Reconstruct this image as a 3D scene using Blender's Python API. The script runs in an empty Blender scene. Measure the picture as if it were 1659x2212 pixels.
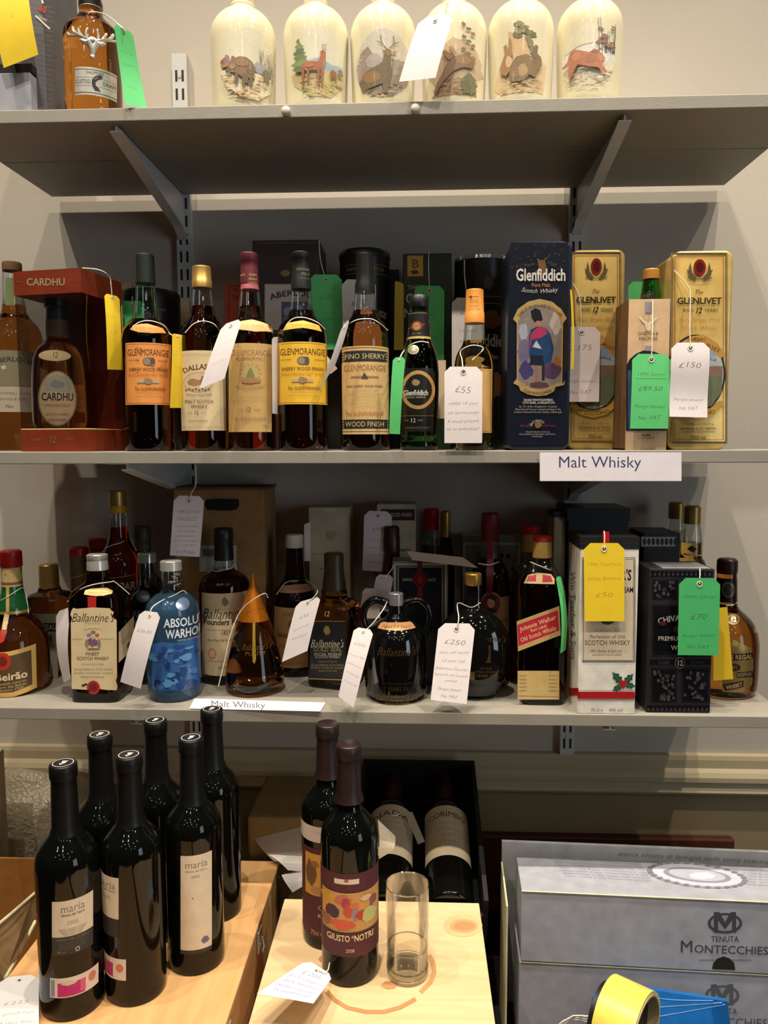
import bpy, bmesh, math, random
import numpy as np
from mathutils import Vector, Matrix
random.seed(7)
SC = bpy.context.scene
COL = SC.collection
# ---------------------------------------------------------------- camera
EYE = 1.55
FPX, PITCH, YAW, ROLL = 1661.0, .0917, .0429, -.0033
CF = Vector((-math.sin(YAW)*math.cos(PITCH), math.cos(YAW)*math.cos(PITCH), -math.sin(PITCH)))
_R0 = Vector((math.cos(YAW), math.sin(YAW), 0)); _U0 = _R0.cross(CF)
CR = _R0*math.cos(ROLL)+_U0*math.sin(ROLL); CU = _U0*math.cos(ROLL)-_R0*math.sin(ROLL)
CAM = Vector((0, 0, EYE))
cd = bpy.data.cameras.new('camera'); cam = bpy.data.objects.new('camera', cd); COL.objects.link(cam)
cd.sensor_fit = 'VERTICAL'; cd.sensor_height = 24; cd.lens = 24*FPX/2212; cd.clip_start = .02
cam.matrix_world = Matrix(((CR.x, CU.x, -CF.x, 0), (CR.y, CU.y, -CF.y, 0), (CR.z, CU.z, -CF.z, EYE), (0, 0, 0, 1)))
SC.camera = cam
# ---------------------------------------------------------------- world, lamps, exposure
SC.view_settings.view_transform = 'Standard'; SC.view_settings.look = 'None'
SC.view_settings.gamma = 1; SC.view_settings.use_curve_mapping = False
SC.view_settings.exposure = 0.0
w = bpy.data.worlds.new('room_air'); SC.world = w; w.use_nodes = True
w.node_tree.nodes['Background'].inputs[0].default_value = (.78, .88, 1.0, 1)
w.node_tree.nodes['Background'].inputs[1].default_value = .05
def spot(name, loc, tgt, power, ang=120, rad=.022, col=(1, .90, .76)):
    l = bpy.data.lights.new(name, 'SPOT'); l.energy = power; l.spot_size = math.radians(ang); l.spot_blend = .6
    l.shadow_soft_size = rad; l.color = col
    o = bpy.data.objects.new(name, l); COL.objects.link(o); o.location = loc
    o.rotation_euler = (Vector(tgt)-Vector(loc)).to_track_quat('-Z', 'Y').to_euler(); return o
LZ = EYE+2.08
for x, p in ((-.85, 90), (-.10, 112), (.65, 100), (1.40, 100)):           # track row close to the shelves
    spot('track_spotlight', (x, .76, LZ), (x*.8, .92, 0), p, 84, .02).data.spot_blend = 1
for x, p in ((-1.15, 80), (-.2, 112), (.95, 104)):                          # added fill row, brightens labels and other front faces
    spot('front_fill_spot', (x, .16, LZ), (x*.55, 1.12, EYE-.35), p, 64, .02).data.spot_blend = 1
for i, (x, y) in enumerate([(-.3, -1.1), (.9, -1.3), (-1.5, -1.2), (.3, -2.4), (1.9, -2.2), (-2.0, -2.6), (-.6, -3.4), (1.2, -3.7), (-1.0, -2.0), (1.5, -.6), (-.1, -1.8), (2.2, -3.3)]):
    spot('ceiling_downlight', (x, y, LZ), (x, y+.3, 0), 7, 165, .055)
wl = bpy.data.lights.new('window_daylight', 'AREA'); wl.shape = 'RECTANGLE'; wl.size = 1.1; wl.size_y = 1.7; wl.energy = 24; wl.color = (.72, .86, 1.0)
wo = bpy.data.objects.new('window_daylight', wl); COL.objects.link(wo); wo.location = (2.44, -1.3, 1.55); wo.rotation_euler = (math.radians(90), 0, math.radians(90))
# ---------------------------------------------------------------- pixel -> world
def ray(px, py): return CF+CR*((px-829.5)/FPX)-CU*((py-1106)/FPX)
def atY(px, py, Y): d = ray(px, py); return CAM+d*(Y/d.y)
def atZ(px, py, Z): d = ray(px, py); return CAM+d*((Z-EYE)/d.z)
def mpp(P): return (Vector(P)-CAM).dot(CF)/FPX          # metres per pixel at P
def C(r, g, b):
    f = lambda v: (v/255/12.92 if v/255 <= .04045 else ((v/255+.055)/1.055)**2.4)
    return (f(r), f(g), f(b), 1)
# ---------------------------------------------------------------- materials
M = {}
def mat(name, col, rough=.5, metal=0, trans=0, ior=1.45, coat=0, nscale=0, namt=.12, bump=0, bscale=None, spec=.5):
    if name in M: return M[name]
    m = bpy.data.materials.new(name); m.use_nodes = True; nt = m.node_tree; b = nt.nodes['Principled BSDF']
    b.inputs['Base Color'].default_value = col; b.inputs['Roughness'].default_value = rough
    b.inputs['Metallic'].default_value = metal; b.inputs['Transmission Weight'].default_value = trans
    b.inputs['IOR'].default_value = ior; b.inputs['Coat Weight'].default_value = coat; b.inputs['Specular IOR Level'].default_value = spec
    if nscale:
        tc = nt.nodes.new('ShaderNodeTexCoord'); n = nt.nodes.new('ShaderNodeTexNoise'); n.inputs['Scale'].default_value = nscale
        n.inputs['Detail'].default_value = 6; r = nt.nodes.new('ShaderNodeValToRGB'); nt.links.new(tc.outputs['Object'], n.inputs['Vector'])
        r.color_ramp.elements[0].position = .3; r.color_ramp.elements[1].position = .7
        r.color_ramp.elements[0].color = tuple(c*(1-namt) for c in col[:3])+(1,); r.color_ramp.elements[1].color = tuple(min(1, c*(1+namt)) for c in col[:3])+(1,)
        nt.links.new(n.outputs['Fac'], r.inputs[0]); nt.links.new(r.outputs[0], b.inputs['Base Color'])
    if bump:
        tc = nt.nodes.new('ShaderNodeTexCoord'); n2 = nt.nodes.new('ShaderNodeTexNoise'); n2.inputs['Scale'].default_value = bscale or 80
        bp = nt.nodes.new('ShaderNodeBump'); bp.inputs['Strength'].default_value = bump; bp.inputs['Distance'].default_value = .004
        nt.links.new(tc.outputs['Object'], n2.inputs['Vector']); nt.links.new(n2.outputs['Fac'], bp.inputs['Height']); nt.links.new(bp.outputs[0], b.inputs['Normal'])
    M[name] = m; return m
def thin(name, col, gloss=.06):
    if name in M: return M[name]
    m = bpy.data.materials.new(name); m.use_nodes = True; nt = m.node_tree; nt.nodes.clear()
    o = nt.nodes.new('ShaderNodeOutputMaterial'); t = nt.nodes.new('ShaderNodeBsdfTransparent'); g = nt.nodes.new('ShaderNodeBsdfGlossy')
    t.inputs[0].default_value = col; g.inputs['Roughness'].default_value = .03; g.inputs[0].default_value = (.9, .9, .9, 1)
    lw = nt.nodes.new('ShaderNodeLayerWeight'); lw.inputs[0].default_value = .25
    mx = nt.nodes.new('ShaderNodeMath'); mx.operation = 'MULTIPLY_ADD'; mx.inputs[1].default_value = .55; mx.inputs[2].default_value = gloss
    s = nt.nodes.new('ShaderNodeMixShader'); nt.links.new(lw.outputs['Fresnel'], mx.inputs[0]); nt.links.new(mx.outputs[0], s.inputs[0])
    nt.links.new(t.outputs[0], s.inputs[1]); nt.links.new(g.outputs[0], s.inputs[2]); nt.links.new(s.outputs[0], o.inputs[0])
    M[name] = m; return m
def printmat(name, rough, metal=0, coat=0, speck=.06, sscale=60):
    m = mat(name, (1, 1, 1, 1), rough, metal, coat=coat); nt = m.node_tree; b = nt.nodes['Principled BSDF']
    a = nt.nodes.new('ShaderNodeAttribute'); a.attribute_name = 'Col'
    tc = nt.nodes.new('ShaderNodeTexCoord'); n = nt.nodes.new('ShaderNodeTexNoise'); n.inputs['Scale'].default_value = sscale; n.inputs['Detail'].default_value = 5
    nt.links.new(tc.outputs['Object'], n.inputs['Vector'])
    r = nt.nodes.new('ShaderNodeMapRange'); r.inputs[1].default_value = .3; r.inputs[2].default_value = .7; r.inputs[3].default_value = 1-speck*2; r.inputs[4].default_value = 1.0
    nt.links.new(n.outputs['Fac'], r.inputs[0])
    mx = nt.nodes.new('ShaderNodeMix'); mx.data_type = 'RGBA'; mx.blend_type = 'MULTIPLY'; mx.inputs[0].default_value = 1
    nt.links.new(a.outputs['Color'], mx.inputs[6]); nt.links.new(r.outputs[0], mx.inputs[7]); nt.links.new(mx.outputs[2], b.inputs['Base Color'])
    return m
printmat('paper', .65); printmat('card_print', .6, speck=.03); printmat('satin_print', .38, speck=.05); printmat('gloss_print', .22, coat=.3, speck=.04)
printmat('foil_print', .35, metal=.55, speck=.08); printmat('tin_print', .3, metal=.25, coat=.3, speck=.1, sscale=90)
WALL = mat('wall_paint', C(194, 184, 168), .75, nscale=5, namt=.03, bump=.05, bscale=160)
SHELF = mat('shelf_paint', C(148, 142, 130), .55, nscale=30, namt=.04, bump=.04, bscale=220)
UPR = mat('upright_enamel', C(205, 204, 200), .4, nscale=40, namt=.04)
SLOT = mat('slot_shadow', C(40, 38, 36), .8, nscale=60)
def glass(name, r, g, b, rough=.02): return mat(name, (r, g, b, 1), rough, trans=1, ior=1.42)
G_AMBER = glass('amber_whisky_glass', .62, .25, .05); G_DARK = glass('dark_whisky_glass', .40, .15, .035)
G_DEEP = glass('deep_brown_glass', .16, .05, .012); G_GREEN = glass('green_bottle_glass', .08, .22, .07)
G_YEL = glass('pale_whisky_glass', .85, .55, .14); G_BLUE = mat('blue_vodka_glass', C(86, 132, 170), .04, trans=.75, ior=1.42, nscale=12, namt=.1); G_RED = glass('red_liqueur_glass', .5, .05, .01)
G_CLEAR = thin('clear_thin_glass', (.93, .95, .93, 1)); G_CLEARG = thin('greenish_thin_glass', (.75, .88, .78, 1))
PLAS = thin('clear_window_plastic', (.93, .93, .92, 1), .04)
WINE = mat('black_wine_glass', C(8, 9, 7), .05, nscale=20, spec=.42)
BLACKG = mat('black_glazed_ceramic', C(9, 9, 9), .07, coat=.5, nscale=20)
CREAM = mat('cream_glazed_ceramic', C(224, 214, 180), .16, coat=.3, nscale=8, namt=.015)
STRING = mat('cotton_string', C(225, 215, 198), .9, nscale=300)
def paint(name, r, g, b, rough=.4, metal=0, **k): return mat(name, C(r, g, b), rough, metal, nscale=k.pop('nscale', 45), **k)
CAPBLK = paint('black_foil_capsule', 22, 24, 21, .4); GOLD = paint('gold_metal', 205, 160, 78, .3, .8); SILVER = paint('silver_metal', 212, 210, 200, .3, .45)
BRASS = paint('brass_cap', 178, 142, 78, .38, .6); CORK = paint('cork', 120, 84, 48, .8); CHROME = paint('chrome_cap', 200, 200, 198, .14, .7)
REDCAP = paint('red_cap', 150, 24, 18, .35); BURG = paint('burgundy_capsule', 104, 42, 52, .45); REDWAX = paint('dark_red_wax', 92, 20, 18, .5)
ORANGE = paint('orange_capsule', 226, 148, 62, .5); WHITEC = paint('white_cap', 205, 196, 182, .5); DKBROWN = paint('dark_brown_capsule', 48, 20, 15, .4)
PINK = paint('pink_band', 176, 92, 100, .5)
# ---------------------------------------------------------------- things
def props(o, label=None, cat=None, group=None, kind=None):
    if label: o['label'] = label
    if cat: o['category'] = cat
    if group: o['group'] = group
    if kind: o['kind'] = kind
    return o
def thing(name, label, cat, loc=(0, 0, 0), rot=0, group=None):
    o = bpy.data.objects.new(name, None); COL.objects.link(o); o.location = loc; o.rotation_euler = (0, 0, rot); o.empty_display_size = .02
    return props(o, label, cat, group)
def inv(root):
    if root is None: return Matrix.Identity(4)
    p = root
    while p.parent: p = p.parent
    return (Matrix.Translation(p.location) @ p.rotation_euler.to_matrix().to_4x4()).inverted()
def link(name, me, m, parent, smooth=0):
    o = bpy.data.objects.new(name, me); COL.objects.link(o)
    if m is not None: me.materials.append(m)
    if smooth:
        me.shade_smooth()
        me.set_sharp_from_angle(angle=math.radians(smooth))
    o.parent = parent
    return o
def mesh(name, vs, fs, m, parent=None, smooth=0, world=True):
    if parent is not None and world:
        I = inv(parent); vs = [I @ Vector(v) for v in vs]
    me = bpy.data.meshes.new(name); me.from_pydata([tuple(v) for v in vs], [], fs); me.update()
    return link(name, me, m, parent, smooth)
def bmlink(name, bm, m, parent, smooth=0, world=True):
    if parent is not None and world: bm.transform(inv(parent))
    bmesh.ops.recalc_face_normals(bm, faces=bm.faces)
    me = bpy.data.meshes.new(name); bm.to_mesh(me); bm.free()
    return link(name, me, m, parent, smooth)
def box(name, lo, hi, m, parent=None, bevel=0, rot=0, piv=None):
    bm = bmesh.new(); bmesh.ops.create_cube(bm, size=1)
    for v in bm.verts: v.co = Vector([lo[i]+(v.co[i]+.5)*(hi[i]-lo[i]) for i in range(3)])
    if bevel: bmesh.ops.bevel(bm, geom=list(bm.edges), offset=bevel, segments=2, affect='EDGES', profile=.5)
    if rot:
        c = Vector(piv) if piv else (Vector(lo)+Vector(hi))/2
        bmesh.ops.rotate(bm, cent=c, matrix=Matrix.Rotation(rot, 3, 'Z'), verts=bm.verts)
    return bmlink(name, bm, m, parent)
def tubebm(bm, pts, r, seg=6, closed=False):
    n = len(pts); rings = []; pts = [Vector(p) for p in pts]
    t0 = (pts[1]-pts[0]).normalized(); up = Vector((0, 0, 1)) if abs(t0.z) < .9 else Vector((1, 0, 0)); nrm = (up-t0*up.dot(t0)).normalized()
    for i, p in enumerate(pts):
        if closed: t = (pts[(i+1) % n]-pts[i-1]).normalized()
        else: t = (pts[min(i+1, n-1)]-pts[max(i-1, 0)]).normalized()
        nrm = (nrm-t*nrm.dot(t)).normalized(); b = t.cross(nrm); rr = r[i] if isinstance(r, (list, tuple)) else r
        rings.append([bm.verts.new(p+(nrm*math.cos(a)+b*math.sin(a))*rr) for a in [2*math.pi*k/seg for k in range(seg)]])
    for i in range(n if closed else n-1):
        A, B = rings[i], rings[(i+1) % n]
        for k in range(seg): bm.faces.new((A[k], A[(k+1) % seg], B[(k+1) % seg], B[k]))
    if not closed: bm.faces.new(rings[0][::-1]); bm.faces.new(rings[-1])
def spline(pts, k=6):
    P = [Vector(p) for p in pts]; out = []
    if len(P) < 3: return P
    Q = [P[0]*2-P[1]]+P+[P[-1]*2-P[-2]]
    for i in range(1, len(Q)-2):
        for j in range(k):
            t = j/k; a, b, c, d = Q[i-1], Q[i], Q[i+1], Q[i+2]
            out.append(.5*((2*b)+(c-a)*t+(2*a-5*b+4*c-d)*t*t+(3*b-a-3*c+d)*t**3))
    return out+[P[-1]]
def tube(name, pts, r, m, parent, seg=6, k=6, closed=False):
    bm = bmesh.new(); tubebm(bm, spline(pts, k) if k else pts, r, seg, closed); return bmlink(name, bm, m, parent, 60)
def pchip(zs, rs, n=5):
    zs = np.array(zs, float); rs = np.array(rs, float); h = np.diff(zs); d = np.diff(rs)/h; m = np.zeros(len(zs))
    for i in range(1, len(zs)-1):
        if d[i-1]*d[i] > 0:
            w1 = 2*h[i]+h[i-1]; w2 = h[i]+2*h[i-1]; m[i] = (w1+w2)/(w1/d[i-1]+w2/d[i])
    m[0] = d[0]; m[-1] = d[-1]; oz, orr = [], []
    for i in range(len(h)):
        for j in range(n):
            t = j/n; oz.append(zs[i]+t*h[i])
            orr.append((2*t**3-3*t*t+1)*rs[i]+(t**3-2*t*t+t)*h[i]*m[i]+(-2*t**3+3*t*t)*rs[i+1]+(t**3-t*t)*h[i]*m[i+1])
    return oz+[zs[-1]], orr+[rs[-1]]
def loft(name, zr, m, parent, n=2.0, ratio=1.0, seg=36, caps=(1, 1), local=True, smooth=50, ctr=(0, 0)):
    vs, fs = [], []
    for z, r in zr:
        for k in range(seg):
            a = 2*math.pi*k/seg; c, s = math.cos(a), math.sin(a)
            x = math.copysign(abs(c)**(2/n), c)*r; y = math.copysign(abs(s)**(2/n), s)*r*ratio
            vs.append((ctr[0]+x, ctr[1]+y, z))
    for i in range(len(zr)-1):
        for k in range(seg):
            k2 = (k+1) % seg; fs.append((i*seg+k, i*seg+k2, (i+1)*seg+k2, (i+1)*seg+k))
    if caps[0]: fs.append(tuple(range(seg))[::-1])
    if caps[1]: fs.append(tuple((len(zr)-1)*seg+k for k in range(seg)))
    return mesh(name, vs, fs, m, parent, smooth, world=False)
# ---------------------------------------------------------------- glyphs
GL = {}
CHARS = "ABCDEFGHIJKLMNOPQRSTUVWXYZabcdefghijklmnopqrstuvwxyz0123456789.,&'-!%£ãíé()/@°"
def glyphs():
    for v, off in (('n', 0), ('b', .022), ('t', -.014)):
        cu = bpy.data.curves.new('glyph', 'FONT'); cu.resolution_u = 2; cu.offset = off; cu.size = 1
        o = bpy.data.objects.new('glyph', cu); COL.objects.link(o)
        def ev(s):
            cu.body = s; o.update_tag(); dg = bpy.context.evaluated_depsgraph_get(); dg.update(); e = o.evaluated_get(dg); me = e.to_mesh()
            V = [(q.co.x, q.co.y) for q in me.vertices]; Fc = [tuple(p.vertices) for p in me.polygons]; e.to_mesh_clear(); return V, Fc
        xs = lambda V: (max(q[0] for q in V) if V else 0)
        base = xs(ev('II')[0])
        for ch in CHARS:
            V, Fc = ev(ch); adv = xs(ev('I'+ch+'I')[0])-base; GL[v, ch] = (V, Fc, adv)
        GL[v, ' '] = ([], [], .3)
        bpy.data.objects.remove(o); bpy.data.curves.remove(cu)
glyphs()
_H = max(q[1] for q in GL['n', 'H'][0])
# ---------------------------------------------------------------- flat print, authored in any 2D frame (x right, y DOWN)
class Art:
    def __init__(s, eps=1.6e-5): s.it = []; s.n = 0; s.eps = eps
    def poly(s, pts, col):
        s.n += 1; s.it.append(([(x, y) for x, y in pts], [tuple(range(len(pts)))], col if len(col) == 4 else C(*col), s.n)); return s
    def rect(s, x0, y0, x1, y1, col): return s.poly([(x0, y0), (x1, y0), (x1, y1), (x0, y1)], col)
    def frame(s, x0, y0, x1, y1, t, col):
        s.rect(x0, y0, x1, y0+t, col); s.rect(x0, y1-t, x1, y1, col); s.rect(x0, y0, x0+t, y1, col); return s.rect(x1-t, y0, x1, y1, col)
    def ell(s, cx, cy, rx, ry, col, n=24, rot=0):
        c, q = math.cos(rot), math.sin(rot)
        return s.poly([(cx+rx*math.cos(a)*c-ry*math.sin(a)*q, cy+rx*math.cos(a)*q+ry*math.sin(a)*c) for a in [2*math.pi*k/n for k in range(n)]], col)
    def blob(s, cx, cy, rx, ry, col, seed=0, n=18, j=.25):
        R = random.Random(seed); return s.poly([(cx+rx*math.cos(a)*(1-j*R.random()), cy+ry*math.sin(a)*(1-j*R.random())) for a in [2*math.pi*k/n for k in range(n)]], col)
    def line(s, pts, wd, col):
        pts = [Vector(p) for p in pts]; L, Rr = [], []
        for i, p in enumerate(pts):
            t = (pts[min(i+1, len(pts)-1)]-pts[max(i-1, 0)]); t = t.normalized() if t.length else Vector((1, 0)); nn = Vector((-t.y, t.x))*wd/2; L.append(p+nn); Rr.append(p-nn)
        s.n += 1; V = L+Rr; n = len(L); s.it.append(([(p.x, p.y) for p in V], [(i, i+1, n+i+1, n+i) for i in range(n-1)], col if len(col) == 4 else C(*col), s.n)); return s
    def text(s, txt, cx, cy, h, col, wd=None, f='n', sh=0, rot=0, arc=0, al='c', wob=0):
        """cx,cy: centre of the cap-height line; h cap height; wd: fitted width"""
        k = h/_H; X = 0; V, Fc = [], []; pos = []
        for ch in txt:
            g = GL.get((f, ch)) or GL[f, ' ']; pos.append((X, g)); X += g[2]
        tot = max(X*k, 1e-6); sx = (wd/tot if wd else 1)*k; W = X*sx; x0 = -W/2 if al == 'c' else (0 if al == 'l' else -W)
        for i, (gx, g) in enumerate(pos):
            o = len(V); jy = (random.random()-.5)*wob*h
            for (a, b) in g[0]:
                x = x0+(gx+a)*sx; y = b*k-h/2+jy; x += y*sh
                if arc:
                    xc = x0+(gx+g[2]/2)*sx; th = xc/arc; lx = x-xc; r_ = abs(arc)+(y if arc > 0 else -y)
                    if arc > 0: xx = math.sin(th)*(arc+y)+math.cos(th)*lx; yy = math.cos(th)*(arc+y)-math.sin(th)*lx-arc
                    else: A = -arc; th = xc/A; xx = math.sin(th)*(A-y)+math.cos(th)*lx; yy = A-math.cos(th)*(A-y)+math.sin(th)*lx
                    x, y = xx, yy
                V.append((x, y))
            Fc += [tuple(o+q for q in fc) for fc in g[1]]
        c, q = math.cos(rot), math.sin(rot); s.n += 1
        s.it.append(([(cx+x*c+y*q, cy-y*c+x*q) for x, y in V], Fc, col if len(col) == 4 else C(*col), s.n)); return s
    def build(s, name, fn, parent, m='paper', maxlen=None, smooth=0, up=False):
        bm = bmesh.new(); ci = bm.faces.layers.int.new('ci'); cols = []
        for V, Fc, col, lay in s.it:
            cols.append(col); vv = [bm.verts.new((x, -y, lay)) for x, y in V]
            for fc in Fc:
                try: f = bm.faces.new([vv[i] for i in fc])
                except ValueError: continue
                f.normal_update()
                if f.normal.z < 0: f.normal_flip()
                f[ci] = len(cols)-1
        bmesh.ops.triangulate(bm, faces=[f for f in bm.faces if len(f.verts) > 3])
        if maxlen:
            for _ in range(7):
                es = [e for e in bm.edges if (e.verts[0].co-e.verts[1].co).xy.length > maxlen]
                if not es: break
                bmesh.ops.subdivide_edges(bm, edges=es, cuts=1); bmesh.ops.triangulate(bm, faces=[f for f in bm.faces if len(f.verts) > 3])
        I = inv(parent)
        for v in bm.verts: v.co = I @ Vector(fn(v.co.x, -v.co.y, .00025+v.co.z*s.eps))
        me = bpy.data.meshes.new(name); idx = [f[ci] for f in bm.faces]; nl = [len(f.verts) for f in bm.faces]
        bm.to_mesh(me); bm.free(); at = me.color_attributes.new('Col', 'FLOAT_COLOR', 'CORNER'); buf = []
        for i, n in zip(idx, nl): buf += list(cols[i])*n
        at.data.foreach_set('color', buf)
        return link(name, me, M[m], parent, smooth)
def painterly(a, x0=-9e9, x1=9e9, y0=-9e9, y1=9e9, amp=.32, dens=.085, L=5.5, seed=1):
    """brush strokes inside every larger patch, just above it"""
    R = random.Random(seed); out = []
    for V, Fc, col, lay in a.it:
        out.append((V, Fc, col, lay))
        if len(Fc) != 1 or len(V) < 5: continue
        xs, ys = [p[0] for p in V], [p[1] for p in V]
        if min(xs) < x0 or max(xs) > x1 or min(ys) < y0 or max(ys) > y1: continue
        ar = abs(sum(V[i-1][0]*V[i][1]-V[i][0]*V[i-1][1] for i in range(len(V))))/2
        if ar < 50: continue
        lum = sum(col[:3])/3; am = amp if lum < .45 else amp*.18; base = R.uniform(0, 3.1)
        for grp in range(4):
            W_, F_ = [], []; g = 1+am*(-1, -.5, .45, .9)[grp]
            for k in range(int(ar*dens/4)+1):
                x, y = R.uniform(min(xs), max(xs)), R.uniform(min(ys), max(ys)); ins = False; j = len(V)-1
                for i in range(len(V)):
                    if (V[i][1] > y) != (V[j][1] > y) and x < (V[j][0]-V[i][0])*(y-V[i][1])/(V[j][1]-V[i][1]+1e-9)+V[i][0]: ins = not ins
                    j = i
                if not ins: continue
                t = base+R.uniform(-.7, .7); c, q = math.cos(t), math.sin(t); l = L*R.uniform(.4, 1)/2; w_ = R.uniform(.35, .75); o = len(W_)
                W_ += [(x-c*l, y-q*l), (x-q*w_, y+c*w_), (x+c*l, y+q*l), (x+q*w_, y-c*w_)]; F_.append((o, o+1, o+2, o+3))
            if F_: out.append((W_, F_, tuple(min(1, v*g) for v in col[:3])+(1,), lay+.25+grp*.12))
    a.it = out; return a
def plane_host(P, ux, uz):
    """photo pixel -> point on a plane through P spanned by ux, uz (front normal ux x uz)"""
    P = Vector(P); N = Vector(ux).cross(Vector(uz)).normalized()
    def fn(px, py, d):
        r = ray(px, py); t = (P-CAM).dot(N)/r.dot(N); return CAM+r*t+N*d
    return fn
def front_plane(Y): return plane_host((0, Y, EYE), (1, 0, 0), (0, 0, 1))
def shelf_plane(Z): return plane_host((0, 1, Z), (1, 0, 0), (0, 1, 0))
# ---------------------------------------------------------------- bottles
class Bottle:
    """profile in photo pixels: prof=[(y, width),...] from the top of the glass to the base"""
    def __init__(s, name, label, px, pyb, zb, prof, mb, Y=None, fill=None, neck=None, n=2.0, ratio=1.0, yaw=0, group=None, cat='bottle', seg=36, sm=4, part='glass_body'):
        wb = max(w for _, w in prof)
        if Y is None:
            P = atZ(px, pyb, zb); Y = P.y+wb/2*mpp(P)*ratio
        P = atY(px, pyb, Y); s.X, s.Y, s.zb = P.x, Y, zb; s.ax = px; s.n = n; s.ratio = ratio
        face = -math.atan2(s.X, s.Y)
        s.root = thing(name, label, cat, (s.X, s.Y, zb), (face if n == 2.0 else 0)+yaw, group); s.rot = s.root.rotation_euler.z
        zs, rs = [], []
        for i, (py, wd) in enumerate(prof):
            z, r = s.zr(py, wd); zs.append(z if i < len(prof)-1 else zb); rs.append(r)
        zs, rs = zs[::-1], rs[::-1]
        s.Z, s.R = pchip(zs, rs, sm); s.zc = {}
        b = min(.004, s.R[0]*.15)
        zr = [(0, s.R[0]-b), (b*.3, s.R[0]-b*.3), (b, s.R[0])]+[(z-zb, r) for z, r in zip(s.Z, s.R) if z-zb > b*1.4]
        if fill:
            zf = s.zr(fill, 1)[0]-zb; lo = [q for q in zr if q[0] < zf]; rf = float(np.interp(zf, [q[0] for q in zr], [q[1] for q in zr]))
            loft(part, lo+[(zf, rf)], mb, s.root, n, ratio, seg)
            loft('glass_neck', [(zf, rf)]+[q for q in zr if q[0] > zf], neck or G_CLEAR, s.root, n, ratio, seg, caps=(0, 1))
        else: loft(part, zr, mb, s.root, n, ratio, seg)
    @classmethod
    def metric(cls, name, label, X, Y, zb, zr, mb, group=None, cat='bottle', yaw=0, seg=36, part='glass_body', rotx=None):
        """profile in metres: zr=[(z, r),...] from the base up"""
        s = cls.__new__(cls); s.X, s.Y, s.zb, s.ax, s.n, s.ratio, s.zc = X, Y, zb, 0, 2.0, 1.0, {}
        s.root = thing(name, label, cat, (X, Y, zb), -math.atan2(X, Y)+yaw, group); s.rot = s.root.rotation_euler.z
        Z, R = pchip([q[0] for q in zr], [q[1] for q in zr], 3); s.Z = [z+zb for z in Z]; s.R = R
        loft(part, [(0, R[0]-.004), (.001, R[0]-.001)]+[(z, r) for z, r in zip(Z, R) if z > .0035], mb, s.root, seg=seg); return s
    def zr(s, py, wd):
        P = atY(s.ax, py, s.Y); px = s.ax
        for _ in range(3):                                   # pixel column of the upright axis at this row
            q = Vector((s.X, s.Y, P.z))-CAM; px = 829.5+FPX*q.dot(CR)/q.dot(CF); P = atY(px, py, s.Y)
        return P.z, wd/2*mpp((s.X, s.Y, P.z))
    def cap(s, name, prof, m, n=None, ratio=None, seg=28, sm=1):
        zs, rs = zip(*[s.zr(*q) for q in prof]); zs, rs = list(zs)[::-1], list(rs)[::-1]
        if sm > 1: zs, rs = pchip(zs, rs, sm)
        r1 = rs[-1]; zr = [(z-s.zb, r) for z, r in zip(zs, rs)]; b = min(.0015, r1*.2)
        zr = zr[:-1]+[(zr[-1][0]-b, r1), (zr[-1][0]-b*.3, r1-b*.3), (zr[-1][0], r1-b)]
        return loft(name, zr, m, s.root, n or 2.0, ratio or 1.0, seg)
    def rad(s, z): return float(np.interp(z, s.Z, s.R))
    def hit(s, px, py, d):
        r = ray(px, py); R = max(s.R)
        for _ in range(8):
            Rr = R+d; a = r.x**2+r.y**2; b = -2*(r.x*s.X+r.y*s.Y); c = s.X**2+s.Y**2-Rr*Rr; D = b*b-4*a*c
            if D < 0:
                t = -b/(2*a); p = CAM+r*t; v = Vector((p.x-s.X, p.y-s.Y)); v = v.normalized()*Rr; q = Vector((s.X+v.x, s.Y+v.y, p.z))
            else:
                t = (-b-math.sqrt(D))/(2*a); q = CAM+r*t
            R = R*.4+s.rad(q.z)*.6
        return q
    def m(s, px, py, d):
        """row -> height on the front line, column -> azimuth, so that label edges run level round the glass"""
        q = s.hit(px, py, d); k = round(py, 2)
        if k not in s.zc:
            w_ = Vector((s.X, s.Y, q.z))-CAM; s.zc[k] = s.hit(829.5+FPX*w_.dot(CR)/w_.dot(CF), py, 0).z
        z = s.zc[k]; v = Vector((q.x-s.X, q.y-s.Y)).normalized()*(s.rad(z)+d); return Vector((s.X+v.x, s.Y+v.y, z))
    def flat(s):
        """front face of a squarish bottle"""
        c, q = math.cos(s.rot), math.sin(s.rot); R = max(s.R)*s.ratio
        return plane_host((s.X+q*R, s.Y-c*R, s.zb), (c, q, 0), (0, 0, 1))
    def sq(s, px, py, d):
        """front surface of a squarish bottle"""
        r = ray(px, py); c, q = math.cos(s.rot), math.sin(s.rot)
        def f(t):
            p = CAM+r*t; x, y = p.x-s.X, p.y-s.Y; lx, ly = x*c+y*q, -x*q+y*c; a = s.rad(p.z)+d
            return abs(lx/a)**s.n+abs(ly/(a*s.ratio))**s.n-1
        R = max(s.R)*1.5; t0 = (s.Y-R)/r.y; t1 = (s.Y+R*.3)/r.y; tp = t0; best = (9e9, t0)
        for k in range(90):
            t = t0+(t1-t0)*k/89; v = f(t)
            if v < best[0]: best = (v, t)
            if v < 0:
                for _ in range(18):
                    tm = (tp+t)/2
                    if f(tm) < 0: t = tm
                    else: tp = tm
                return CAM+r*t
            tp = t
        return CAM+r*best[1]
    def label(s, name, art, m='paper', host=None, maxlen=5): art.eps = 4.5e-5; return art.build(name, host or s.m, s.root, m, maxlen, 60)
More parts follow.
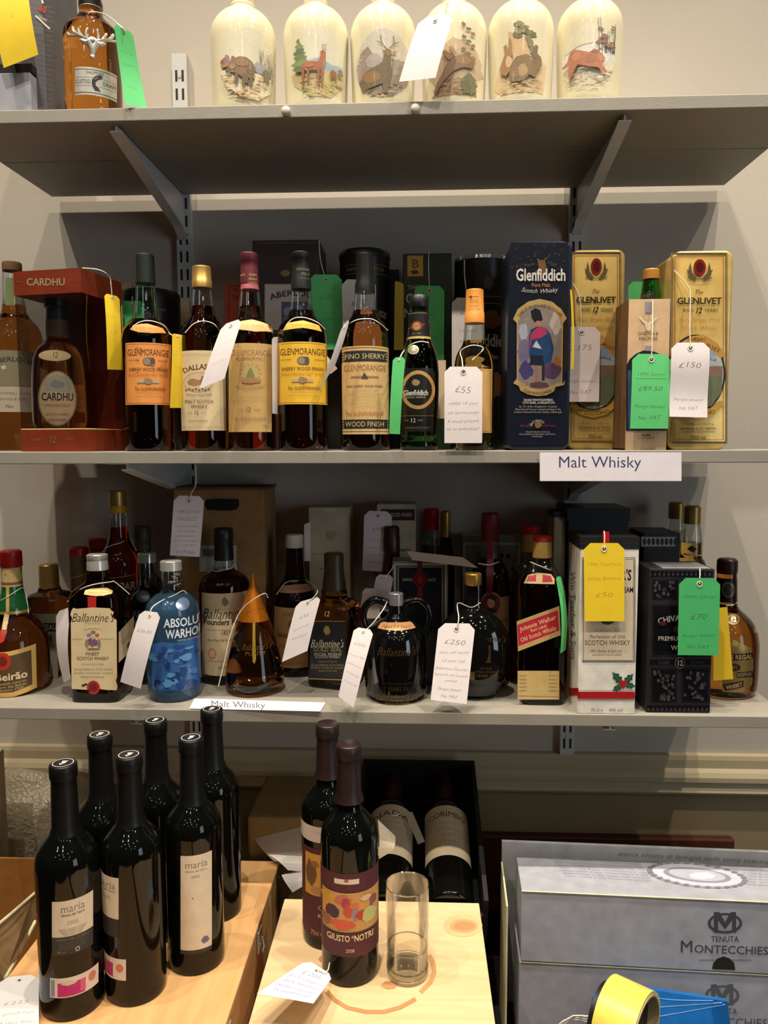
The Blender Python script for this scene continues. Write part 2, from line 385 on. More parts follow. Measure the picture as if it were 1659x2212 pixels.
# ---------------------------------------------------------------- hanging card tags
TW, TG, TY, TC_, TSHADE = C(238, 228, 226), C(96, 205, 120), C(244, 208, 40), C(228, 205, 170), C(214, 204, 198)  # last tone: white card darkened for tags standing in shade
INK, PENC = C(105, 100, 104), C(120, 118, 122)
def tag(label, q, Ys, col, lines=(), string=None, bulge=0, top=1, ink=PENC, cut=.16, name='price_tag', cat='price tag', eye=True, wave=0, group='loose price tags and cards'):
    """q: photo corners TL,TR,BR,BL; Ys: depths of the four corners; lines: (text, v, size, width)"""
    P = [atY(px, py, Y) for (px, py), Y in zip(q, Ys)]; root = thing(name, label, cat, (P[0]+P[1]+P[2]+P[3])/4, 0, group)
    N = (P[1]-P[0]).cross(P[3]-P[0]).normalized()
    if N.dot(CAM-P[0]) < 0: N = -N
    Wm = ((P[1]-P[0]).length+(P[2]-P[3]).length)/2; Hm = ((P[3]-P[0]).length+(P[2]-P[1]).length)/2; asp = Hm/Wm
    def fn(u, v, d):
        v2 = v/asp; p = (P[0]*(1-u)+P[1]*u)*(1-v2)+(P[3]*(1-u)+P[2]*u)*v2
        return p+N*(d*.35+bulge*math.sin(math.pi*min(1, max(0, v2)))+wave*math.sin(2*math.pi*v2))
    a = Art(); ct = cut
    a.poly([(ct, 0), (1-ct, 0), (1, ct*1.0), (1, asp), (0, asp), (0, ct*1.0)] if cut else [(0, 0), (1, 0), (1, asp), (0, asp)], col)
    if eye:
        a.ell(.5, ct*.95, .1, .1, tuple(c*.86 for c in col[:3])+(1,), 16); a.ell(.5, ct*.95, .042, .042, C(60, 58, 60), 12)
    for t, v, sz, wd in lines:
        if t == '_': a.line([(.5-wd/2, v*asp), (.5+wd/2, v*asp)], .012, ink)
        else: a.text(t, .5, v*asp, sz, ink, wd, 't', .25, random.uniform(-.04, .02), wob=.18)
    a.build('card', fn, root, 'card_print', .14, 60)
    if cut and eye:
        bm = bmesh.new(); tubebm(bm, [fn(.5+.065*math.cos(k*.5236), ct*.95+.065*math.sin(k*.5236), .0004) for k in range(12)], .0007, 5, True); bmlink('eyelet', bm, STRING, root, 60)
    if string:
        pts = [(p[0].m(p[1], p[2], .0012) if isinstance(p[0], Bottle) else atY(*p)) for p in string]
        if eye: pts = [fn(.5, ct*.95, .001)]+pts
        tube('string', pts, .0008, STRING, root, 6, 6)
    return root
# ================================================================ the setting
YF, YB, YW = 1.116, 1.4414, 1.4585
Z1, Z2, Z3, TH = EYE+.470, EYE-.0138, EYE-.403, .0182        # shelf tops
XL, XR = -.6746, .5466
o = mesh('wall_back', [(-2.5, YW, EYE-.61), (2.5, YW, EYE-.61), (2.5, YW, EYE+2.2), (-2.5, YW, EYE+2.2), (-2.5, YW+.1, EYE-.61), (2.5, YW+.1, EYE-.61), (2.5, YW+.1, EYE+2.2), (-2.5, YW+.1, EYE+2.2)],
         [(0, 1, 2, 3), (5, 4, 7, 6), (0, 4, 5, 1), (3, 2, 6, 7), (0, 3, 7, 4), (1, 5, 6, 2)], WALL); props(o, kind='structure')
LOWW = mat('lower_wall_paint', C(150, 132, 98), .7, nscale=6, namt=.05)
o = box('wall_lower', (-2.2, YW, 0), (2.5, YW+.1, EYE-.61), LOWW); props(o, kind='structure')
prof = [(0, -.600), (.010, -.602), (.012, -.610), (.012, -.626), (.019, -.632), (.024, -.640), (.024, -.649), (.014, -.653), (.015, -.660), (.019, -.665), (.021, -.671), (.018, -.676), (.008, -.679), (0, -.681)]
vs = []; fs = []
for X in (-2.5, 2.5):
    for p, z in prof: vs.append((X, YW-p, EYE+z))
n = len(prof)
for i in range(n-1): fs.append((i, i+1, n+i+1, n+i))
fs += [tuple(range(n)), tuple(range(2*n-1, n-1, -1))]
o = mesh('trim_1', vs, fs, mat('dado_paint', C(186, 170, 136), .55, nscale=9, namt=.04)); props(o, kind='structure')
o = box('floor', (-2.5, -4.5, -.06), (2.5, YW, 0), mat('floor_boards', C(62, 54, 46), .6, nscale=3, namt=.2)); props(o, kind='structure')
SIDE = mat('side_wall_paint', C(84, 82, 82), .8, nscale=3, namt=.05)
for nm, lo, hi in (('wall_left', (-2.56, -4.5, 0), (-2.5, YW, EYE+2.12)), ('wall_right', (2.5, -4.5, 0), (2.56, YW, EYE+2.12)), ('wall_rear', (-2.5, -4.56, 0), (2.5, -4.5, EYE+2.12))):
    props(box(nm, lo, hi, SIDE), kind='structure')
WF = mat('window_frame_paint', C(220, 214, 200), .5, nscale=10); wr = thing('window_1', None, None, (2.49, -1.3, .65)); props(wr, kind='structure')
for lo, hi in (((2.42, -1.92, .63), (2.5, -1.85, 2.47)), ((2.42, -.75, .63), (2.5, -.68, 2.47)), ((2.42, -1.85, .63), (2.5, -.75, .70)), ((2.42, -1.85, 2.40), (2.5, -.75, 2.47))): box('window_frame', lo, hi, WF, wr)
CEIL = mat('ceiling_paint', C(130, 129, 130), .8, nscale=3, namt=.02)
o = box('ceiling', (-2.5, -4.5, EYE+2.12), (2.5, YW+.1, EYE+2.18), CEIL); props(o, kind='structure')
# shelves: two boards edge to edge
zs = Z1-TH
seam = atZ(0, 352, zs).y
def shelf(label, zt, seamY):
    r = thing('wall_shelf', label, 'shelf', ((XL+XR)/2, (YF+YB)/2, zt-TH), 0, 'painted shelves on the wall uprights')
    for a, b in ((YF, seamY-.0006), (seamY+.0006, YB)): box('board', (XL, a, zt-TH), (XR, b, zt), SHELF, r, .0012)
    return r
sh1 = shelf('grey painted topmost shelf carrying the cream stoneware jugs', Z1, seam)
sh2 = shelf('grey painted middle shelf carrying the tins and malt bottles with hanging sign', Z2, seam)
sh3 = shelf('grey painted lowest shelf above the wine bottles and dado rail', Z3, seam)
# uprights with paired slots
for nm, X, zt, zb_ in (('slotted white shelf upright on the wall behind the cardboard carrier', -.4305, EYE+.700, EYE-.609), ('slotted white shelf upright on the wall behind the gold tins', .2888, EYE+.72, EYE-.601)):
    r = thing('shelf_upright', nm, 'upright', (X, YW, zb_), 0, 'slotted shelf uprights')
    bm = bmesh.new()
    sec = [(-.0135, 0), (-.0135, -.015), (.0135, -.015), (.0135, 0), (.0115, 0), (.0115, -.013), (-.0115, -.013), (-.0115, 0)]
    A = [bm.verts.new((X+a, YW+b, zb_)) for a, b in sec]; B = [bm.verts.new((X+a, YW+b, zt)) for a, b in sec]
    for i in range(8): bm.faces.new((A[i], A[(i+1) % 8], B[(i+1) % 8], B[i]))
    bm.faces.new(A[::-1]); bm.faces.new(B); bmlink('channel', bm, UPR, r)
    vs, fs = [], []; z = zb_+.012; k = 0
    while z < zt-.02:
        for dx in (-.0058, .0058):
            o0 = len(vs)
            vs += [(X+dx+a*.0021, YW-.01515, z+b) for a, b in ((-1, 0), (1, 0), (1, .02), (-1, .02))]; fs.append((o0, o0+1, o0+2, o0+3))
        z += .032; k += 1
    mesh('slot_pattern', vs, fs, SLOT, r)
    for zz in (zb_+.037, zt-.04):
        loft('screw_head', [(0, .0035), (.0012, .003)], SILVER, r, seg=12, local=True).matrix_local = Matrix.Translation((0, -.0151, zz-zb_)) @ Matrix.Rotation(math.radians(90), 4, 'X')
# brackets
for zt, sn in ((Z1, 'topmost'), (Z2, 'middle'), (Z3, 'lowest')):
    for X, un in ((-.4305, 'carton side'), (.2888, 'gold tin side')):
        z = zt-TH; r = thing('shelf_bracket', f'grey steel wedge bracket under the {sn} shelf on the {un} upright', 'bracket', (X, YW-.016, z), 0, 'steel shelf brackets')
        pts = [(YF+.012, z-.001), (YF+.012, z-.008), (YF+.03, z-.012), (YW-.05, z-.062), (YW-.0155, z-.078), (YW-.0155, z-.001)]
        vs = []; fs = []
        for dx in (-.0015, .0015): vs += [(X+dx, a, b) for a, b in pts]
        n = len(pts); fs = [tuple(range(n)), tuple(range(2*n-1, n-1, -1))]+[(i, (i+1) % n, n+(i+1) % n, n+i) for i in range(n)]
        mesh('web', vs, fs, UPR, r)
        vs = []; fs = []
        for a, b in pts[1:5]: vs += [(X-.009, a, b), (X+.009, a, b), (X+.009, a, b-.002), (X-.009, a, b-.002)]
        for i in range(3):
            for k in range(4): fs.append((4*i+k, 4*i+(k+1) % 4, 4*i+4+(k+1) % 4, 4*i+4+k))
        fs += [(0, 1, 2, 3), (15, 14, 13, 12)]; mesh('flange', vs, fs, UPR, r)
# push pins in the top shelf edge
for px, py, nm in ((619, 243, 'between boar and deer jugs'), (897, 238, 'between stag and hare jugs')):
    P = atY(px, py, YF); r = thing('push_pin', 'white push pin in the topmost shelf edge '+nm, 'push pin', (P.x, YF, P.z), 0, 'push pins in the shelf edge')
    h = loft('pin_head', [(0, .0045), (.002, .006), (.006, .0066), (.008, .005), (.009, .002)], WHITEC, r, seg=16); h.matrix_local = Matrix.Rotation(math.radians(90), 4, 'X')
# ================================================================ topmost shelf
YJ = YF+.058
def boxart(root, Y): return front_plane(Y-.0002)
# grey presentation box
pl = atY(-70, 200, YF+.03); pr_ = atY(100, 200, YF+.03)
r = thing('presentation_box', 'tall charcoal presentation box standing beside the stag head bottle', 'box', ((pl.x+pr_.x)/2, YF+.09, Z1))
GREYB = paint('charcoal_card', 92, 90, 92, .6)
box('carton', (pl.x, YF+.03, Z1), (pr_.x, YF+.15, Z1+.33), GREYB, r, .0015)
p2 = atY(68, 200, YF+.012)
box('pale_panel', (pl.x, YF+.010, Z1), (p2.x, YF+.03, atY(30, 157, YF+.01).z), paint('pale_grey_card', 160, 160, 166, .55), r, .001)
box('dark_band', (pl.x, YF+.016, atY(30, 157, YF+.016).z), (p2.x, YF+.03, atY(30, 138, YF+.016).z), paint('band_black', 34, 32, 34), r)  # solid dark band above the pale panel
a = Art()
for k in range(22): a.text('AGED IN OAK CASKS', 84+k % 2*4, 10+k*10.5, 3.5, C(112, 110, 112), 60, 't', 0, .22)
a.text('40', 92, 20, 14, C(180, 60, 30), 18, 'b', 0, .25).text('YEARS', 92, 40, 6, C(200, 190, 180), 22, 'n', 0, .5).line([(77, 34), (108, 63)], 3, C(225, 220, 212)).line([(90, -6), (93, 8)], 4, C(225, 220, 212))
a.build('print', front_plane(YF+.0295), r, 'paper', 12)
tag('yellow price tag hanging over the charcoal presentation box', [(-30, -40), (58, -40), (83, 118), (8, 147)], [YF-.004]*4, TY, [('1', .45, .1, .1)], None, .004, cut=0, eye=False)
# amber bottle with silver stag head
b = Bottle('whisky_bottle', 'amber whisky bottle with silver stag head emblem on the topmost shelf', 204, 236, Z1, [(0, 45), (22, 47), (34, 50), (44, 62), (62, 96), (72, 112), (84, 117), (120, 118), (236, 118)], G_AMBER, Y=YF+.05, yaw=.05)
b.cap('stopper', [(-28, 46), (-12, 50), (-6, 44), (6, 44), (8, 50), (20, 50)], paint('dark_stopper', 40, 36, 32, .3, .3))
b.cap('neck_ring', [(14, 48), (22, 49)], SILVER)
a = Art().rect(162, 146, 252, 206, C(205, 202, 192)).line([(162, 151), (252, 151)], 1.6, C(80, 78, 72)).line([(162, 201), (252, 201)], 1.6, C(80, 78, 72))
a.line([(164, 168), (250, 168)], .8, C(150, 148, 140)).line([(164, 186), (250, 186)], .8, C(150, 148, 140))
a.text('DALMORE', 205, 157, 6.5, C(90, 88, 84), 38).text('CUSTOD', 179, 177, 8, C(110, 104, 92), 33).text('DRAM', 236, 177, 8, C(110, 104, 92), 28)
a.poly([(199, 172), (206, 164), (216, 160), (222, 162), (219, 168), (211, 172), (206, 178), (207, 185), (214, 190), (217, 197), (211, 195), (206, 196), (201, 189), (198, 180)], C(70, 66, 64)).line([(203, 172), (211, 166)], 1.5, C(170, 160, 150))
b.label('label', a, 'foil_print')
def em(px, py, d=.002): return b.m(px, py, d)
bm = bmesh.new()
for pts, rr in (([(200, 122), (199, 108), (192, 92)], [.0025, .004, .005]), ([(200, 122), (202, 108), (208, 92)], [.0025, .004, .005]), ([(192, 92), (200, 88), (208, 92)], [.0045, .005, .0045]),
                ([(192, 88), (180, 84), (168, 78), (160, 70), (157, 60)], [.0022]*5), ([(180, 84), (172, 74), (169, 64)], [.0018]*3), ([(170, 79), (160, 80), (150, 76), (146, 70)], [.0018]*4), ([(188, 86), (186, 74), (190, 63)], [.0018]*3),
                ([(208, 88), (220, 84), (232, 78), (240, 70), (243, 60)], [.0022]*5), ([(220, 84), (226, 74), (230, 66)], [.0018]*3), ([(230, 80), (240, 76), (248, 72)], [.0018]*3), ([(212, 86), (212, 74), (208, 63)], [.0018]*3),
                ([(192, 92), (184, 94), (178, 91), (172, 89)], [.003, .0035, .003, .001]), ([(208, 92), (216, 94), (222, 91), (228, 89)], [.003, .0035, .003, .001]), ([(197, 121), (200, 125), (203, 121)], [.0022, .003, .0022])):
    P = [em(*q) for q in pts]; S = spline(P, 4); R_ = np.interp(np.linspace(0, len(rr)-1, len(S)), range(len(rr)), rr).tolist(); tubebm(bm, S, R_, 6)
bmlink('stag_head', bm, SILVER, b.root, 60)
tag('curled green price tag hanging on the stag head bottle', [(246, 50), (287, 72), (317, 234), (270, 226)], [YF-.01, YF+.0, YF+.005, YF-.005], TG, [('40 year old', .3, .07, .6), ('single', .45, .07, .6), ('No VAT', .75, .07, .5)], [(262, 58, YF-.006), (228, 32, YF+.022), (196, 26, YF+.02), (188, 38, YF+.03)], -.004, cut=.14, ink=C(70, 150, 85))
# six cream jugs
JP = [(13, 52), (17, 53), (22, 52), (27, 62), (36, 90), (50, 116), (66, 133), (82, 139.5), (96, 141), (130, 139.5), (180, 137), (226, 131)]
def jug(px, dy, label, art):
    b = Bottle('stoneware_jug', label, px, 226+dy, Z1, [(y+dy, w) for y, w in JP], CREAM, Y=YJ, group='cream stoneware jugs on the topmost shelf', cat='jug', part='jug_body')
    b.cap('ball_stopper', [(-50+dy, 24), (-46+dy, 38), (-36+dy, 50), (-22+dy, 56), (-8+dy, 54), (2+dy, 50), (10+dy, 50), (14+dy, 46)], CREAM, sm=3)
    b.label('picture', painterly(art(px), seed=px), 'gloss_print', maxlen=7); return b
def ground(a, cx, top, bot, hw, cols, seed=1, n=46):
    R = random.Random(seed)
    for k in range(n):
        t = R.random(); y = top+(bot-top)*t; hwk = hw*math.sqrt(max(.05, 1-(max(0, (y-top)/(bot-top)-.25)/.78)**2)); x = cx+R.uniform(-1, 1)*hwk*.92
        a.blob(x, y, R.uniform(4, 12), R.uniform(1, 3), cols[R.randrange(len(cols))], R.random(), 9, .5)
def twigs(a, x0, x1, y0, y1, col, n, seed=1, wd=.8):
    R = random.Random(seed)
    for k in range(n):
        x = R.uniform(x0, x1); y = R.uniform(y0, y1); a.line([(x, y1), (x+R.uniform(-3, 3), (y+y1)/2), (x+R.uniform(-6, 6), y)], wd, col)
def boar(cx):
    a = Art(); a.ell(cx+8, 126, 58, 68, C(226, 220, 192), 40)
    twigs(a, cx+25, cx+62, 100, 160, C(150, 148, 150), 26, 3); twigs(a, cx+30, cx+60, 92, 150, C(120, 110, 120), 10, 4); a.blob(cx+36, 142, 20, 14, C(160, 158, 170), 5)
    a.blob(cx-45, 134, 8, 11, C(130, 52, 66), 2).blob(cx-38, 130, 7, 14, C(150, 110, 130), 3).blob(cx-44, 141, 10, 4, C(170, 120, 60), 4)
    a.poly([(cx-52, 150), (cx+58, 158), (cx+56, 190), (cx+30, 214), (cx-10, 208), (cx-40, 186)], C(238, 224, 190)); ground(a, cx+6, 160, 214, 54, [C(214, 158, 92), C(190, 140, 90), C(120, 92, 74), C(232, 208, 160), C(96, 74, 64)], 11)
    d = C(84, 56, 38); a.poly([(cx-42, 153), (cx-36, 146), (cx-30, 134), (cx-28, 124), (cx-23, 124), (cx-20, 128), (cx-10, 125), (cx+4, 126), (cx+16, 133), (cx+24, 146), (cx+22, 160), (cx+14, 170), (cx-4, 170), (cx-16, 162), (cx-30, 158), (cx-40, 158)], C(122, 82, 54))
    for lx, ly in ((-18, 184), (-2, 188), (4, 182), (14, 187)): a.poly([(cx+lx-3, 162), (cx+lx+5, 162), (cx+lx+3, ly), (cx+lx-3, ly)], d)
    a.blob(cx-4, 138, 16, 10, C(140, 98, 68), 8).blob(cx+12, 150, 8, 12, C(92, 62, 44), 9).blob(cx-26, 146, 9, 7, C(156, 112, 80), 5).blob(cx-38, 155, 4, 3, C(70, 48, 36), 3)
    a.blob(cx+48, 154, 10, 13, C(98, 78, 52), 6).poly([(cx+42, 160), (cx+45, 160), (cx+45, 173), (cx+42, 173)], d).poly([(cx+50, 160), (cx+54, 160), (cx+54, 174), (cx+51, 174)], d)
    return a
def deer(cx):
    a = Art(); a.ell(cx+2, 130, 58, 66, C(224, 220, 196), 40)
    a.poly([(cx-30, 138), (cx+2, 128), (cx+34, 140), (cx+56, 136), (cx+58, 160), (cx-40, 160)], C(160, 178, 190))
    a.poly([(cx-56, 158), (cx+58, 152), (cx+54, 186), (cx+30, 212), (cx-16, 212), (cx-48, 184)], C(208, 186, 130)); ground(a, cx+2, 160, 212, 54, [C(196, 150, 84), C(170, 176, 96), C(220, 190, 120), C(140, 110, 60), C(206, 170, 110)], 5)
    for k, (w_, y) in enumerate([(5, 92), (12, 104), (17, 116), (20, 128), (22, 140), (20, 152)]): a.blob(cx-40+k, y, w_, 10, [C(84, 116, 60), C(110, 142, 70), C(70, 98, 54)][k % 3], k, 12, .5)
    r_ = C(168, 72, 42); a.poly([(cx-34, 144), (cx-22, 138), (cx+4, 138), (cx+8, 126), (cx+8, 116), (cx+14, 112), (cx+20, 116), (cx+19, 128), (cx+16, 146), (cx+8, 156), (cx-14, 156), (cx-26, 156), (cx-32, 152)], r_)
    for lx, ly in ((-31, 190), (-20, 182), (3, 190), (11, 188)): a.poly([(cx+lx-2.5, 150), (cx+lx+5, 150), (cx+lx+2, ly), (cx+lx-1, ly)], C(140, 56, 34))
    for dx in (0, 5): a.line([(cx+14+dx, 113), (cx+12+dx, 104), (cx+16+dx, 100)], 1.5, C(110, 50, 34))
    a.blob(cx-16, 146, 10, 6, C(186, 90, 54), 3).blob(cx+36, 160, 8, 8, C(140, 70, 50), 1).poly([(cx+32, 162), (cx+35, 162), (cx+34, 178), (cx+32, 178)], C(110, 56, 40)).poly([(cx+40, 162), (cx+43, 162), (cx+43, 178), (cx+41, 178)], C(110, 56, 40)).blob(cx+52, 154, 6, 9, C(120, 84, 60), 2)
    return a
def highland(cx):                                    # generic moorland scene
    a = Art(); a.ell(cx, 142, 60, 74, C(206, 200, 186), 44).poly([(cx-58, 140), (cx-48, 112), (cx-34, 104), (cx-22, 122), (cx-10, 130), (cx+30, 138), (cx+56, 128), (cx+60, 150), (cx+50, 186), (cx+20, 214), (cx-24, 212), (cx-52, 180)], C(138, 118, 112))
    a.blob(cx-20, 136, 22, 16, C(168, 158, 160), 4).blob(cx+30, 150, 26, 20, C(152, 142, 136), 5); ground(a, cx, 184, 214, 44, [C(92, 80, 44), C(128, 110, 64), C(70, 58, 36), C(200, 180, 140)], 8, 26)
    d = C(82, 60, 40); a.poly([(cx-52, 180), (cx-40, 160), (cx-16, 150), (cx-2, 142), (cx+2, 122), (cx+16, 118), (cx+22, 134), (cx+18, 164), (cx+14, 186), (cx+8, 208), (cx+2, 208), (cx-2, 188), (cx-30, 196), (cx-46, 200)], d)
    a.blob(cx-26, 172, 24, 14, C(134, 88, 46), 2).blob(cx+10, 120, 9, 9, C(120, 86, 56), 3).blob(cx+2, 113, 4, 6, C(176, 130, 70), 1).blob(cx+24, 120, 5, 4, C(176, 130, 70), 1)
    for s_ in (-1, 1): a.line([(cx+10+4*s_, 112), (cx+10+14*s_, 100), (cx+8+14*s_, 84)], 2, C(66, 48, 36)).line([(cx+10+12*s_, 102), (cx+10+24*s_, 96)], 1.5, C(66, 48, 36))
    return a
def hare(cx):
    a = Art(); a.blob(cx+4, 150, 64, 62, C(196, 168, 136), 2, 30, .15); a.poly([(cx-48, 214), (cx-30, 190), (cx+10, 176), (cx+48, 190), (cx+50, 214)], C(150, 116, 86)); ground(a, cx, 180, 214, 46, [C(120, 88, 62), C(160, 130, 100), C(92, 70, 52)], 3, 24)
    a.blob(cx+34, 190, 22, 26, C(86, 92, 52), 7, 22, .5).blob(cx+28, 196, 12, 22, C(64, 74, 44), 8, 22, .5)
    for k in range(9): a.blob(cx+22+(k % 3)*10, 62+k*9, 8, 6, [C(110, 70, 50), C(96, 84, 44), C(150, 96, 60)][k % 3], k, 10, .6)
    d = C(116, 80, 54); a.poly([(cx-44, 206), (cx-36, 184), (cx-26, 168), (cx-14, 146), (cx+4, 134), (cx+24, 126), (cx+40, 132), (cx+46, 146), (cx+40, 156), (cx+20, 156), (cx, 164), (cx-22, 184), (cx-38, 206)], d)
    a.blob(cx+20, 140, 20, 12, C(140, 98, 64), 3).poly([(cx-10, 140), (cx-26, 122), (cx-20, 116), (cx, 132)], C(130, 92, 66)).poly([(cx+2, 134), (cx-12, 112), (cx-4, 110), (cx+10, 130)], C(148, 108, 80)); return a
def rabbits(cx):
    a = Art(); a.poly([(cx-56, 196), (cx-44, 150), (cx-22, 130), (cx-20, 90), (cx+2, 96), (cx+30, 130), (cx+58, 150), (cx+50, 214), (cx-40, 214)], C(224, 196, 152))
    a.poly([(cx-26, 78), (cx+8, 92), (cx+24, 120), (cx+22, 138), (cx-10, 132), (cx-22, 104)], C(208, 170, 124))
    for k in range(14): R = random.Random(k); a.blob(cx-14+R.random()*44, 62+R.random()*30, 12, 7, [C(92, 96, 54), C(120, 116, 66), C(74, 78, 46)][k % 3], k, 12, .5)
    for k in range(8): a.blob(cx+18+k*3, 96+k*8, 9, 8, C(112, 104, 72), k, 12, .5)
    ground(a, cx, 184, 214, 52, [C(206, 170, 120), C(190, 160, 104), C(226, 200, 150), C(170, 160, 96)], 9, 30)
    a.poly([(cx-44, 156), (cx-38, 140), (cx-32, 126), (cx-36, 112), (cx-30, 106), (cx-26, 118), (cx-24, 94), (cx-18, 100), (cx-18, 120), (cx-14, 130), (cx-22, 138), (cx-20, 164), (cx-30, 176), (cx-42, 168)], C(158, 112, 72)).blob(cx-24, 146, 8, 14, C(222, 190, 150), 3)
    a.poly([(cx-24, 186), (cx-22, 158), (cx-8, 138), (cx+14, 134), (cx+32, 142), (cx+36, 130), (cx+46, 138), (cx+48, 156), (cx+40, 166), (cx+34, 184), (cx+20, 178), (cx+10, 190), (cx-14, 192)], C(118, 84, 54)).blob(cx+6, 168, 12, 15, C(176, 140, 96), 4).blob(cx-12, 172, 12, 14, C(136, 98, 62), 6).poly([(cx+24, 140), (cx+34, 112), (cx+40, 116), (cx+36, 142)], C(100, 72, 48)); return a
def snowhare(cx):
    a = Art(); a.ell(cx+2, 136, 58, 66, C(232, 224, 196), 40); a.poly([(cx-56, 130), (cx-20, 118), (cx+30, 112), (cx+56, 124), (cx+56, 150), (cx-54, 160)], C(232, 230, 222)); a.line([(cx-50, 124), (cx-20, 114), (cx+10, 112)], 2, C(160, 158, 172))
    twigs(a, cx+22, cx+58, 56, 132, C(92, 74, 70), 16, 2, 1.1)
    for k in range(22): R = random.Random(k+3); a.blob(cx+16+R.random()*40, 76+R.random()*52, 7, 4, [C(146, 86, 72), C(120, 80, 90), C(104, 70, 60)][k % 3], k, 9, .6)
    ground(a, cx, 150, 208, 54, [C(206, 200, 190), C(190, 184, 180), C(214, 150, 120), C(150, 136, 120), C(236, 232, 220)], 4, 40)
    d = C(186, 104, 78); a.poly([(cx-58, 152), (cx-46, 144), (cx-40, 126), (cx-30, 122), (cx-16, 128), (cx, 134), (cx+18, 132), (cx+30, 138), (cx+36, 150), (cx+30, 162), (cx+42, 178), (cx+36, 180), (cx+20, 168), (cx-2, 164), (cx-24, 156), (cx-36, 176), (cx-42, 186), (cx-44, 170), (cx-42, 154), (cx-54, 156)], d)
    a.blob(cx-26, 138, 12, 10, C(202, 126, 96), 2).blob(cx+6, 148, 14, 11, C(168, 92, 68), 3).blob(cx+28, 148, 9, 8, C(196, 116, 88), 4).poly([(cx+4, 134), (cx+12, 128), (cx+24, 132), (cx+16, 138)], C(150, 84, 64)); return a
for px, dy, nm, art in ((528, 0, 'wild boar in snow', boar), (684, -4, 'red roe deer by a fir tree', deer), (828, -7, 'dark stag on a moor', highland), (980, -10, 'leaping brown hare', hare), (1123, -15, 'two brown rabbits', rabbits), (1271, -19, 'hare running through snow', snowhare)):
    jug(px, dy, f'cream stoneware jug with a picture of a {nm}'.replace('a two', 'two').replace('picture of a two', 'picture of two'), lambda c, art=art, dy=dy, px=px: (lambda A: (setattr(A, 'it', [([(x, y+dy) for x, y in V], F, tuple(c_[i]*.8+C(226, 214, 180)[i]*.2 for i in range(3))+(1,), l) for V, F, c_, l in A.it]), A)[1])(art(px)))
tag('white price tag hanging slanted on the hare jug', [(908, 38), (982, 27), (941, 168), (862, 177)], [YF-.006, YF-.014, YF-.02, YF-.012], TW, [('a lovely set', .3, .06, .6), ('of jugs with', .42, .06, .65), ('game scenes', .54, .06, .6), ('full and sealed', .66, .06, .7)], [(952, 12, YF-.002), (968, 6, YF+.02)], .003, ink=C(214, 204, 206), cut=.2)
# ================================================================ middle shelf
YA = YF+.046
def prism(name, base, z0, z1, m, parent):
    n = len(base); vs = [(p[0], p[1], z0) for p in base]+[(p[0], p[1], z1) for p in base]
    return mesh(name, vs, [tuple(range(n))[::-1], tuple(range(n, 2*n))]+[(i, (i+1) % n, n+(i+1) % n, n+i) for i in range(n)], m, parent)
def carton(name, label, x0, x1, pyt, pyb, Y, depth, zb, m, lid=None, cat='box', group=None, body='carton', bevel=.0012):
    """upright box; front face given by photo columns x0,x1 (at the base row) and top row"""
    A = atY(x0, pyb, Y); B = atY(x1, pyb, Y); T = atY((x0+x1)/2, pyt, Y)
    r = thing(name, label, cat, ((A.x+B.x)/2, Y+depth/2, zb), 0, group)
    box(body, (A.x, Y, zb), (B.x, Y+depth, T.z), m, r, bevel)
    r2 = (A.x, B.x, T.z); return r, r2
def tin(name, label, x0, x1, pyt, pyb, Y, depth, zb, m, rad=.012, group=None):
    """upright box with rounded front outline"""
    A = atY(x0, pyb, Y); B = atY(x1, pyb, Y); T = atY((x0+x1)/2, pyt, Y).z
    r = thing(name, label, 'tin', ((A.x+B.x)/2, Y+depth/2, zb), 0, group); bm = bmesh.new(); rings = []
    for yy, ins in ((0, .003), (.0008, .001), (.003, 0), (depth-.003, 0), (depth, .003)):
        ring = []; xa, xb, za, zz = A.x+ins, B.x-ins, zb+ins, T-ins
        for cx, cz, a0 in ((xb-rad, zz-rad, 0), (xa+rad, zz-rad, 90), (xa+rad, za+rad, 180), (xb-rad, za+rad, 270)):
            for k in range(6): t = math.radians(a0+k*18); ring.append(bm.verts.new((cx+rad*math.cos(t), Y+yy, cz+rad*math.sin(t))))
        rings.append(ring)
    n = 24
    for i in range(4):
        for k in range(n): bm.faces.new((rings[i][k], rings[i][(k+1) % n], rings[i+1][(k+1) % n], rings[i+1][k]))
    bm.faces.new(rings[0]); bm.faces.new(rings[-1][::-1]); bmlink('tin_body', bm, m, r, 50); return r
def canister(name, label, px, pyb, prof, Y, zb, m, lidm, lid=None, rimm=None):
    b = Bottle(name, label, px, pyb, zb, prof, m, Y=Y, cat='tin', part='tube_body', sm=1)
    if lid: b.cap('lid', lid, lidm)
    return b
CARD1 = paint('red_brown_card', 118, 44, 20, .45); DKB = paint('dark_print_card', 34, 26, 26, .5); KRAFT = paint('kraft_board', 148, 112, 68, .75)
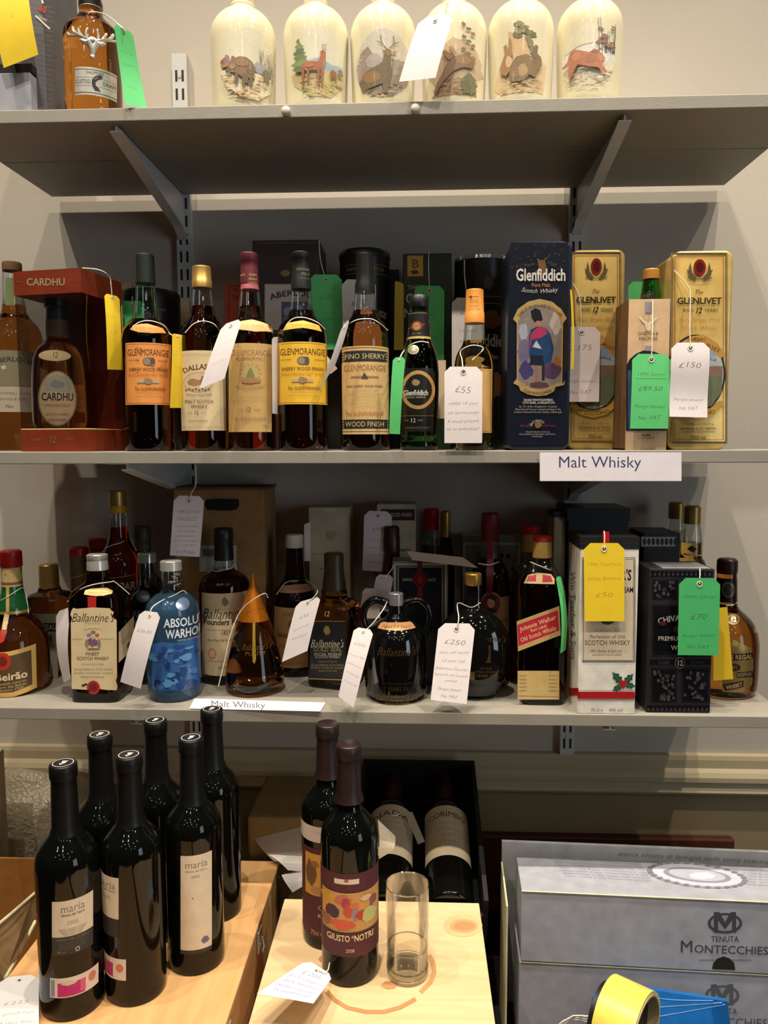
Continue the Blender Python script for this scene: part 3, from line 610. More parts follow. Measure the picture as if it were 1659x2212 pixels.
# ---- back row
r, e = carton('whisky_box', 'cream box corner behind the orange label bottle', 246, 294, 611, 968, 1.375, .05, Z2, paint('cream_card', 196, 172, 132, .6))
b = canister('whisky_tin', 'wide black cylinder tin behind the orange label bottle', 334, 966, [(640, 126), (966, 124)], 1.335, Z2, paint('black_tin', 22, 20, 20, .35), CAPBLK, [(632, 120), (638, 127), (652, 127)])
b.label('print', Art().text('1991', 350, 668, 5, C(170, 140, 70), 18).text('AGED 9', 262, 870, 8, C(170, 160, 150), 24), 'satin_print')
tag('green price tag hanging in front of the wide black cylinder tin', [(258, 650), (312, 650), (312, 742), (258, 742)], [1.262]*4, TG, [], [(286, 640, 1.265)], 0)
r, e = carton('whisky_box', 'cream topped green box behind the gold capped bottle', 383, 416, 650, 968, 1.40, .03, Z2, paint('bottle_green_card', 40, 74, 48, .5)); box('cream_band', (e[0]-.0005, 1.3995, e[2]-.045), (e[1]+.0005, 1.431, e[2]+.0005), M['cream_card'], r)
r, e = carton('whisky_box', 'orange red box behind the burgundy capped bottle', 492, 545, 613, 968, 1.36, .07, Z2, paint('orange_red_card', 176, 62, 26, .5))
Art().text('M', 508, 626, 10, C(60, 20, 12)).text('N', 508, 641, 10, C(60, 20, 12)).frame(494, 616, 543, 900, 1.5, C(90, 30, 16)).build('print', front_plane(1.3597), r, 'satin_print', 12)
r, e = carton('whisky_box', 'tall dark brown box with white scenic panel behind the yellow label bottle', 553, 694, 518, 968, 1.315, .10, Z2, paint('charcoal_brown_card', 52, 40, 38, .5))
a = Art().rect(571, 613, 692, 714, C(206, 200, 190)).frame(571, 613, 692, 714, 1.5, C(150, 120, 70)).text('ABERLOUR', 636, 633, 12, C(60, 44, 50), 108, 'b', arc=150).rect(608, 652, 664, 698, C(96, 100, 136)).blob(636, 690, 26, 14, C(176, 140, 84), 3).blob(622, 672, 12, 10, C(150, 160, 190), 4).rect(574, 718, 690, 720, C(150, 120, 70))
a.text('HIGHLAND', 634, 735, 7, C(180, 160, 120), 60).blob(617, 590, 12, 8, C(150, 120, 80), 5).rect(556, 524, 691, 526, C(110, 84, 60)); a.build('print', front_plane(1.3147), r, 'satin_print', 14)
b = canister('whisky_tin', 'black cylinder tin with gold lettering behind the dark capped sherry bottle', 790, 966, [(556, 108), (966, 106)], 1.345, Z2, paint('black_gold_tin', 26, 21, 18, .35), CAPBLK, [(546, 104), (552, 111), (562, 111), (563, 108)])
b.label('print', Art().text('FAMOUS', 765, 580, 8, C(170, 130, 60), 34).text('SCOTCH', 812, 580, 8, C(170, 130, 60), 34).text('GROUSE', 806, 672, 13, C(176, 160, 130), 62, 'b', 0, .25).line([(738, 570), (842, 570)], 1, C(150, 110, 50)).line([(738, 590), (842, 590)], 1, C(150, 110, 50)), 'satin_print')
r, e = carton('whisky_tin', 'narrow black tin peeking out beside the black cylinder tin', 832, 862, 582, 966, 1.40, .04, Z2, M['black_gold_tin'], cat='tin')
r, e = carton('whisky_box', 'dark green box with yellow emblem behind the green glass bottle', 871, 974, 547, 968, 1.33, .09, Z2, paint('dark_green_card', 30, 46, 22, .45))
a = Art().rect(880, 552, 914, 597, C(206, 160, 56)).text('B', 897, 570, 18, C(120, 84, 24), 16, 'b').blob(896, 588, 10, 5, C(60, 46, 20), 2).text('THE', 880, 621, 9, C(200, 200, 186), 24, al='l').text('GLEN', 876, 645, 20, C(200, 200, 186), 60, 'b', al='l').text('N', 872, 676, 18, C(200, 200, 186), 18, 'b', al='l')
a.build('print', front_plane(1.3297), r, 'satin_print', 14)
b = canister('whisky_tin', 'large black cylinder tin with chrome rim behind the orange capped bottle', 1038, 966, [(568, 118), (966, 122)], 1.345, Z2, paint('black_malt_tin', 24, 24, 26, .3), CHROME, [(560, 112), (563, 119), (570, 120)])
b.label('lettering', Art().text('Glenfiddich', 1042, 735, 26, C(196, 190, 180), 116, 'b').text('Pure Malt', 1055, 770, 9, C(170, 150, 110), 44), 'satin_print')
for k, (x, y, rx, ry, c_) in enumerate(((1055, 610, 12, 16, C(60, 56, 50)), (1062, 690, 22, 22, C(110, 70, 34)), (1070, 830, 26, 30, C(96, 60, 30)))): b.label('emblem', Art().blob(x, y, rx, ry, c_, k+3), 'satin_print')
for y in (640, 655): b.label('gold_line', Art().line([(980, y), (1096, y)], 1.2, C(150, 110, 50)), 'satin_print')
tag('green price tag in the shade of the tall dark brown box', [(668, 593), (738, 593), (742, 755), (672, 755)], [1.29]*4, TG, [('£120', .3, .13, .4), ('No VAT', .6, .09, .5)], [(692, 560, 1.3), (689, 518, 1.316)], 0, ink=C(56, 120, 72))
tag('white price tag in the shade behind the dark capped sherry bottle', [(738, 603), (812, 605), (812, 758), (742, 758)], [1.27]*4, TSHADE, [('£1', .32, .2, .5)], [(775, 570, 1.275)], 0)
tag('mustard yellow tag hanging edge on beside the dark green box', [(853, 606), (872, 612), (872, 756), (851, 756)], [1.30]*4, C(190, 160, 50), [], None, 0, eye=False)
tag('green price tag hanging on the dark green box', [(896, 616), (960, 618), (959, 777), (893, 777)], [1.30]*4, TG, [('£90', .4, .12, .4), ('No VAT', .7, .08, .5)], [(926, 580, 1.31), (926, 546, 1.331)], 0, ink=C(56, 120, 72))
tag('white price tag hanging on the large black cylinder tin', [(976, 643), (1046, 643), (1046, 800), (976, 800)], [1.262]*4, TSHADE, [('£65', .2, .14, .5), ('12 year', .45, .1, .6), ('bottle', .6, .1, .5), ('boxed', .72, .1, .5)], [(1004, 600, 1.268), (1003, 562, 1.28)], 0)
tag('cream card tucked behind the green glass bottle', [(938, 778), (963, 778), (964, 904), (940, 904)], [1.25]*4, TC_, [], None, 0, eye=False, cut=0, name='card_label', cat='card')
# ---- bottle at the left end, behind the windowed box
b = Bottle('whisky_bottle', 'whisky bottle with grey band label half hidden behind the windowed red box', 44, 969, Z2, [(586, 40), (600, 42), (640, 44), (672, 50), (688, 66), (702, 90), (720, 106), (745, 112), (969, 112)], G_DARK, Y=YF+.215, fill=660)
b.cap('cork_cap', [(567, 39), (570, 40), (586, 40)], CORK); b.label('neck_label', Art().rect(12, 600, 30, 660, C(140, 150, 96)), 'paper')
b.label('label', Art().rect(-20, 757, 94, 834, C(140, 132, 104)).text('ABERLOUR', 28, 776, 10, C(60, 56, 50), 92, 'b', arc=130).blob(8, 794, 6, 5, C(210, 200, 180), 2).rect(-20, 835, 94, 890, C(196, 184, 162)).text('CAMPBELL & SONS', 34, 850, 5, C(120, 110, 96), 80).text('SINGLE MALT', 34, 862, 5, C(120, 110, 96), 70).text('70cl', 20, 878, 6, C(90, 80, 70), 18))
# ---- windowed gift box
P0 = atY(46, 970, YF+.030); P1 = atY(189, 970, YF+.010); dx, dy = P1.x-P0.x, P1.y-P0.y; L = math.hypot(dx, dy); ux = (dx/L, dy/L); nx = (-ux[1], ux[0]); D = .108
B0 = (P0.x, P0.y); B1 = (P1.x, P1.y); B2 = (P1.x+nx[0]*D, P1.y+nx[1]*D); B3 = (P0.x+nx[0]*D, P0.y+nx[1]*D)
def inset(t): c = ((B0[0]+B2[0])/2, (B0[1]+B2[1])/2); return [(c[0]+(p[0]-c[0])*t, c[1]+(p[1]-c[1])*t) for p in (B0, B1, B2, B3)]
zt = atY(100, 586, P0.y).z; za = atY(100, 638, P0.y).z; zb_ = atY(100, 929, P0.y).z
r = thing('gift_box', 'red brown gift box with clear window showing an oval label bottle', 'gift box', ((B0[0]+B2[0])/2, (B0[1]+B2[1])/2, Z2)); GB = r
prism('base_band', (B0, B1, B2, B3), Z2, zb_, CARD1, r); prism('top_band', (B0, B1, B2, B3), za, zt, CARD1, r)
q = inset(.985); prism('back_panel', (q[2], q[3], (q[3][0]-nx[0]*.002, q[3][1]-nx[1]*.002), (q[2][0]-nx[0]*.002, q[2][1]-nx[1]*.002)), zb_, za, CARD1, r)
mesh('window_pane', [(q[0][0], q[0][1], zb_), (q[1][0], q[1][1], zb_), (q[2][0], q[2][1], zb_), (q[2][0], q[2][1], za), (q[1][0], q[1][1], za), (q[0][0], q[0][1], za), (q[3][0], q[3][1], zb_), (q[3][0], q[3][1], za)], [(0, 1, 4, 5), (1, 2, 3, 4), (6, 0, 5, 7)], PLAS, r)
EDGE = paint('cut_card_edge', 214, 180, 120, .6)
tube('cut_edge', [(q[1][0], q[1][1], zb_+.001), (q[2][0], q[2][1], zb_+.001), (q[2][0], q[2][1], za)], .0011, EDGE, r, 5, 0); tube('cut_edge', [(q[0][0], q[0][1], zb_+.001), (q[1][0], q[1][1], zb_+.001)], .0009, EDGE, r, 5, 0)
fh = plane_host((B0[0], B0[1], Z2), (ux[0], ux[1], 0), (0, 0, 1))
Art().text('CARDHU', 99, 609, 15, C(214, 190, 150), 84, 'b').line([(36, 609), (46, 609)], 2, C(170, 120, 80)).line([(152, 606), (162, 606)], 2, C(170, 120, 80)).text('YEARS', 79, 949, 6, C(180, 140, 96), 24).text('12', 114, 949, 15, C(190, 150, 104), 15).text('OLD', 151, 948, 6, C(180, 140, 96), 18).build('print', fh, r, 'foil_print', 14)
cx, cy = (B0[0]+B2[0])/2, (B0[1]+B2[1])/2; px = 128
b = Bottle('whisky_bottle', 'round shouldered bottle with oval label inside the windowed gift box', 134, 962, zb_+.001, [(692, 46), (700, 44), (728, 46), (740, 60), (756, 88), (780, 104), (830, 112), (900, 114), (925, 110), (929, 106)], G_DARK, Y=cy-.004, yaw=-.15)
b.cap('stopper', [(642, 40), (648, 50), (664, 50), (667, 42), (694, 44)], CAPBLK); b.cap('neck_band', [(690, 42), (693, 46), (728, 47)], paint('brown_neck_band', 92, 64, 44, .5))
b.label('neck_label', Art().ell(118, 768, 35, 12, C(216, 190, 140)).text('12', 119, 767, 12, C(50, 40, 30), 13, sh=.2))
a = Art().ell(124, 861, 42, 60, C(150, 130, 96), 40).ell(124, 861, 39, 57, C(206, 176, 136), 40).ell(124, 832, 30, 22, C(170, 164, 150)).blob(124, 830, 18, 10, C(140, 140, 130), 3).rect(88, 846, 160, 874, C(206, 176, 136)).text('CARDHU', 124, 857, 16, C(44, 40, 34), 70, 'b').text('HIGHLAND MALT', 124, 876, 5, C(180, 110, 70), 56).text('SCOTCH WHISKY', 124, 895, 5, C(140, 90, 60), 50).text('JOHN WALKER', 124, 907, 5, C(120, 80, 56), 40)
b.label('label', a)
tag('yellow price tag dangling at the side of the windowed gift box', [(225, 633), (258, 641), (262, 799), (232, 798)], [YF+.045, YF+.06, YF+.06, YF+.045], TY, [('7 year', .3, .1, .5), ('£35', .5, .12, .5)], [(240, 618, YF+.052), (236, 597, YF+.05), (214, 583, YF+.03), (178, 579, YF+.018)], .003, ink=C(190, 160, 50), cut=.18)
tag('pink card leaning inside behind the gift box window', [(186, 765), (240, 820), (238, 880), (198, 862)], [1.255]*4, C(170, 110, 100), [], None, 0, eye=False, cut=0, name='card_label', cat='card')
# ---- round malt bottles
def malt(label, px, cap, capm, prof, body, fill, neck=None, capn='capsule'):
    b = Bottle('whisky_bottle', label, px, 969, Z2, prof, body, Y=YA, fill=fill, neck=neck); b.cap(capn, cap, capm); return b
OR, OI = C(238, 154, 74), C(96, 52, 24)
b1 = malt('sherry wood malt bottle with orange label and dark green capsule', 325, [(550, 37), (553, 40), (566, 41), (586, 41), (613, 43)], paint('dark_green_capsule', 28, 34, 28, .45),
          [(612, 40), (640, 44), (670, 50), (688, 58), (697, 74), (708, 92), (722, 104), (738, 108), (969, 105)], G_DEEP, 692, G_CLEARG)
b1.label('capsule_print', Art().text('FINCH', 306, 588, 6, C(120, 116, 92), 26).text('MALT', 306, 598, 6, C(120, 116, 92), 24).text('WHISKY', 308, 606, 5, C(120, 116, 92), 26))
def smallprint(a, x0, x1, y0, y1, n, col, h=2.6):
    for k in range(n): a.text('distilled and bottled in scotland', (x0+x1)/2, y0+(y1-y0)*k/max(1, n-1), h, col, (x1-x0)*(.75+.25*math.sin(k*2.1)), 't')
def gm(a, x0, x1, y0, y1, bg, ink, dirty=None):
    cx = (x0+x1)/2; a.rect(x0, y0, x1, y1, bg).frame(x0+2, y0+3, x1-2, y1-3, .8, ink); a.text('GLENMORANGIE', cx, y0+21, 14, ink, (x1-x0)*.92)
    a.ell(cx-2, y0+41, 10, 9, C(110, 96, 84)).rect(cx-2, y0+32, cx+10, y0+50, C(110, 96, 84)).ell(cx+10, y0+41, 5, 9, C(90, 78, 68)).ell(cx-3, y0+41, 8, 7.5, C(150, 132, 112)); a.text('MATURED', x0+18, y0+38, 2.4, ink, 24).text('FINISHED', x1-16, y0+38, 2.4, ink, 22)
    a.text('SHERRY WOOD FINISH', cx, y0+58, 7.5, ink, (x1-x0)*.86).text('SINGLE HIGHLAND MALT WHISKY', cx, y0+69, 6, C(206, 112, 60) if bg == OR else C(214, 150, 40), (x1-x0)*.9)
    a.rect(cx-24, y0+80, cx+24, y0+87, C(196, 170, 140)).blob(cx, y0+83, 11, 8, C(150, 128, 104), 3); a.text('The GLENMORANGIE', cx+4, y0+100, 7, ink, (x1-x0)*.68); smallprint(a, x0+18, x1-18, y0+109, y0+116, 2, ink, 2); return a
a = gm(Art(), 271, 369, 740, 874, OR, OI)
for k in range(9): R = random.Random(k); a.blob(275+R.random()*88, 744+R.random()*60, 3+R.random()*4, 2, C(196, 120, 60), k, 9, .6)
b1.label('label', a); b1.label('neck_label', Art().poly([(282, 712), (288, 702), (318, 699), (350, 706), (358, 716), (330, 719), (300, 718)], OR).text('SHERRY WOOD', 318, 709, 5, C(190, 100, 50), 50))
tag('yellow price tag hanging between the orange label and cream label bottles', [(372, 720), (396, 724), (394, 881), (367, 881)], [YF+.014, YF+.024, YF+.024, YF+.008], C(226, 190, 36), [('10', .45, .16, .5)], [(b1, 366, 716), (b1, 352, 700), (b1, 326, 693), (b1, 300, 697), (b1, 282, 712)], .002, ink=C(180, 150, 40), cut=.14)
b2 = malt('malt bottle with cream label and gold ribbed screw cap', 445, [(576, 39), (579, 41), (606, 41), (607, 43), (623, 43)], BRASS, [(622, 40), (640, 44), (662, 48), (684, 56), (696, 70), (710, 88), (726, 97), (745, 101), (969, 99)], G_DARK, 663)
CRM = C(226, 204, 160); a = Art().rect(388, 757, 488, 930, CRM).text('DALLAS DHU', 440, 792, 11, C(96, 60, 40), 92, 'b', arc=120).ell(428, 826, 32, 22, C(200, 168, 120)).ell(428, 826, 30, 20, C(222, 198, 156)).blob(420, 826, 18, 9, C(170, 128, 88), 3).blob(440, 822, 8, 12, C(150, 108, 76), 5)
for k in range(8): a.ell(402+k*7, 842-(k % 2)*2, 3, 2.4, C(160, 116, 80), 8)
a.text('SINGLE HIGHLAND', 430, 853, 4, C(150, 116, 84), 56, arc=-200).text('MALT SCOTCH', 430, 867, 7, C(96, 64, 44), 62).text('WHISKY', 430, 878, 7, C(96, 64, 44), 36).text('AGED', 410, 891, 2.6, C(150, 116, 84), 10).text('12', 424, 891, 8, C(96, 64, 44), 10).text('YEARS', 440, 891, 2.6, C(150, 116, 84), 13).text('GORDON MACPHAIL', 428, 909, 3.2, C(130, 96, 66), 42).line([(392, 922), (486, 922)], .8, C(180, 150, 110)).line([(392, 764), (486, 764)], .8, C(200, 170, 130))
b2.label('label', a)
b3 = malt('malt bottle with pale gold label and burgundy capsule', 546, [(547, 36), (550, 39), (566, 39), (567, 37), (580, 38), (614, 40)], BURG, [(626, 40), (650, 45), (678, 52), (692, 62), (702, 82), (716, 96), (732, 103), (750, 105), (969, 103)], G_DARK, 664)
b3.cap('pink_collar', [(613, 38), (627, 40)], PINK); b3.label('capsule_print', Art().text('GLEN', 546, 593, 5, C(220, 180, 120), 17).text('SINGLE', 546, 602, 5, C(220, 180, 120), 18).text('SCOTCH', 546, 611, 5, C(220, 180, 120), 18).text('NCE', 524, 593, 5, C(220, 180, 120), 10))
PG = C(206, 168, 104); a = Art().rect(494, 741, 587, 933, PG).text('GLENMORANGIE', 541, 762, 13, C(150, 104, 72), 88).text('MILLENNIUM MALT', 540, 775, 7, C(140, 104, 74), 66).ell(541, 806, 17, 17, C(196, 176, 110))
for k in range(14): t = k*.449; a.line([(541+18*math.cos(t), 806+18*math.sin(t)), (541+24*math.cos(t), 806+24*math.sin(t))], 1.4, C(190, 150, 84))
a.poly([(530, 820), (536, 802), (541, 793), (546, 802), (553, 820)], C(140, 132, 84)).blob(541, 822, 26, 7, C(176, 132, 84), 4).text('SINGLE HIGHLAND MALT WHISKY', 540, 838, 5, C(170, 110, 80), 66, arc=-120); smallprint(a, 500, 582, 858, 866, 2, C(160, 124, 80)); a.text('12', 536, 884, 10, C(110, 80, 52), 12).text('AGED', 520, 885, 3, C(130, 96, 64), 12).text('YEARS', 555, 885, 3, C(130, 96, 64), 14).text('The GLENMORANGIE', 540, 904, 6, C(160, 120, 80), 70).text('70cl', 575, 920, 4, C(140, 104, 70), 14)
b3.label('label', a); b3.label('neck_label', Art().poly([(516, 694), (545, 690), (580, 697), (588, 712), (552, 716), (512, 711)], C(220, 180, 120)).text('10 YEARS', 548, 703, 5, C(180, 130, 80), 40))
tag('white price tag hanging slanted between the cream and pale gold label bottles', [(480, 702), (524, 687), (485, 818), (431, 840)], [YF-.012, YF-.012, YF-.02, YF-.02], TW, [('very rare old', .35, .07, .7), ('bottle from', .5, .07, .6), ('closed distillery', .65, .07, .7)], [(b2, 478, 716), (b2, 462, 699), (b2, 440, 694), (b2, 418, 700), (b2, 400, 718)], .002, ink=C(205, 196, 200), cut=.2)
b4 = malt('sherry wood malt bottle with yellow label and dark green capsule', 655, [(545, 36), (548, 40), (560, 40), (561, 38), (580, 38), (600, 40), (610, 44), (626, 44)], M['dark_green_capsule'], [(624, 41), (650, 46), (676, 54), (688, 66), (698, 86), (712, 100), (728, 106), (745, 107), (969, 104)], G_DEEP, 672)
b4.label('capsule_print', Art().text('GLENMORANGIE', 654, 581, 5, C(140, 130, 100), 28).text('MALT', 660, 591, 6, C(140, 130, 100), 18).text('WHISKY', 658, 602, 5, C(140, 130, 100), 20))
YL = C(240, 190, 52); b4.label('label', gm(Art(), 600, 707, 738, 873, YL, OI)); b4.label('neck_label', Art().poly([(612, 712), (620, 697), (655, 692), (688, 700), (695, 713), (655, 708)], C(236, 180, 70)).text('SHERRY WOOD', 656, 702, 5, C(190, 130, 50), 52))
tag('thin white tag wedged between the pale gold and yellow label bottles', [(587, 729), (603, 727), (600, 895), (588, 893)], [YF+.014, YF+.03, YF+.03, YF+.014], TSHADE, [], [(b4, 612, 712), (b4, 630, 690), (b4, 655, 686), (b4, 684, 694), (b4, 700, 706)], 0, eye=False, cut=.2)
b5 = malt('sherry finish malt bottle with striped black and gold label', 790, [(548, 34), (551, 37), (590, 37), (608, 38), (616, 43), (632, 44)], CAPBLK, [(630, 42), (650, 46), (674, 52), (688, 64), (698, 82), (712, 94), (730, 100), (748, 101), (969, 100)], G_DARK, 672)
a = Art().rect(736, 747, 840, 938, C(214, 180, 118)).rect(736, 757, 840, 781, C(40, 38, 34)).rect(736, 906, 840, 926, C(40, 38, 34)).line([(736, 751), (840, 751)], 1.2, C(70, 56, 40)).line([(736, 932), (840, 932)], 1.2, C(70, 56, 40)).text('FINO SHERRY', 788, 769, 11, C(216, 190, 136), 88).text('GLENMORANGIE', 788, 794, 13, C(170, 104, 60), 92).line([(758, 814), (818, 814)], 4, C(170, 120, 90)).poly([(780, 818), (787, 804), (796, 818)], C(90, 60, 60)).text('FINO SHERRY WOOD FINISH', 788, 834, 5, C(60, 46, 34), 78)
smallprint(a, 750, 828, 843, 878, 6, C(176, 140, 90)); a.text('The GLENMORANGIE', 788, 893, 8, C(190, 110, 60), 84).text('WOOD FINISH', 788, 916, 11, C(216, 190, 136), 84); b5.label('label', a)
tag('white price tag hanging twisted on the striped label sherry bottle', [(738, 706), (756, 687), (724, 788), (686, 849)], [YF-.012, YF-.004, YF-.004, YF-.02], TW, [], [(b5, 748, 702), (b5, 770, 691), (b5, 800, 689), (b5, 820, 697), (b5, 836, 708)], .002, cut=.2)
tag('small cream card peeking out beside the yellow label bottle', [(706, 768), (729, 796), (714, 808), (700, 792)], [YF+.05]*4, TC_, [('sherry', .5, .2, .7)], None, 0, eye=False, cut=0, name='card_label', cat='card')
b6 = malt('dark green glass malt bottle with shield label and black cap', 905, [(638, 38), (642, 42), (664, 42), (666, 40)], CAPBLK, [(664, 40), (690, 44), (728, 50), (742, 58), (756, 70), (776, 80), (800, 85), (840, 85), (900, 80), (940, 76), (956, 82), (969, 80)], G_GREEN, None, capn='screw_cap')
b6.label('neck_label', Art().rect(878, 672, 928, 726, C(26, 24, 24)).rect(876, 726, 930, 731, C(180, 150, 80)).ell(900, 704, 13, 11, C(120, 60, 40)).ell(900, 704, 8, 8, C(170, 140, 90)).line([(882, 708), (918, 700)], 2, C(190, 40, 40)).text('EST 1887', 900, 720, 3, C(160, 140, 100), 20).line([(880, 676), (922, 676)], 1, C(170, 140, 90)), 'satin_print')
a = Art().rect(868, 795, 936, 932, C(28, 28, 26)).ell(903, 842, 37, 42, C(190, 150, 90), 34).ell(903, 842, 30, 34, C(30, 30, 28), 34).blob(898, 826, 10, 8, C(150, 130, 90), 3).text('Glenfiddich', 898, 848, 11, C(220, 214, 200), 54, 'b').text('SPECIAL RESERVE', 898, 858, 4, C(200, 180, 140), 42).rect(868, 898, 936, 916, C(24, 24, 22)).line([(868, 898), (936, 898)], 1, C(150, 120, 70)).text('12', 892, 908, 9, C(220, 214, 200), 12).text('AGED', 878, 908, 3, C(160, 150, 130), 10).text('YEARS', 908, 908, 3, C(160, 150, 130), 12).text('SINGLE MALT SCOTCH WHISKY', 902, 924, 3.5, C(140, 120, 90), 52)
b6.label('label', a, 'satin_print'); b6.label('medallion', Art().ell(893, 755, 12, 10, C(200, 186, 140)).ell(893, 755, 9.5, 8, C(150, 150, 120)).text('1887', 893, 755, 6, C(230, 220, 190), 14), 'foil_print')
tag('bright green price tag on the dark green glass bottle', [(849, 772), (876, 771), (864, 938), (841, 937)], [YF-.004, YF-.012, YF-.012, YF-.004], TG, [], [(b6, 872, 757), (b6, 890, 743), (b6, 910, 738), (b6, 926, 740)], .002, cut=.22)
b7 = malt('pale whisky bottle with orange capsule behind a white tag', 1023, [(626, 36), (628, 38), (674, 39), (676, 42), (699, 43)], ORANGE, [(698, 42), (715, 44), (738, 48), (750, 58), (762, 72), (778, 82), (796, 86), (969, 84)], G_YEL, 737)
b7.label('capsule_print', Art().text('GLEN', 1024, 651, 5, C(140, 90, 40), 20).text('SINGLE', 1024, 660, 4.5, C(140, 90, 40), 22).text('SCOTCH', 1024, 668, 4.5, C(140, 90, 40), 24).line([(1012, 641), (1034, 641)], 1.4, C(110, 70, 34)).poly([(1012, 641), (1019, 637), (1019, 645)], C(110, 70, 34)), 'satin_print')
b7.label('label', Art().rect(982, 796, 1062, 935, C(206, 160, 92)).frame(984, 799, 1060, 932, 1, C(140, 90, 50)))
tag('white price tag with a pencilled price on the pale whisky bottle', [(960, 792), (1042, 792), (1041, 957), (960, 957)], [YF-.008]*4, TW, [('£55', .3, .17, .45), ('1990s 10 year', .48, .08, .82), ('old Glenmorangie', .6, .08, .84), ('A lovely present', .71, .08, .84), ('to an enthusiast!', .81, .08, .86)], [(b7, 998, 775), (b7, 996, 756), (b7, 1020, 746), (b7, 1044, 753), (b7, 1020, 778)], .0015, cut=.15)
# ---- square tins
BLUET = paint('navy_enamel_tin', 26, 32, 48, .3, .2); GOLDT = paint('gold_enamel_tin', 206, 172, 96, .32, .35)
r = tin('whisky_tin', 'tall navy tin with a highlander portrait panel', 1095, 1229, 521, 968, YF+.014, .1, Z2, BLUET)
for o in (r,):
    F = front_plane(YF+.0138); a = Art().poly([(1104, 524), (1226, 523), (1229, 530), (1226, 958), (1220, 962), (1102, 962), (1099, 956), (1101, 530)], C(28, 32, 46))
    for k in range(70): R = random.Random(k*7); a.blob(1104+R.random()*118, 526+R.random()*70, 1+R.random()*3, 1+R.random()*2, [C(74, 62, 56), C(60, 60, 66), C(84, 70, 50)][k % 3], k, 7, .5)
    a.poly([(1160, 560), (1154, 550), (1150, 545), (1157, 556), (1166, 562), (1174, 562), (1183, 556), (1190, 545), (1186, 554), (1177, 564), (1180, 580), (1182, 592), (1150, 592), (1164, 580)], C(120, 92, 60)).text('Pure', 1143, 572, 8, C(96, 84, 62), 24, sh=.2, rot=-.3).text('Malt', 1192, 570, 8, C(96, 84, 62), 22, sh=.2, rot=.3)
    a.text('Glenfiddich', 1168, 594, 25, C(232, 226, 214), 108, 'b').text('Pure Malt', 1168, 616, 8, C(180, 116, 80), 40, 'b').text('Scotch Whisky', 1166, 629, 9, C(216, 210, 200), 78, sh=.35, arc=-220)
    G = C(196, 164, 106); a.poly([(1108, 690), (1118, 668), (1140, 652), (1166, 646), (1192, 652), (1212, 668), (1224, 688), (1216, 698), (1214, 830), (1220, 822), (1218, 832), (1200, 836), (1196, 846), (1180, 854), (1160, 856), (1140, 852), (1124, 844), (1120, 834), (1108, 828), (1116, 818), (1116, 698)], G)
    a.poly([(1119, 694), (1128, 676), (1146, 664), (1166, 660), (1188, 664), (1204, 676), (1213, 694), (1212, 824), (1192, 832), (1180, 840), (1164, 842), (1144, 838), (1134, 830), (1119, 822)], C(150, 136, 130))
    for k, (x, y, rx, ry, c_) in enumerate([(1130, 716, 12, 22, C(180, 178, 196)), (1132, 760, 16, 30, C(120, 110, 140)), (1200, 700, 14, 26, C(196, 186, 176)), (1190, 800, 24, 22, C(96, 70, 100)), (1136, 800, 18, 22, C(80, 72, 120)), (1204, 780, 9, 12, C(170, 110, 70)), (1164, 832, 26, 8, C(100, 70, 70))]): a.blob(x, y, rx, ry, c_, k, 20, .3)
    a.poly([(1148, 686), (1146, 672), (1156, 666), (1166, 670), (1170, 682), (1172, 692), (1154, 696)], C(40, 38, 48)).blob(1163, 700, 8, 8, C(190, 130, 110), 3).poly([(1146, 712), (1160, 706), (1178, 708), (1188, 722), (1196, 752), (1190, 782), (1170, 788), (1146, 786), (1142, 760), (1142, 730)], C(44, 74, 118)).poly([(1146, 722), (1160, 708), (1178, 708), (1182, 720), (1168, 730), (1148, 734), (1142, 760)], C(190, 60, 104)).poly([(1150, 750), (1158, 736), (1170, 754)], C(210, 206, 210)).poly([(1146, 768), (1172, 768), (1176, 790), (1144, 788)], C(34, 44, 60)).rect(1156, 790, 1162, 826, C(170, 116, 92)).rect(1170, 788, 1176, 822, C(60, 44, 48))
    a.text('CLANS OF THE HIGHLANDS OF SCOTLAND', 1166, 660, 6, C(90, 70, 44), 108, arc=58).text('CLAN MONTGOMERIE', 1161, 850, 6, C(90, 70, 44), 62, arc=-60)
    a.text('HUGH MONTGOMERIE,', 1163, 864, 4.5, C(220, 214, 200), 64, 'b').text('12TH EARL of EGLINTON', 1163, 870, 4.5, C(220, 214, 200), 70, 'b').text('by Sir John Singleton Copley', 1162, 878, 4, C(190, 180, 160), 82, sh=.2).text('Reproduced from an original painting in the', 1162, 884, 4, C(190, 180, 160), 98, sh=.2).text('Scottish National Portrait Gallery, Edinburgh.', 1162, 890, 4, C(190, 180, 160), 104, sh=.2)
    a.blob(1162, 917, 9, 9, C(140, 110, 70), 4).text('ESTABLISHED', 1162, 908, 4, C(210, 200, 180), 30, arc=16).text('18', 1146, 917, 5, C(220, 210, 190), 8).text('Wm Grant', 1137, 920, 5, C(160, 50, 60), 28, sh=.3).text('and Sons', 1186, 919, 5, C(160, 50, 60), 26, sh=.3).text('WILLIAM GRANT & SONS LTD', 1161, 933, 3, C(180, 176, 160), 52).text('THE GLENFIDDICH DISTILLERY, DUFFTOWN', 1160, 938, 3, C(180, 176, 160), 78).text('SCOTLAND', 1160, 943, 3, C(180, 176, 160), 22)
    painterly(a, 1117, 1215, 658, 845, seed=5).build('print', F, r, 'tin_print', 16)
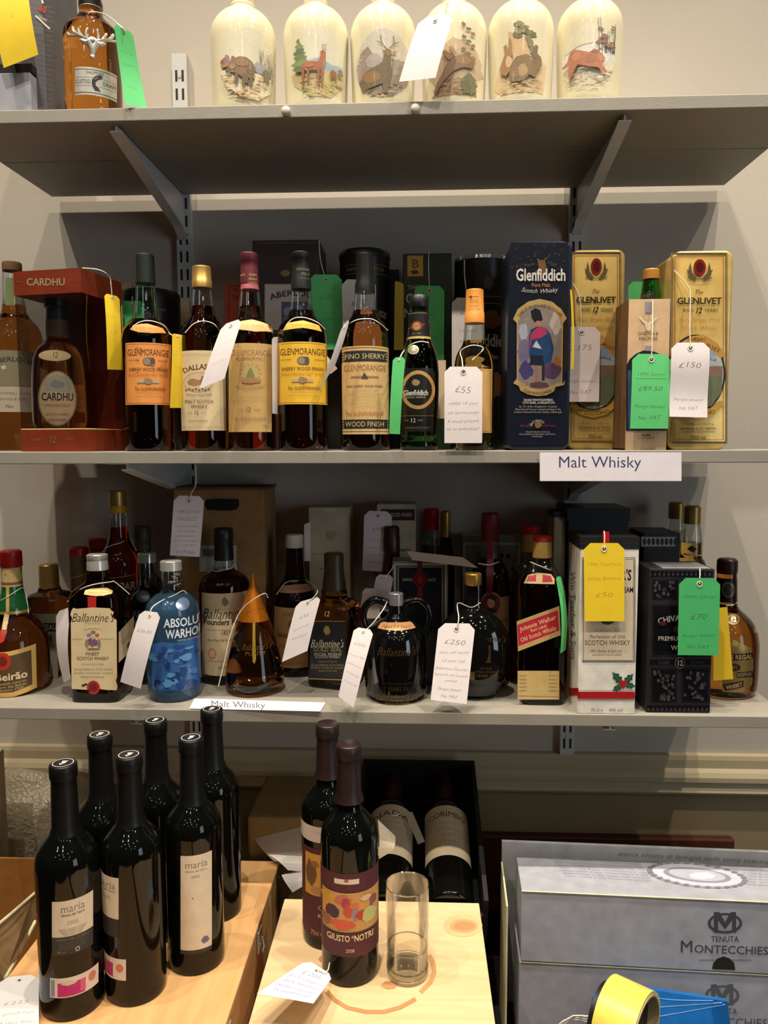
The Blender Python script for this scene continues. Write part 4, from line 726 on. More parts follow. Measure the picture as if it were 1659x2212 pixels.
def glenlivet(label, x0, x1, pyt, pyb, Y, sc, cx):
    r = tin('whisky_tin', label, x0, x1, pyt, pyb, Y, .09, Z2, GOLDT, group='gold square malt tins'); a = Art(); h = pyb-pyt; s = (x1-x0)/126
    Yy = lambda v: pyt+(v-540)*h/423; X = lambda u: cx+u*s
    def fr(i, t, c_): a.frame(X(-61+i), Yy(545+i), X(59-i), Yy(957-i), t, c_)
    fr(0, 4, C(120, 104, 84)); fr(1, 1, C(190, 160, 100)); fr(8, 1, C(190, 84, 44))
    for k in range(24): a.rect(X(-56+k*4.7), Yy(546), X(-54+k*4.7), Yy(549), C(60, 44, 36)); a.rect(X(-56+k*4.7), Yy(953), X(-54+k*4.7), Yy(956), C(60, 44, 36))
    for sg in (-1, 1): a.poly([(X(6*sg), Yy(600)), (X(16*sg), Yy(588)), (X(20*sg), Yy(566)), (X(24*sg), Yy(584)), (X(28*sg), Yy(580)), (X(22*sg), Yy(597)), (X(10*sg), Yy(606))], C(110, 96, 66))
    a.ell(X(0), Yy(577), 13*s, 18, C(150, 34, 26)).ell(X(0), Yy(577), 8*s, 12, C(84, 26, 20)).line([(X(-26), Yy(600)), (X(0), Yy(602)), (X(26), Yy(600))], 2, C(120, 104, 76))
    T = C(54, 44, 34); O_ = C(196, 110, 60)
    a.text('The', X(-1), Yy(630), 9*s, T, 18*s, sh=.35).text('GLENLIVET', X(-1), Yy(649), 13, T, 94*s, 'b').text('AGED', X(-24), Yy(670), 7.5, T, 24*s).text('12', X(-2), Yy(670), 12, C(30, 24, 20), 14*s, 'b', .3).text('YEARS', X(24), Yy(670), 7.5, T, 30*s).text('Pure Single Malt', X(0), Yy(690), 8, O_, 88*s, 't', .35).text('Scotch Whisky', X(0), Yy(708), 8, O_, 76*s, 't', .35)
    a.ell(X(-8), Yy(806), 62*s, 84, C(60, 46, 36), 44).ell(X(-8), Yy(806), 58*s, 79, C(190, 196, 200), 44).poly([(X(-64), Yy(800)), (X(48), Yy(800)), (X(46), Yy(846)), (X(24), Yy(876)), (X(-30), Yy(880)), (X(-58), Yy(850))], C(120, 128, 96)).rect(X(-60), Yy(790), X(48), Yy(812), C(150, 120, 96)).blob(X(16), Yy(760), 24, 14, C(160, 176, 200), 4)
    a.text('Prestwick', X(10), Yy(773), 8, C(50, 50, 60), 52*s, arc=90)
    a.poly([(X(-48), Yy(748)), (X(-20), Yy(726)), (X(8), Yy(722)), (X(36), Yy(740)), (X(54), Yy(764)), (X(44), Yy(774)), (X(26), Yy(756)), (X(2), Yy(744)), (X(-20), Yy(746)), (X(-40), Yy(762))], C(214, 160, 76)).text('CLASSIC', X(-6), Yy(732), 6, C(70, 44, 30), 40*s).text('COURSES', X(14), Yy(744), 8, C(70, 44, 30), 62*s, rot=.45)
    a.poly([(X(-60), Yy(868)), (X(-40), Yy(880)), (X(-8), Yy(888)), (X(24), Yy(880)), (X(46), Yy(864)), (X(52), Yy(874)), (X(26), Yy(896)), (X(-8), Yy(904)), (X(-40), Yy(896)), (X(-62), Yy(880))], C(210, 166, 76)).text('OF SCOTLAND', X(-8), Yy(894), 8, C(80, 50, 30), 80*s, arc=-120)
    a.text('Distilled in Scotland by', X(-2), Yy(915), 5, C(110, 84, 50), 66*s, 't', .3).text('GEORGE & J.G. SMITH', X(-4), Yy(925), 5.5, T, 76*s).text('THE GLENLIVET DISTILLERY SCOTLAND', X(-4), Yy(932), 2.6, T, 72*s).text('750 ml', X(-3), Yy(944), 8, T, 32*s)
    a.build('print', front_plane(Y-.0003), r, 'tin_print', 14); return r
glenlivet('gold golf course tin standing against the navy tin', 1226, 1341, 539, 962, 1.205, 1, 1288)
glenlivet('gold golf course tin standing alone next to the pale wall', 1441, 1570, 541, 964, YF+.014, 1, 1511)
tag('yellow price tag seen edge on beside the navy tin', [(1231, 625), (1235, 625), (1239, 797), (1233, 797)], [YF-.016, YF+.008, YF+.008, YF-.016], TY, [], None, .002, cut=.2, eye=False)
tag('white price tag marked 175 on the tin against the navy tin', [(1216, 706), (1297, 706), (1294, 868), (1215, 868)], [1.196]*4, C(214, 198, 194), [('£175', .28, .15, .6), ('Morgan Stewart', .72, .09, .85), ('No VAT', .87, .11, .6)], [(1254, 660, 1.196), (1250, 636, 1.198), (1238, 612, 1.202)], 0, ink=INK, cut=.16)
# ---- small open front box with its bottle
A_ = atY(1351, 964, YF+.014); B_ = atY(1439, 964, YF+.014); zt = atY(1395, 646, YF+.014).z; GP = paint('tan_card', 206, 172, 132, .55)
r = thing('whisky_box', 'slim tan carton with open top holding a green capped bottle', 'box', ((A_.x+B_.x)/2, YF+.05, Z2))
box('front_panel', (A_.x, YF+.014, Z2), (B_.x, YF+.016, zt), GP, r); box('side_panel', (A_.x, YF+.016, Z2), (A_.x+.002, YF+.086, zt), paint('dark_tan_card', 110, 76, 44, .6), r); box('side_panel', (B_.x-.002, YF+.016, Z2), (B_.x, YF+.086, zt), M['dark_tan_card'], r); box('back_panel', (A_.x, YF+.084, Z2), (B_.x, YF+.086, zt), M['dark_tan_card'], r); box('base_panel', (A_.x, YF+.016, Z2), (B_.x, YF+.086, Z2+.002), M['dark_tan_card'], r)
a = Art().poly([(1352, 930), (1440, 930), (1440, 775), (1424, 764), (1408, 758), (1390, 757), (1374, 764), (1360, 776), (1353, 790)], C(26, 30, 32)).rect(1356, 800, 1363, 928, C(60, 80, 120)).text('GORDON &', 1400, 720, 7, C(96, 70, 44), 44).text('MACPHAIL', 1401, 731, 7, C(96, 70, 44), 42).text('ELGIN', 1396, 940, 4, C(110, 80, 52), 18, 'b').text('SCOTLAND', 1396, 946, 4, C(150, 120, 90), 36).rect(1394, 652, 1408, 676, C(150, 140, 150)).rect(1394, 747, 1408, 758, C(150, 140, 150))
a.poly([(1395, 712), (1393, 700), (1386, 694), (1380, 686), (1383, 684), (1390, 692), (1397, 696), (1404, 696), (1411, 692), (1417, 684), (1419, 687), (1414, 695), (1406, 701), (1405, 712), (1400, 716)], C(232, 214, 176)); a.build('print', front_plane(YF+.0137), r, 'satin_print', 12)
b = Bottle('whisky_bottle', 'green bottle with gold cap rising out of the slim tan carton', 1396, 962, Z2+.0025, [(603, 33), (612, 34), (640, 40), (700, 46), (720, 60), (740, 70), (960, 70)], G_GREEN, Y=YF+.05); b.cap('gold_cap', [(582, 34), (585, 36), (604, 36)], paint('old_gold_cap', 190, 130, 54, .45, .3)); b.label('neck_label', Art().rect(1372, 630, 1416, 655, C(30, 34, 26)).text('OLD', 1394, 638, 6, C(110, 120, 80), 22), 'satin_print')
tag('green price tag leaning behind the gold capped green bottle', [(1357, 608), (1420, 609), (1424, 700), (1357, 700)], [YF+.105]*4, C(80, 180, 100), [], None, 0, eye=False)
tag('green price tag hanging on the slim tan carton', [(1366, 764), (1449, 765), (1443, 926), (1361, 926)], [YF-.004]*4, TG, [('1993 Serpo', .27, .08, .75), ('_', .33, 0, .8), ('£89.50', .46, .12, .65), ('Morgan Stewart', .7, .08, .8), ('No VAT', .85, .1, .6)], [(1409, 720, YF-.003), (1410, 690, YF+.002), (1410, 648, YF+.013)], .001, ink=C(60, 104, 66), cut=.16)
tag('white price tag marked 150 on the tin next to the pale wall', [(1450, 740), (1533, 740), (1528, 902), (1446, 900)], [YF-.006]*4, TW, [('£150', .3, .14, .6), ('Morgan Stewart', .76, .08, .78), ('No VAT', .88, .09, .5)], [(1490, 708, YF-.004), (1491, 640, YF+.004), (1486, 618, YF+.006), (1456, 584, YF+.012)], 0, ink=INK, cut=.16, wave=.0015)
# ---- paper sign hung on the shelf edge
r = thing('paper_sign', 'white paper shelf sign hanging from the middle shelf edge', 'sign', atY(1320, 1008, YF-.004))
Art().rect(1166, 977, 1472, 1039, C(236, 228, 232)).text('Malt Whisky', 1295, 998, 24, C(64, 66, 110), 180).build('sheet', front_plane(YF-.004), r, 'card_print', 40)
box('clip', (atY(1300, 977, YF).x, YF-.004, Z2-.012), (atY(1330, 977, YF).x, YF, Z2-.008), WHITEC, r)
# ================================================================ lowest shelf
# ---- back row
r, e = carton('bottle_carrier', 'tall brown cardboard bottle carrier with a cut out handle', 384, 576, 1058, 1400, 1.325, .105, Z3, KRAFT, cat='carton')
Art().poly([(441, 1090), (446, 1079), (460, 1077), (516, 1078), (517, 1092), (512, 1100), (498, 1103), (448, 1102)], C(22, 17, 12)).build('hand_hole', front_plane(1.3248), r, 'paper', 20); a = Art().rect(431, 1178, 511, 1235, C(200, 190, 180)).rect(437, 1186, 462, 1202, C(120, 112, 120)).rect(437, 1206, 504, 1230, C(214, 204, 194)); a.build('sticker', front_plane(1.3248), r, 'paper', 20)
A_ = e[0]; box('top_ridge', (e[0]-.002, 1.325, e[2]), (e[1]+.003, 1.43, e[2]+.004), paint('dark_kraft', 104, 76, 46, .8), r)
r, e = carton('bottle_box', 'plain cream box with faint crest behind the dark gold label bottle', 670, 758, 1096, 1400, 1.365, .07, Z3, paint('pale_cream_card', 190, 180, 150, .6)); a = Art().blob(714, 1155, 14, 15, C(168, 158, 130), 3, 20, .5).line([(670, 1196), (758, 1196)], 1, C(160, 150, 124)).line([(690, 1228), (700, 1229)], 2, C(140, 110, 70)); a.build('print', front_plane(1.3647), r, 'paper', 20)
r, e = carton('bottle_box', 'cream box with a burgundy stripe behind the brown capsule bottle', 815, 898, 1089, 1400, 1.365, .07, Z3, M['pale_cream_card']); Art().rect(821, 1100, 896, 1124, C(70, 24, 28)).text('WOOD FINISH', 864, 1112, 8, C(196, 180, 160), 52, 'b').blob(872, 1150, 10, 12, C(200, 180, 150), 2).text('Balvenie', 866, 1187, 9, C(60, 44, 36), 44, sh=.3).build('print', front_plane(1.3647), r, 'paper', 20)
r, e = carton('metal_case', 'silver patterned metal case at the back behind the red wax bottle', 997, 1127, 1156, 1400, 1.375, .06, Z3, paint('aged_silver', 150, 146, 132, .3, .7), cat='case')
a = Art().frame(1000, 1172, 1124, 1380, 5, C(200, 196, 180))
for k in range(26): R = random.Random(k+60); a.blob(1008+R.random()*110, 1186+R.random()*150, 5, 8, [C(24, 30, 26), C(60, 60, 56), C(120, 116, 100)][k % 3], k, 10, .5)
a.build('relief_print', front_plane(1.3747), r, 'foil_print', 20)
r, e = carton('bottle_box', 'black box with worn lid edge behind the white holly carton', 1222, 1351, 1100, 1400, 1.30, .1, Z3, paint('black_card', 24, 23, 24, .45)); box('lid', (e[0]-.002, 1.298, e[2]-.02), (e[1]+.002, 1.402, e[2]+.002), M['black_card'], r)
r, e = carton('bottle_box', 'slim cream sided box with black lid between the red label bottle and black box', 1192, 1217, 1117, 1400, 1.31, .06, Z3, paint('aged_cream_card', 176, 160, 128, .6)); box('lid', (e[0]-.001, 1.309, e[2]-.0), (e[1], 1.371, e[2]+.009), M['black_card'], r)
r, e = carton('bottle_box', 'black and white patterned box behind the silver black carton', 1384, 1462, 1152, 1400, 1.27, .09, Z3, M['black_card']); a = Art().rect(1384, 1158, 1461, 1182, C(170, 166, 160))
for k in range(8): a.ell(1392+k*9.5, 1170, 4, 8, C(40, 36, 38), 10)
a.frame(1384, 1158, 1461, 1182, 2, C(60, 56, 58)); a.build('print', front_plane(1.2697), r, 'satin_print', 12)
SB = dict(zb=Z3)
def bot(label, px, row, prof, body, Y=None, cap=None, capm=None, fill=None, neck=None, name='liqueur_bottle', capn='screw_cap', **k):
    b = Bottle(name, label, px, row, Z3, prof, body, Y=Y, fill=fill, neck=neck, **k)
    if cap: b.cap(capn, cap, capm)
    return b
b = bot('dark capped brown bottle at the back beside the cardboard carrier', 308, 1180, [(1160, 34), (1190, 34), (1230, 44), (1260, 76), (1290, 84), (1470, 82)], G_DEEP, 1.37, [(1136, 35), (1140, 38), (1160, 38)], paint('olive_capsule', 62, 50, 34, .5)); b.label('neck_label', Art().rect(290, 1162, 326, 1190, C(70, 54, 30)))
b = bot('red capped bottle with yellow and red neck band beside the tall red liqueur', 210, 1180, [(1184, 36), (1260, 42), (1290, 56), (1470, 56)], G_DEEP, 1.41, [(1163, 36), (1166, 40), (1184, 40)], REDCAP); b.label('neck_label', Art().rect(190, 1190, 230, 1222, C(150, 44, 26)).rect(190, 1222, 230, 1258, C(180, 170, 60)))
b = bot('red capped bottle with gold banded neck behind the torn label bottle', 169, 1190, [(1198, 36), (1270, 40), (1290, 50), (1310, 62), (1470, 62)], G_DEEP, 1.36, [(1181, 37), (1184, 42), (1198, 42)], REDCAP)
b.label('neck_label', Art().rect(148, 1200, 190, 1272, C(96, 78, 38)).line([(148, 1228), (190, 1218)], 2, C(170, 60, 40)).line([(148, 1250), (190, 1240)], 2, C(190, 150, 70)).text('ETTE', 170, 1258, 9, C(170, 50, 40), 34)); b.label('label', Art().rect(125, 1276, 180, 1330, C(150, 140, 112)))
b = bot('tall red liqueur bottle with ribbed brass cap and yellow collar', 258, 1200, [(1108, 36), (1140, 38), (1163, 44), (1180, 58), (1196, 72), (1214, 82), (1240, 80), (1470, 78)], G_RED, 1.315, [(1059, 33), (1062, 36), (1092, 37)], BRASS, 1137); b.cap('yellow_collar', [(1091, 36), (1107, 37)], paint('yellow_collar', 212, 160, 24, .5))
b.label('label', Art().line([(222, 1250), (296, 1244)], 1.5, C(170, 130, 70)).text('CAMPARI', 258, 1268, 17, C(190, 180, 156), 80, 'b'), 'satin_print'); tube('string', [b.m(*q, .001) for q in ((218, 1196), (236, 1180), (262, 1172), (284, 1164), (300, 1180), (306, 1196))], .0007, STRING, b.root)
b = bot('squat dark brandy bottle with plain gold cap and white box label', 108, 1300, [(1268, 40), (1276, 46), (1282, 76), (1290, 88), (1310, 92), (1470, 90)], G_DEEP, 1.30, [(1218, 37), (1221, 40), (1256, 41), (1270, 42)], BRASS, n=3.0)
h = plane_host((b.X, b.Y-max(b.R)*1.0, Z3), (1, 0, 0), (0, 0, 1)); Art().rect(66, 1325, 126, 1465, C(176, 166, 140)).rect(90, 1346, 124, 1364, C(24, 22, 20)).text('TEAU', 107, 1355, 11, C(196, 186, 160), 30, 'b').rect(96, 1372, 112, 1384, C(90, 80, 66)).frame(66, 1325, 126, 1465, 1, C(110, 100, 80)).build('label', h, b.root, 'paper', 20)
b = bot('dark vodka bottle with chrome cap and round medallion', 320, 1290, [(1214, 36), (1262, 38), (1270, 48), (1280, 66), (1296, 76), (1470, 78)], glass('near_black_glass', .05, .05, .08), 1.262, [(1193, 37), (1195, 40), (1214, 40)], CHROME, 1262); b.label('medallion', Art().ell(309, 1288, 15, 13, C(110, 116, 124)), 'foil_print')
b.label('label', Art().text('ABSOLUT', 320, 1326, 14, C(110, 120, 140), 70, 'b').text('WARHOL', 320, 1346, 14, C(110, 120, 140), 64, 'b'), 'satin_print')
b = bot('brown capsule bottle in the shade beside the framed black box', 846, 1180, [(1190, 34), (1220, 40), (1250, 50), (1280, 66), (1470, 66)], G_DEEP, 1.335, [(1136, 30), (1140, 34), (1158, 34), (1160, 36), (1190, 36)], DKBROWN, capn='capsule')
b = bot('clear necked bottle with a glossy red capsule at the back', 932, 1150, [(1144, 34), (1160, 40), (1176, 42), (1210, 50), (1230, 56), (1470, 56)], G_DARK, 1.37, [(1098, 31), (1101, 34), (1124, 34), (1126, 32), (1144, 34)], paint('bright_red_capsule', 170, 22, 30, .35), 1176, capn='capsule')
b = bot('bottle with crinkled gold foil neck tucked behind the red capsule bottle', 962, 1150, [(1160, 24), (1200, 34), (1230, 40), (1470, 40)], G_DEEP, 1.415, [(1103, 18), (1106, 22), (1130, 22), (1160, 24)], GOLD, capn='gold_foil')
b = bot('dark red wax sealed bottle with ribbon and round portrait label', 1058, 1250, [(1168, 38), (1190, 44), (1206, 48), (1222, 66), (1240, 80), (1262, 86), (1470, 84)], G_DEEP, 1.265, [(1108, 35), (1111, 38), (1152, 39), (1154, 36), (1168, 38)], REDWAX, 1204, capn='wax_seal')
b.label('ribbon', Art().poly([(1052, 1166), (1066, 1166), (1067, 1240), (1063, 1284), (1049, 1284), (1051, 1240)], C(112, 22, 20)), 'satin_print'); b.label('label', Art().rect(1046, 1291, 1099, 1376, C(168, 138, 98)).text('and', 1084, 1341, 12, C(50, 38, 30), 24))
b.label('round_label', Art().ell(1061, 1303, 22, 24, C(190, 160, 120), 28).ell(1061, 1303, 20, 22, C(120, 44, 40), 28).poly([(1052, 1304), (1054, 1292), (1062, 1287), (1069, 1294), (1069, 1306), (1063, 1314), (1056, 1312)], C(196, 156, 116)).poly([(1050, 1298), (1052, 1288), (1062, 1283), (1072, 1290), (1071, 1306), (1067, 1296), (1056, 1293)], C(50, 34, 28)).poly([(1046, 1322), (1054, 1314), (1064, 1314), (1076, 1322), (1062, 1326)], C(40, 28, 26)))
b = bot('shaded red label style bottle with gold capsule behind the bright red label bottle', 1146, 1230, [(1190, 36), (1216, 42), (1236, 64), (1262, 86), (1280, 90), (1470, 88)], G_DARK, 1.285, [(1152, 38), (1153, 40), (1190, 41)], BRASS, 1236, n=5.0, capn='capsule'); b.cap('red_top', [(1134, 36), (1137, 41), (1152, 41)], REDCAP)
b = bot('small clear bottle with brass cap against the pale wall', 1461, 1130, [(1120, 32), (1130, 34), (1146, 38), (1200, 42), (1220, 60), (1470, 60)], G_YEL, 1.395, [(1084, 31), (1087, 34), (1120, 34)], BRASS, 1146); b.label('collar_band', Art().line([(1443, 1116), (1479, 1116)], 2, C(120, 96, 50)), 'foil_print')
b = bot('small clear bottle with brass cap and paper seal beside the wall bottle', 1495, 1140, [(1131, 32), (1140, 36), (1165, 42), (1200, 44), (1220, 62), (1470, 62)], G_YEL, 1.345, [(1092, 32), (1095, 35), (1131, 35)], BRASS, 1171); b.label('seal', Art().poly([(1484, 1186), (1494, 1178), (1506, 1186), (1496, 1194)], C(40, 44, 30)).line([(1476, 1198), (1516, 1200)], 3, C(190, 170, 120)))
tag('white price tag hanging from above in front of the cardboard carrier', [(376, 1070), (442, 1072), (431, 1203), (367, 1200)], [1.21]*4, C(226, 216, 222), [('1984 Sir Hans', .26, .085, .75), ('Chardonnay', .36, .08, .7), ('_', .4, 0, .6), ('because of grade', .5, .07, .78), ('and transfer', .58, .07, .6), ('makes quite a', .66, .07, .7), ('good candidate', .74, .07, .8), ('for a garden', .81, .07, .7), ('£19.50', .93, .09, .6)], [(414, 1064, 1.205), (423, 1045, 1.19), (422, 1002, 1.17)], 0, ink=INK, cut=.17)
tag('white price tag hanging on the burgundy stripe box', [(787, 1103), (847, 1105), (842, 1236), (783, 1232)], [1.335]*4, C(224, 214, 218), [('£45', .3, .13, .4), ('a rare old', .48, .09, .6), ('sweet grape', .6, .09, .7), ('to enjoy on', .72, .09, .7), ('occasions', .84, .09, .6)], [(822, 1096, 1.345)], 0, ink=PENC, cut=.18)
tag('thin white tag beside the plain cream box', [(657, 1132), (671, 1128), (671, 1212), (657, 1212)], [1.325]*4, TSHADE, [], None, 0, eye=False)
tag('grey tag leaning behind the black jug handle', [(814, 1240), (850, 1243), (838, 1322), (798, 1312)], [1.235]*4, C(190, 176, 172), [('£70', .5, .2, .5)], [(846, 1230, 1.24), (850, 1214, 1.25)], 0, cut=.18)
tag('second grey tag lower behind the black jug handle', [(784, 1270), (818, 1272), (822, 1336), (776, 1336)], [1.225]*4, C(182, 166, 158), [('£60', .5, .2, .5)], None, 0, cut=.18)
# ---- framed black box
r, e = carton('framed_box', 'framed black box with red ribbon and wax seal marked 1635', 848, 967, 1213, 1440, 1.245, .05, Z3, paint('pewter_card', 120, 114, 100, .4, .4))
a = Art().rect(849, 1214, 967, 1500, C(110, 104, 90)).frame(851, 1217, 965, 1500, 4, C(176, 170, 150)).frame(856, 1222, 960, 1500, 3, C(70, 64, 56)).rect(860, 1226, 956, 1500, C(16, 18, 24)).frame(860, 1224, 956, 1500, 1.5, C(150, 150, 140)).text('ANNO', 880, 1252, 6, C(190, 184, 160), 22).text('1635', 933, 1252, 7, C(190, 184, 160), 19)
a.build('print', front_plane(1.2447), r, 'satin_print', 24); F = front_plane(1.2442)
Art().rect(902, 1212, 912, 1290, C(110, 22, 28)).build('ribbon', F, r, 'satin_print', 20); Art(3e-5).ell(907, 1252, 15, 16, C(112, 20, 24)).ell(907, 1252, 11, 12, C(84, 14, 18)).blob(907, 1252, 8, 9, C(130, 30, 34), 4).build('wax_seal', front_plane(1.2438), r, 'gloss_print', 20)
tag('creased white tag lying flat over the framed black box', [(878, 1190), (1000, 1204), (1033, 1227), (891, 1210)], [1.235, 1.235, 1.205, 1.205], C(196, 178, 160), [], [(1033, 1217, 1.205), (1056, 1220, 1.21), (1078, 1214, 1.225)], 0, eye=False, cut=0)
# ---- front row
b = bot('brown liqueur bottle with green neck and red ribbed cap', 38, 1508, [(1224, 41), (1262, 42), (1275, 44), (1296, 56), (1312, 66), (1322, 68), (1332, 76), (1348, 106), (1364, 126), (1384, 136), (1420, 138), (1480, 134), (1504, 130), (1512, 122)], G_DEEP, None, [(1188, 41), (1191, 45), (1222, 46), (1224, 43)], REDCAP)
b.label('green_neck', Art().rect(-10, 1268, 66, 1322, C(22, 84, 40)), 'gloss_print'); b.label('neck_label', Art().rect(-4, 1225, 60, 1268, C(206, 172, 112)).rect(-4, 1258, 60, 1264, C(120, 90, 56)).text('o', 12, 1240, 6, C(60, 40, 30)).rect(13, 1268, 20, 1322, C(196, 160, 90))); b.label('gold_ring', Art().rect(-20, 1320, 80, 1327, C(200, 170, 100)), 'foil_print')
a = Art().poly([(-60, 1410), (20, 1406), (78, 1398), (80, 1494), (30, 1504), (-60, 1504)], C(214, 172, 96)).poly([(-60, 1420), (18, 1416), (68, 1409), (70, 1484), (28, 1494), (-60, 1494)], C(92, 66, 36)).ell(6, 1427, 17, 19, C(190, 48, 32)).ell(6, 1427, 10, 11, C(120, 30, 22)).text('Beirão', 24, 1460, 15, C(232, 212, 166), 72, 'b', rot=-.06).text('fundado como no', 26, 1474, 5, C(214, 190, 140), 62, rot=-.08).text('licor das Beiras', 26, 1481, 5, C(214, 190, 140), 62, rot=-.08).text('Branco 1929', 24, 1488, 5, C(214, 190, 140), 54, rot=-.08)
b.label('label', a); tube('string', [b.m(*q, .0012) for q in ((-4, 1300), (14, 1290), (34, 1278), (51, 1274), (60, 1300), (64, 1330))], .0007, STRING, b.root)
b.label('ribbon_seal', Art().poly([(10, 1322), (20, 1328), (14, 1360), (4, 1358)], C(220, 190, 130)).poly([(2, 1358), (16, 1362), (8, 1384), (-4, 1390)], C(190, 50, 38)), 'satin_print')
TORN = [(154, 1320), (158, 1313), (166, 1315), (200, 1312), (238, 1314), (240, 1318), (246, 1322), (244, 1328), (240, 1330), (246, 1336), (252, 1339), (253, 1462), (250, 1470), (254, 1482), (252, 1491), (228, 1490), (214, 1488), (204, 1496), (190, 1490), (155, 1488), (154, 1420), (153, 1345), (156, 1335), (152, 1328)]
b = bot('square black whisky bottle with torn cream label and silver cap', 222, 1519, [(1231, 42), (1252, 44), (1260, 62), (1270, 90), (1284, 104), (1304, 108), (1519, 106)], G_DEEP, None, [(1196, 40), (1198, 44), (1208, 44), (1209, 42), (1214, 44), (1230, 45)], SILVER, n=5.0, ratio=.92, name='whisky_bottle')
F = b.flat(); a = Art().poly(TORN, C(226, 202, 156)).text("Ballantine's", 202, 1334, 19, C(44, 36, 30), 92, 't', .3).text("Ballantine's", 202.4, 1334.4, 19, C(44, 36, 30), 92, 't', .3).text('ESTABLISHED 1827', 200, 1347, 2.5, C(110, 96, 76), 34).text('BY APPOINTMENT TO', 202, 1358, 3, C(120, 100, 76), 40, arc=50)
for x, y, rx, ry, c_ in ((192, 1372, 6, 5, C(140, 130, 160)), (210, 1372, 5, 5, C(190, 90, 80)), (201, 1366, 6, 5, C(150, 120, 70)), (200, 1386, 9, 12, C(170, 80, 70)), (193, 1386, 5, 8, C(90, 90, 140)), (207, 1388, 5, 8, C(96, 96, 150)), (188, 1390, 5, 12, C(150, 130, 100)), (214, 1390, 5, 12, C(150, 130, 100)), (201, 1402, 16, 3, C(140, 120, 80)), (201, 1378, 3, 5, C(200, 190, 170))): a.blob(x, y, rx, ry, c_, int(x), 14, .3)
a.text('By appointment', 168, 1380, 2.4, C(120, 104, 80), 24).text('By appointment', 232, 1380, 2.4, C(120, 104, 80), 26).text('FINEST', 200, 1412, 7, C(70, 56, 40), 30).text('SCOTCH WHISKY', 201, 1422, 7, C(70, 56, 40), 70).text('100 percent scotch whiskies', 200, 1434, 2.8, C(150, 130, 100), 50).text('George Ballantine & Son Limited', 202, 1445, 4.5, C(110, 92, 70), 84, 't', .35).text('Distillers  Dumbarton, Scotland', 202, 1453, 4.5, C(110, 92, 70), 84, 't', .35).text('PRODUCT OF SCOTLAND', 200, 1462, 3, C(110, 92, 70), 52).ell(202, 1485, 14, 15, C(176, 44, 44)).ell(202, 1485, 9, 10, C(130, 28, 30)).text('GB', 202, 1485, 8, C(90, 20, 20), 11)
for x, y in ((180, 1480), (186, 1478), (192, 1492)): a.blob(x, y, 4, 3, C(30, 22, 18), x, 9, .5)
a.build('label', F, b.root, 'paper', 30)
Art().poly([(181, 1284), (184, 1275), (200, 1270), (232, 1270), (244, 1276), (242, 1282), (222, 1287), (198, 1287)], C(232, 196, 130)).text('Scotch Whisky', 214, 1279, 5, C(190, 140, 80), 48).build('shoulder_label', b.sq, b.root, 'paper', 4)
Art().poly([(189, 1289), (208, 1289), (208, 1312), (190, 1312)], C(190, 46, 38)).build('red_seal', F, b.root, 'satin_print', 10)
R_ = max(b.R); Art().poly([(256, 1366), (289, 1330), (288, 1400), (256, 1432)], C(216, 190, 146)).text("Ballantine's", 272, 1378, 10, C(90, 76, 60), 30, 't', .3, -.9).ell(279, 1396, 5, 9, C(150, 34, 34)).build('side_label', plane_host((b.X+R_*1.0, b.Y, Z3), (0, 1, 0), (0, 0, 1)), b.root, 'paper', 20)
tube('string', [atY(158, 1288, b.Y-.03), atY(176, 1272, b.Y-.026), atY(205, 1262, b.Y-.028), atY(240, 1257, b.Y-.022), atY(246, 1256, b.Y-.02), atY(262, 1268, b.Y-.014), atY(280, 1284, b.Y-.01)], .0009, STRING, b.root)
tag('curled white price tag beside the torn label bottle', [(122, 1322), (154, 1310), (153, 1467), (138, 1475)], [1.165, 1.15, 1.15, 1.165], TW, [], [(146, 1300, 1.15), (160, 1288, 1.152)], .006, eye=False, cut=.2)
b = bot('clear blue vodka bottle with white block lettering', 378, 1520, [(1231, 42), (1270, 42), (1278, 50), (1286, 76), (1296, 98), (1308, 111), (1322, 114), (1500, 113), (1518, 108)], G_BLUE, None, [(1210, 43), (1212, 46), (1231, 46)], SILVER, 1280, neck=G_CLEAR, name='vodka_bottle')
b.label('medallion', Art().ell(396, 1307, 16, 14, C(160, 176, 196)).ell(396, 1307, 14, 12, C(150, 176, 214)), 'foil_print')
a = Art().poly([(330, 1392), (350, 1386), (380, 1390), (434, 1384), (434, 1492), (326, 1492)], C(58, 100, 160))
for k in range(40): R = random.Random(k+200); a.blob(330+R.random()*100, 1395+R.random()*92, 4+R.random()*14, 3+R.random()*9, [C(70, 120, 176), C(44, 76, 130), C(96, 150, 200), C(36, 60, 110)][k % 4], k, 12, .5)
b.label('decoration', a, 'gloss_print'); b.label('lettering', Art().text('ABSOLUT', 398, 1346, 18, C(226, 230, 236), 88, 'b'), 'satin_print'); b.label('lettering', Art().text('WARHOL', 398, 1370, 18, C(226, 230, 236), 80, 'b').text('LIMITED EDITION', 405, 1385, 4, C(190, 200, 220), 44).text('COUNTRY OF SWEDEN', 380, 1484, 5, C(140, 170, 210), 84), 'satin_print')
ns = Art()
for k in range(12): R = random.Random(k+9); x, y = 358+R.random()*36, 1216+R.random()*58; ns.line([(x, y), (x+3, y+3), (x+7, y), (x+9, y+4)], 1, C(216, 216, 220))
b.label('etched_marks', ns, 'satin_print')
tag('white price tag curving on the blue vodka bottle', [(304, 1318), (349, 1324), (304, 1488), (260, 1473)], [1.118, 1.112, 1.108, 1.118], TW, [('£26.50', .26, .13, .7)], [(329, 1312, 1.12), (b, 352, 1296), (b, 376, 1286), (b, 398, 1280), (b, 414, 1288)], .004, cut=.2)
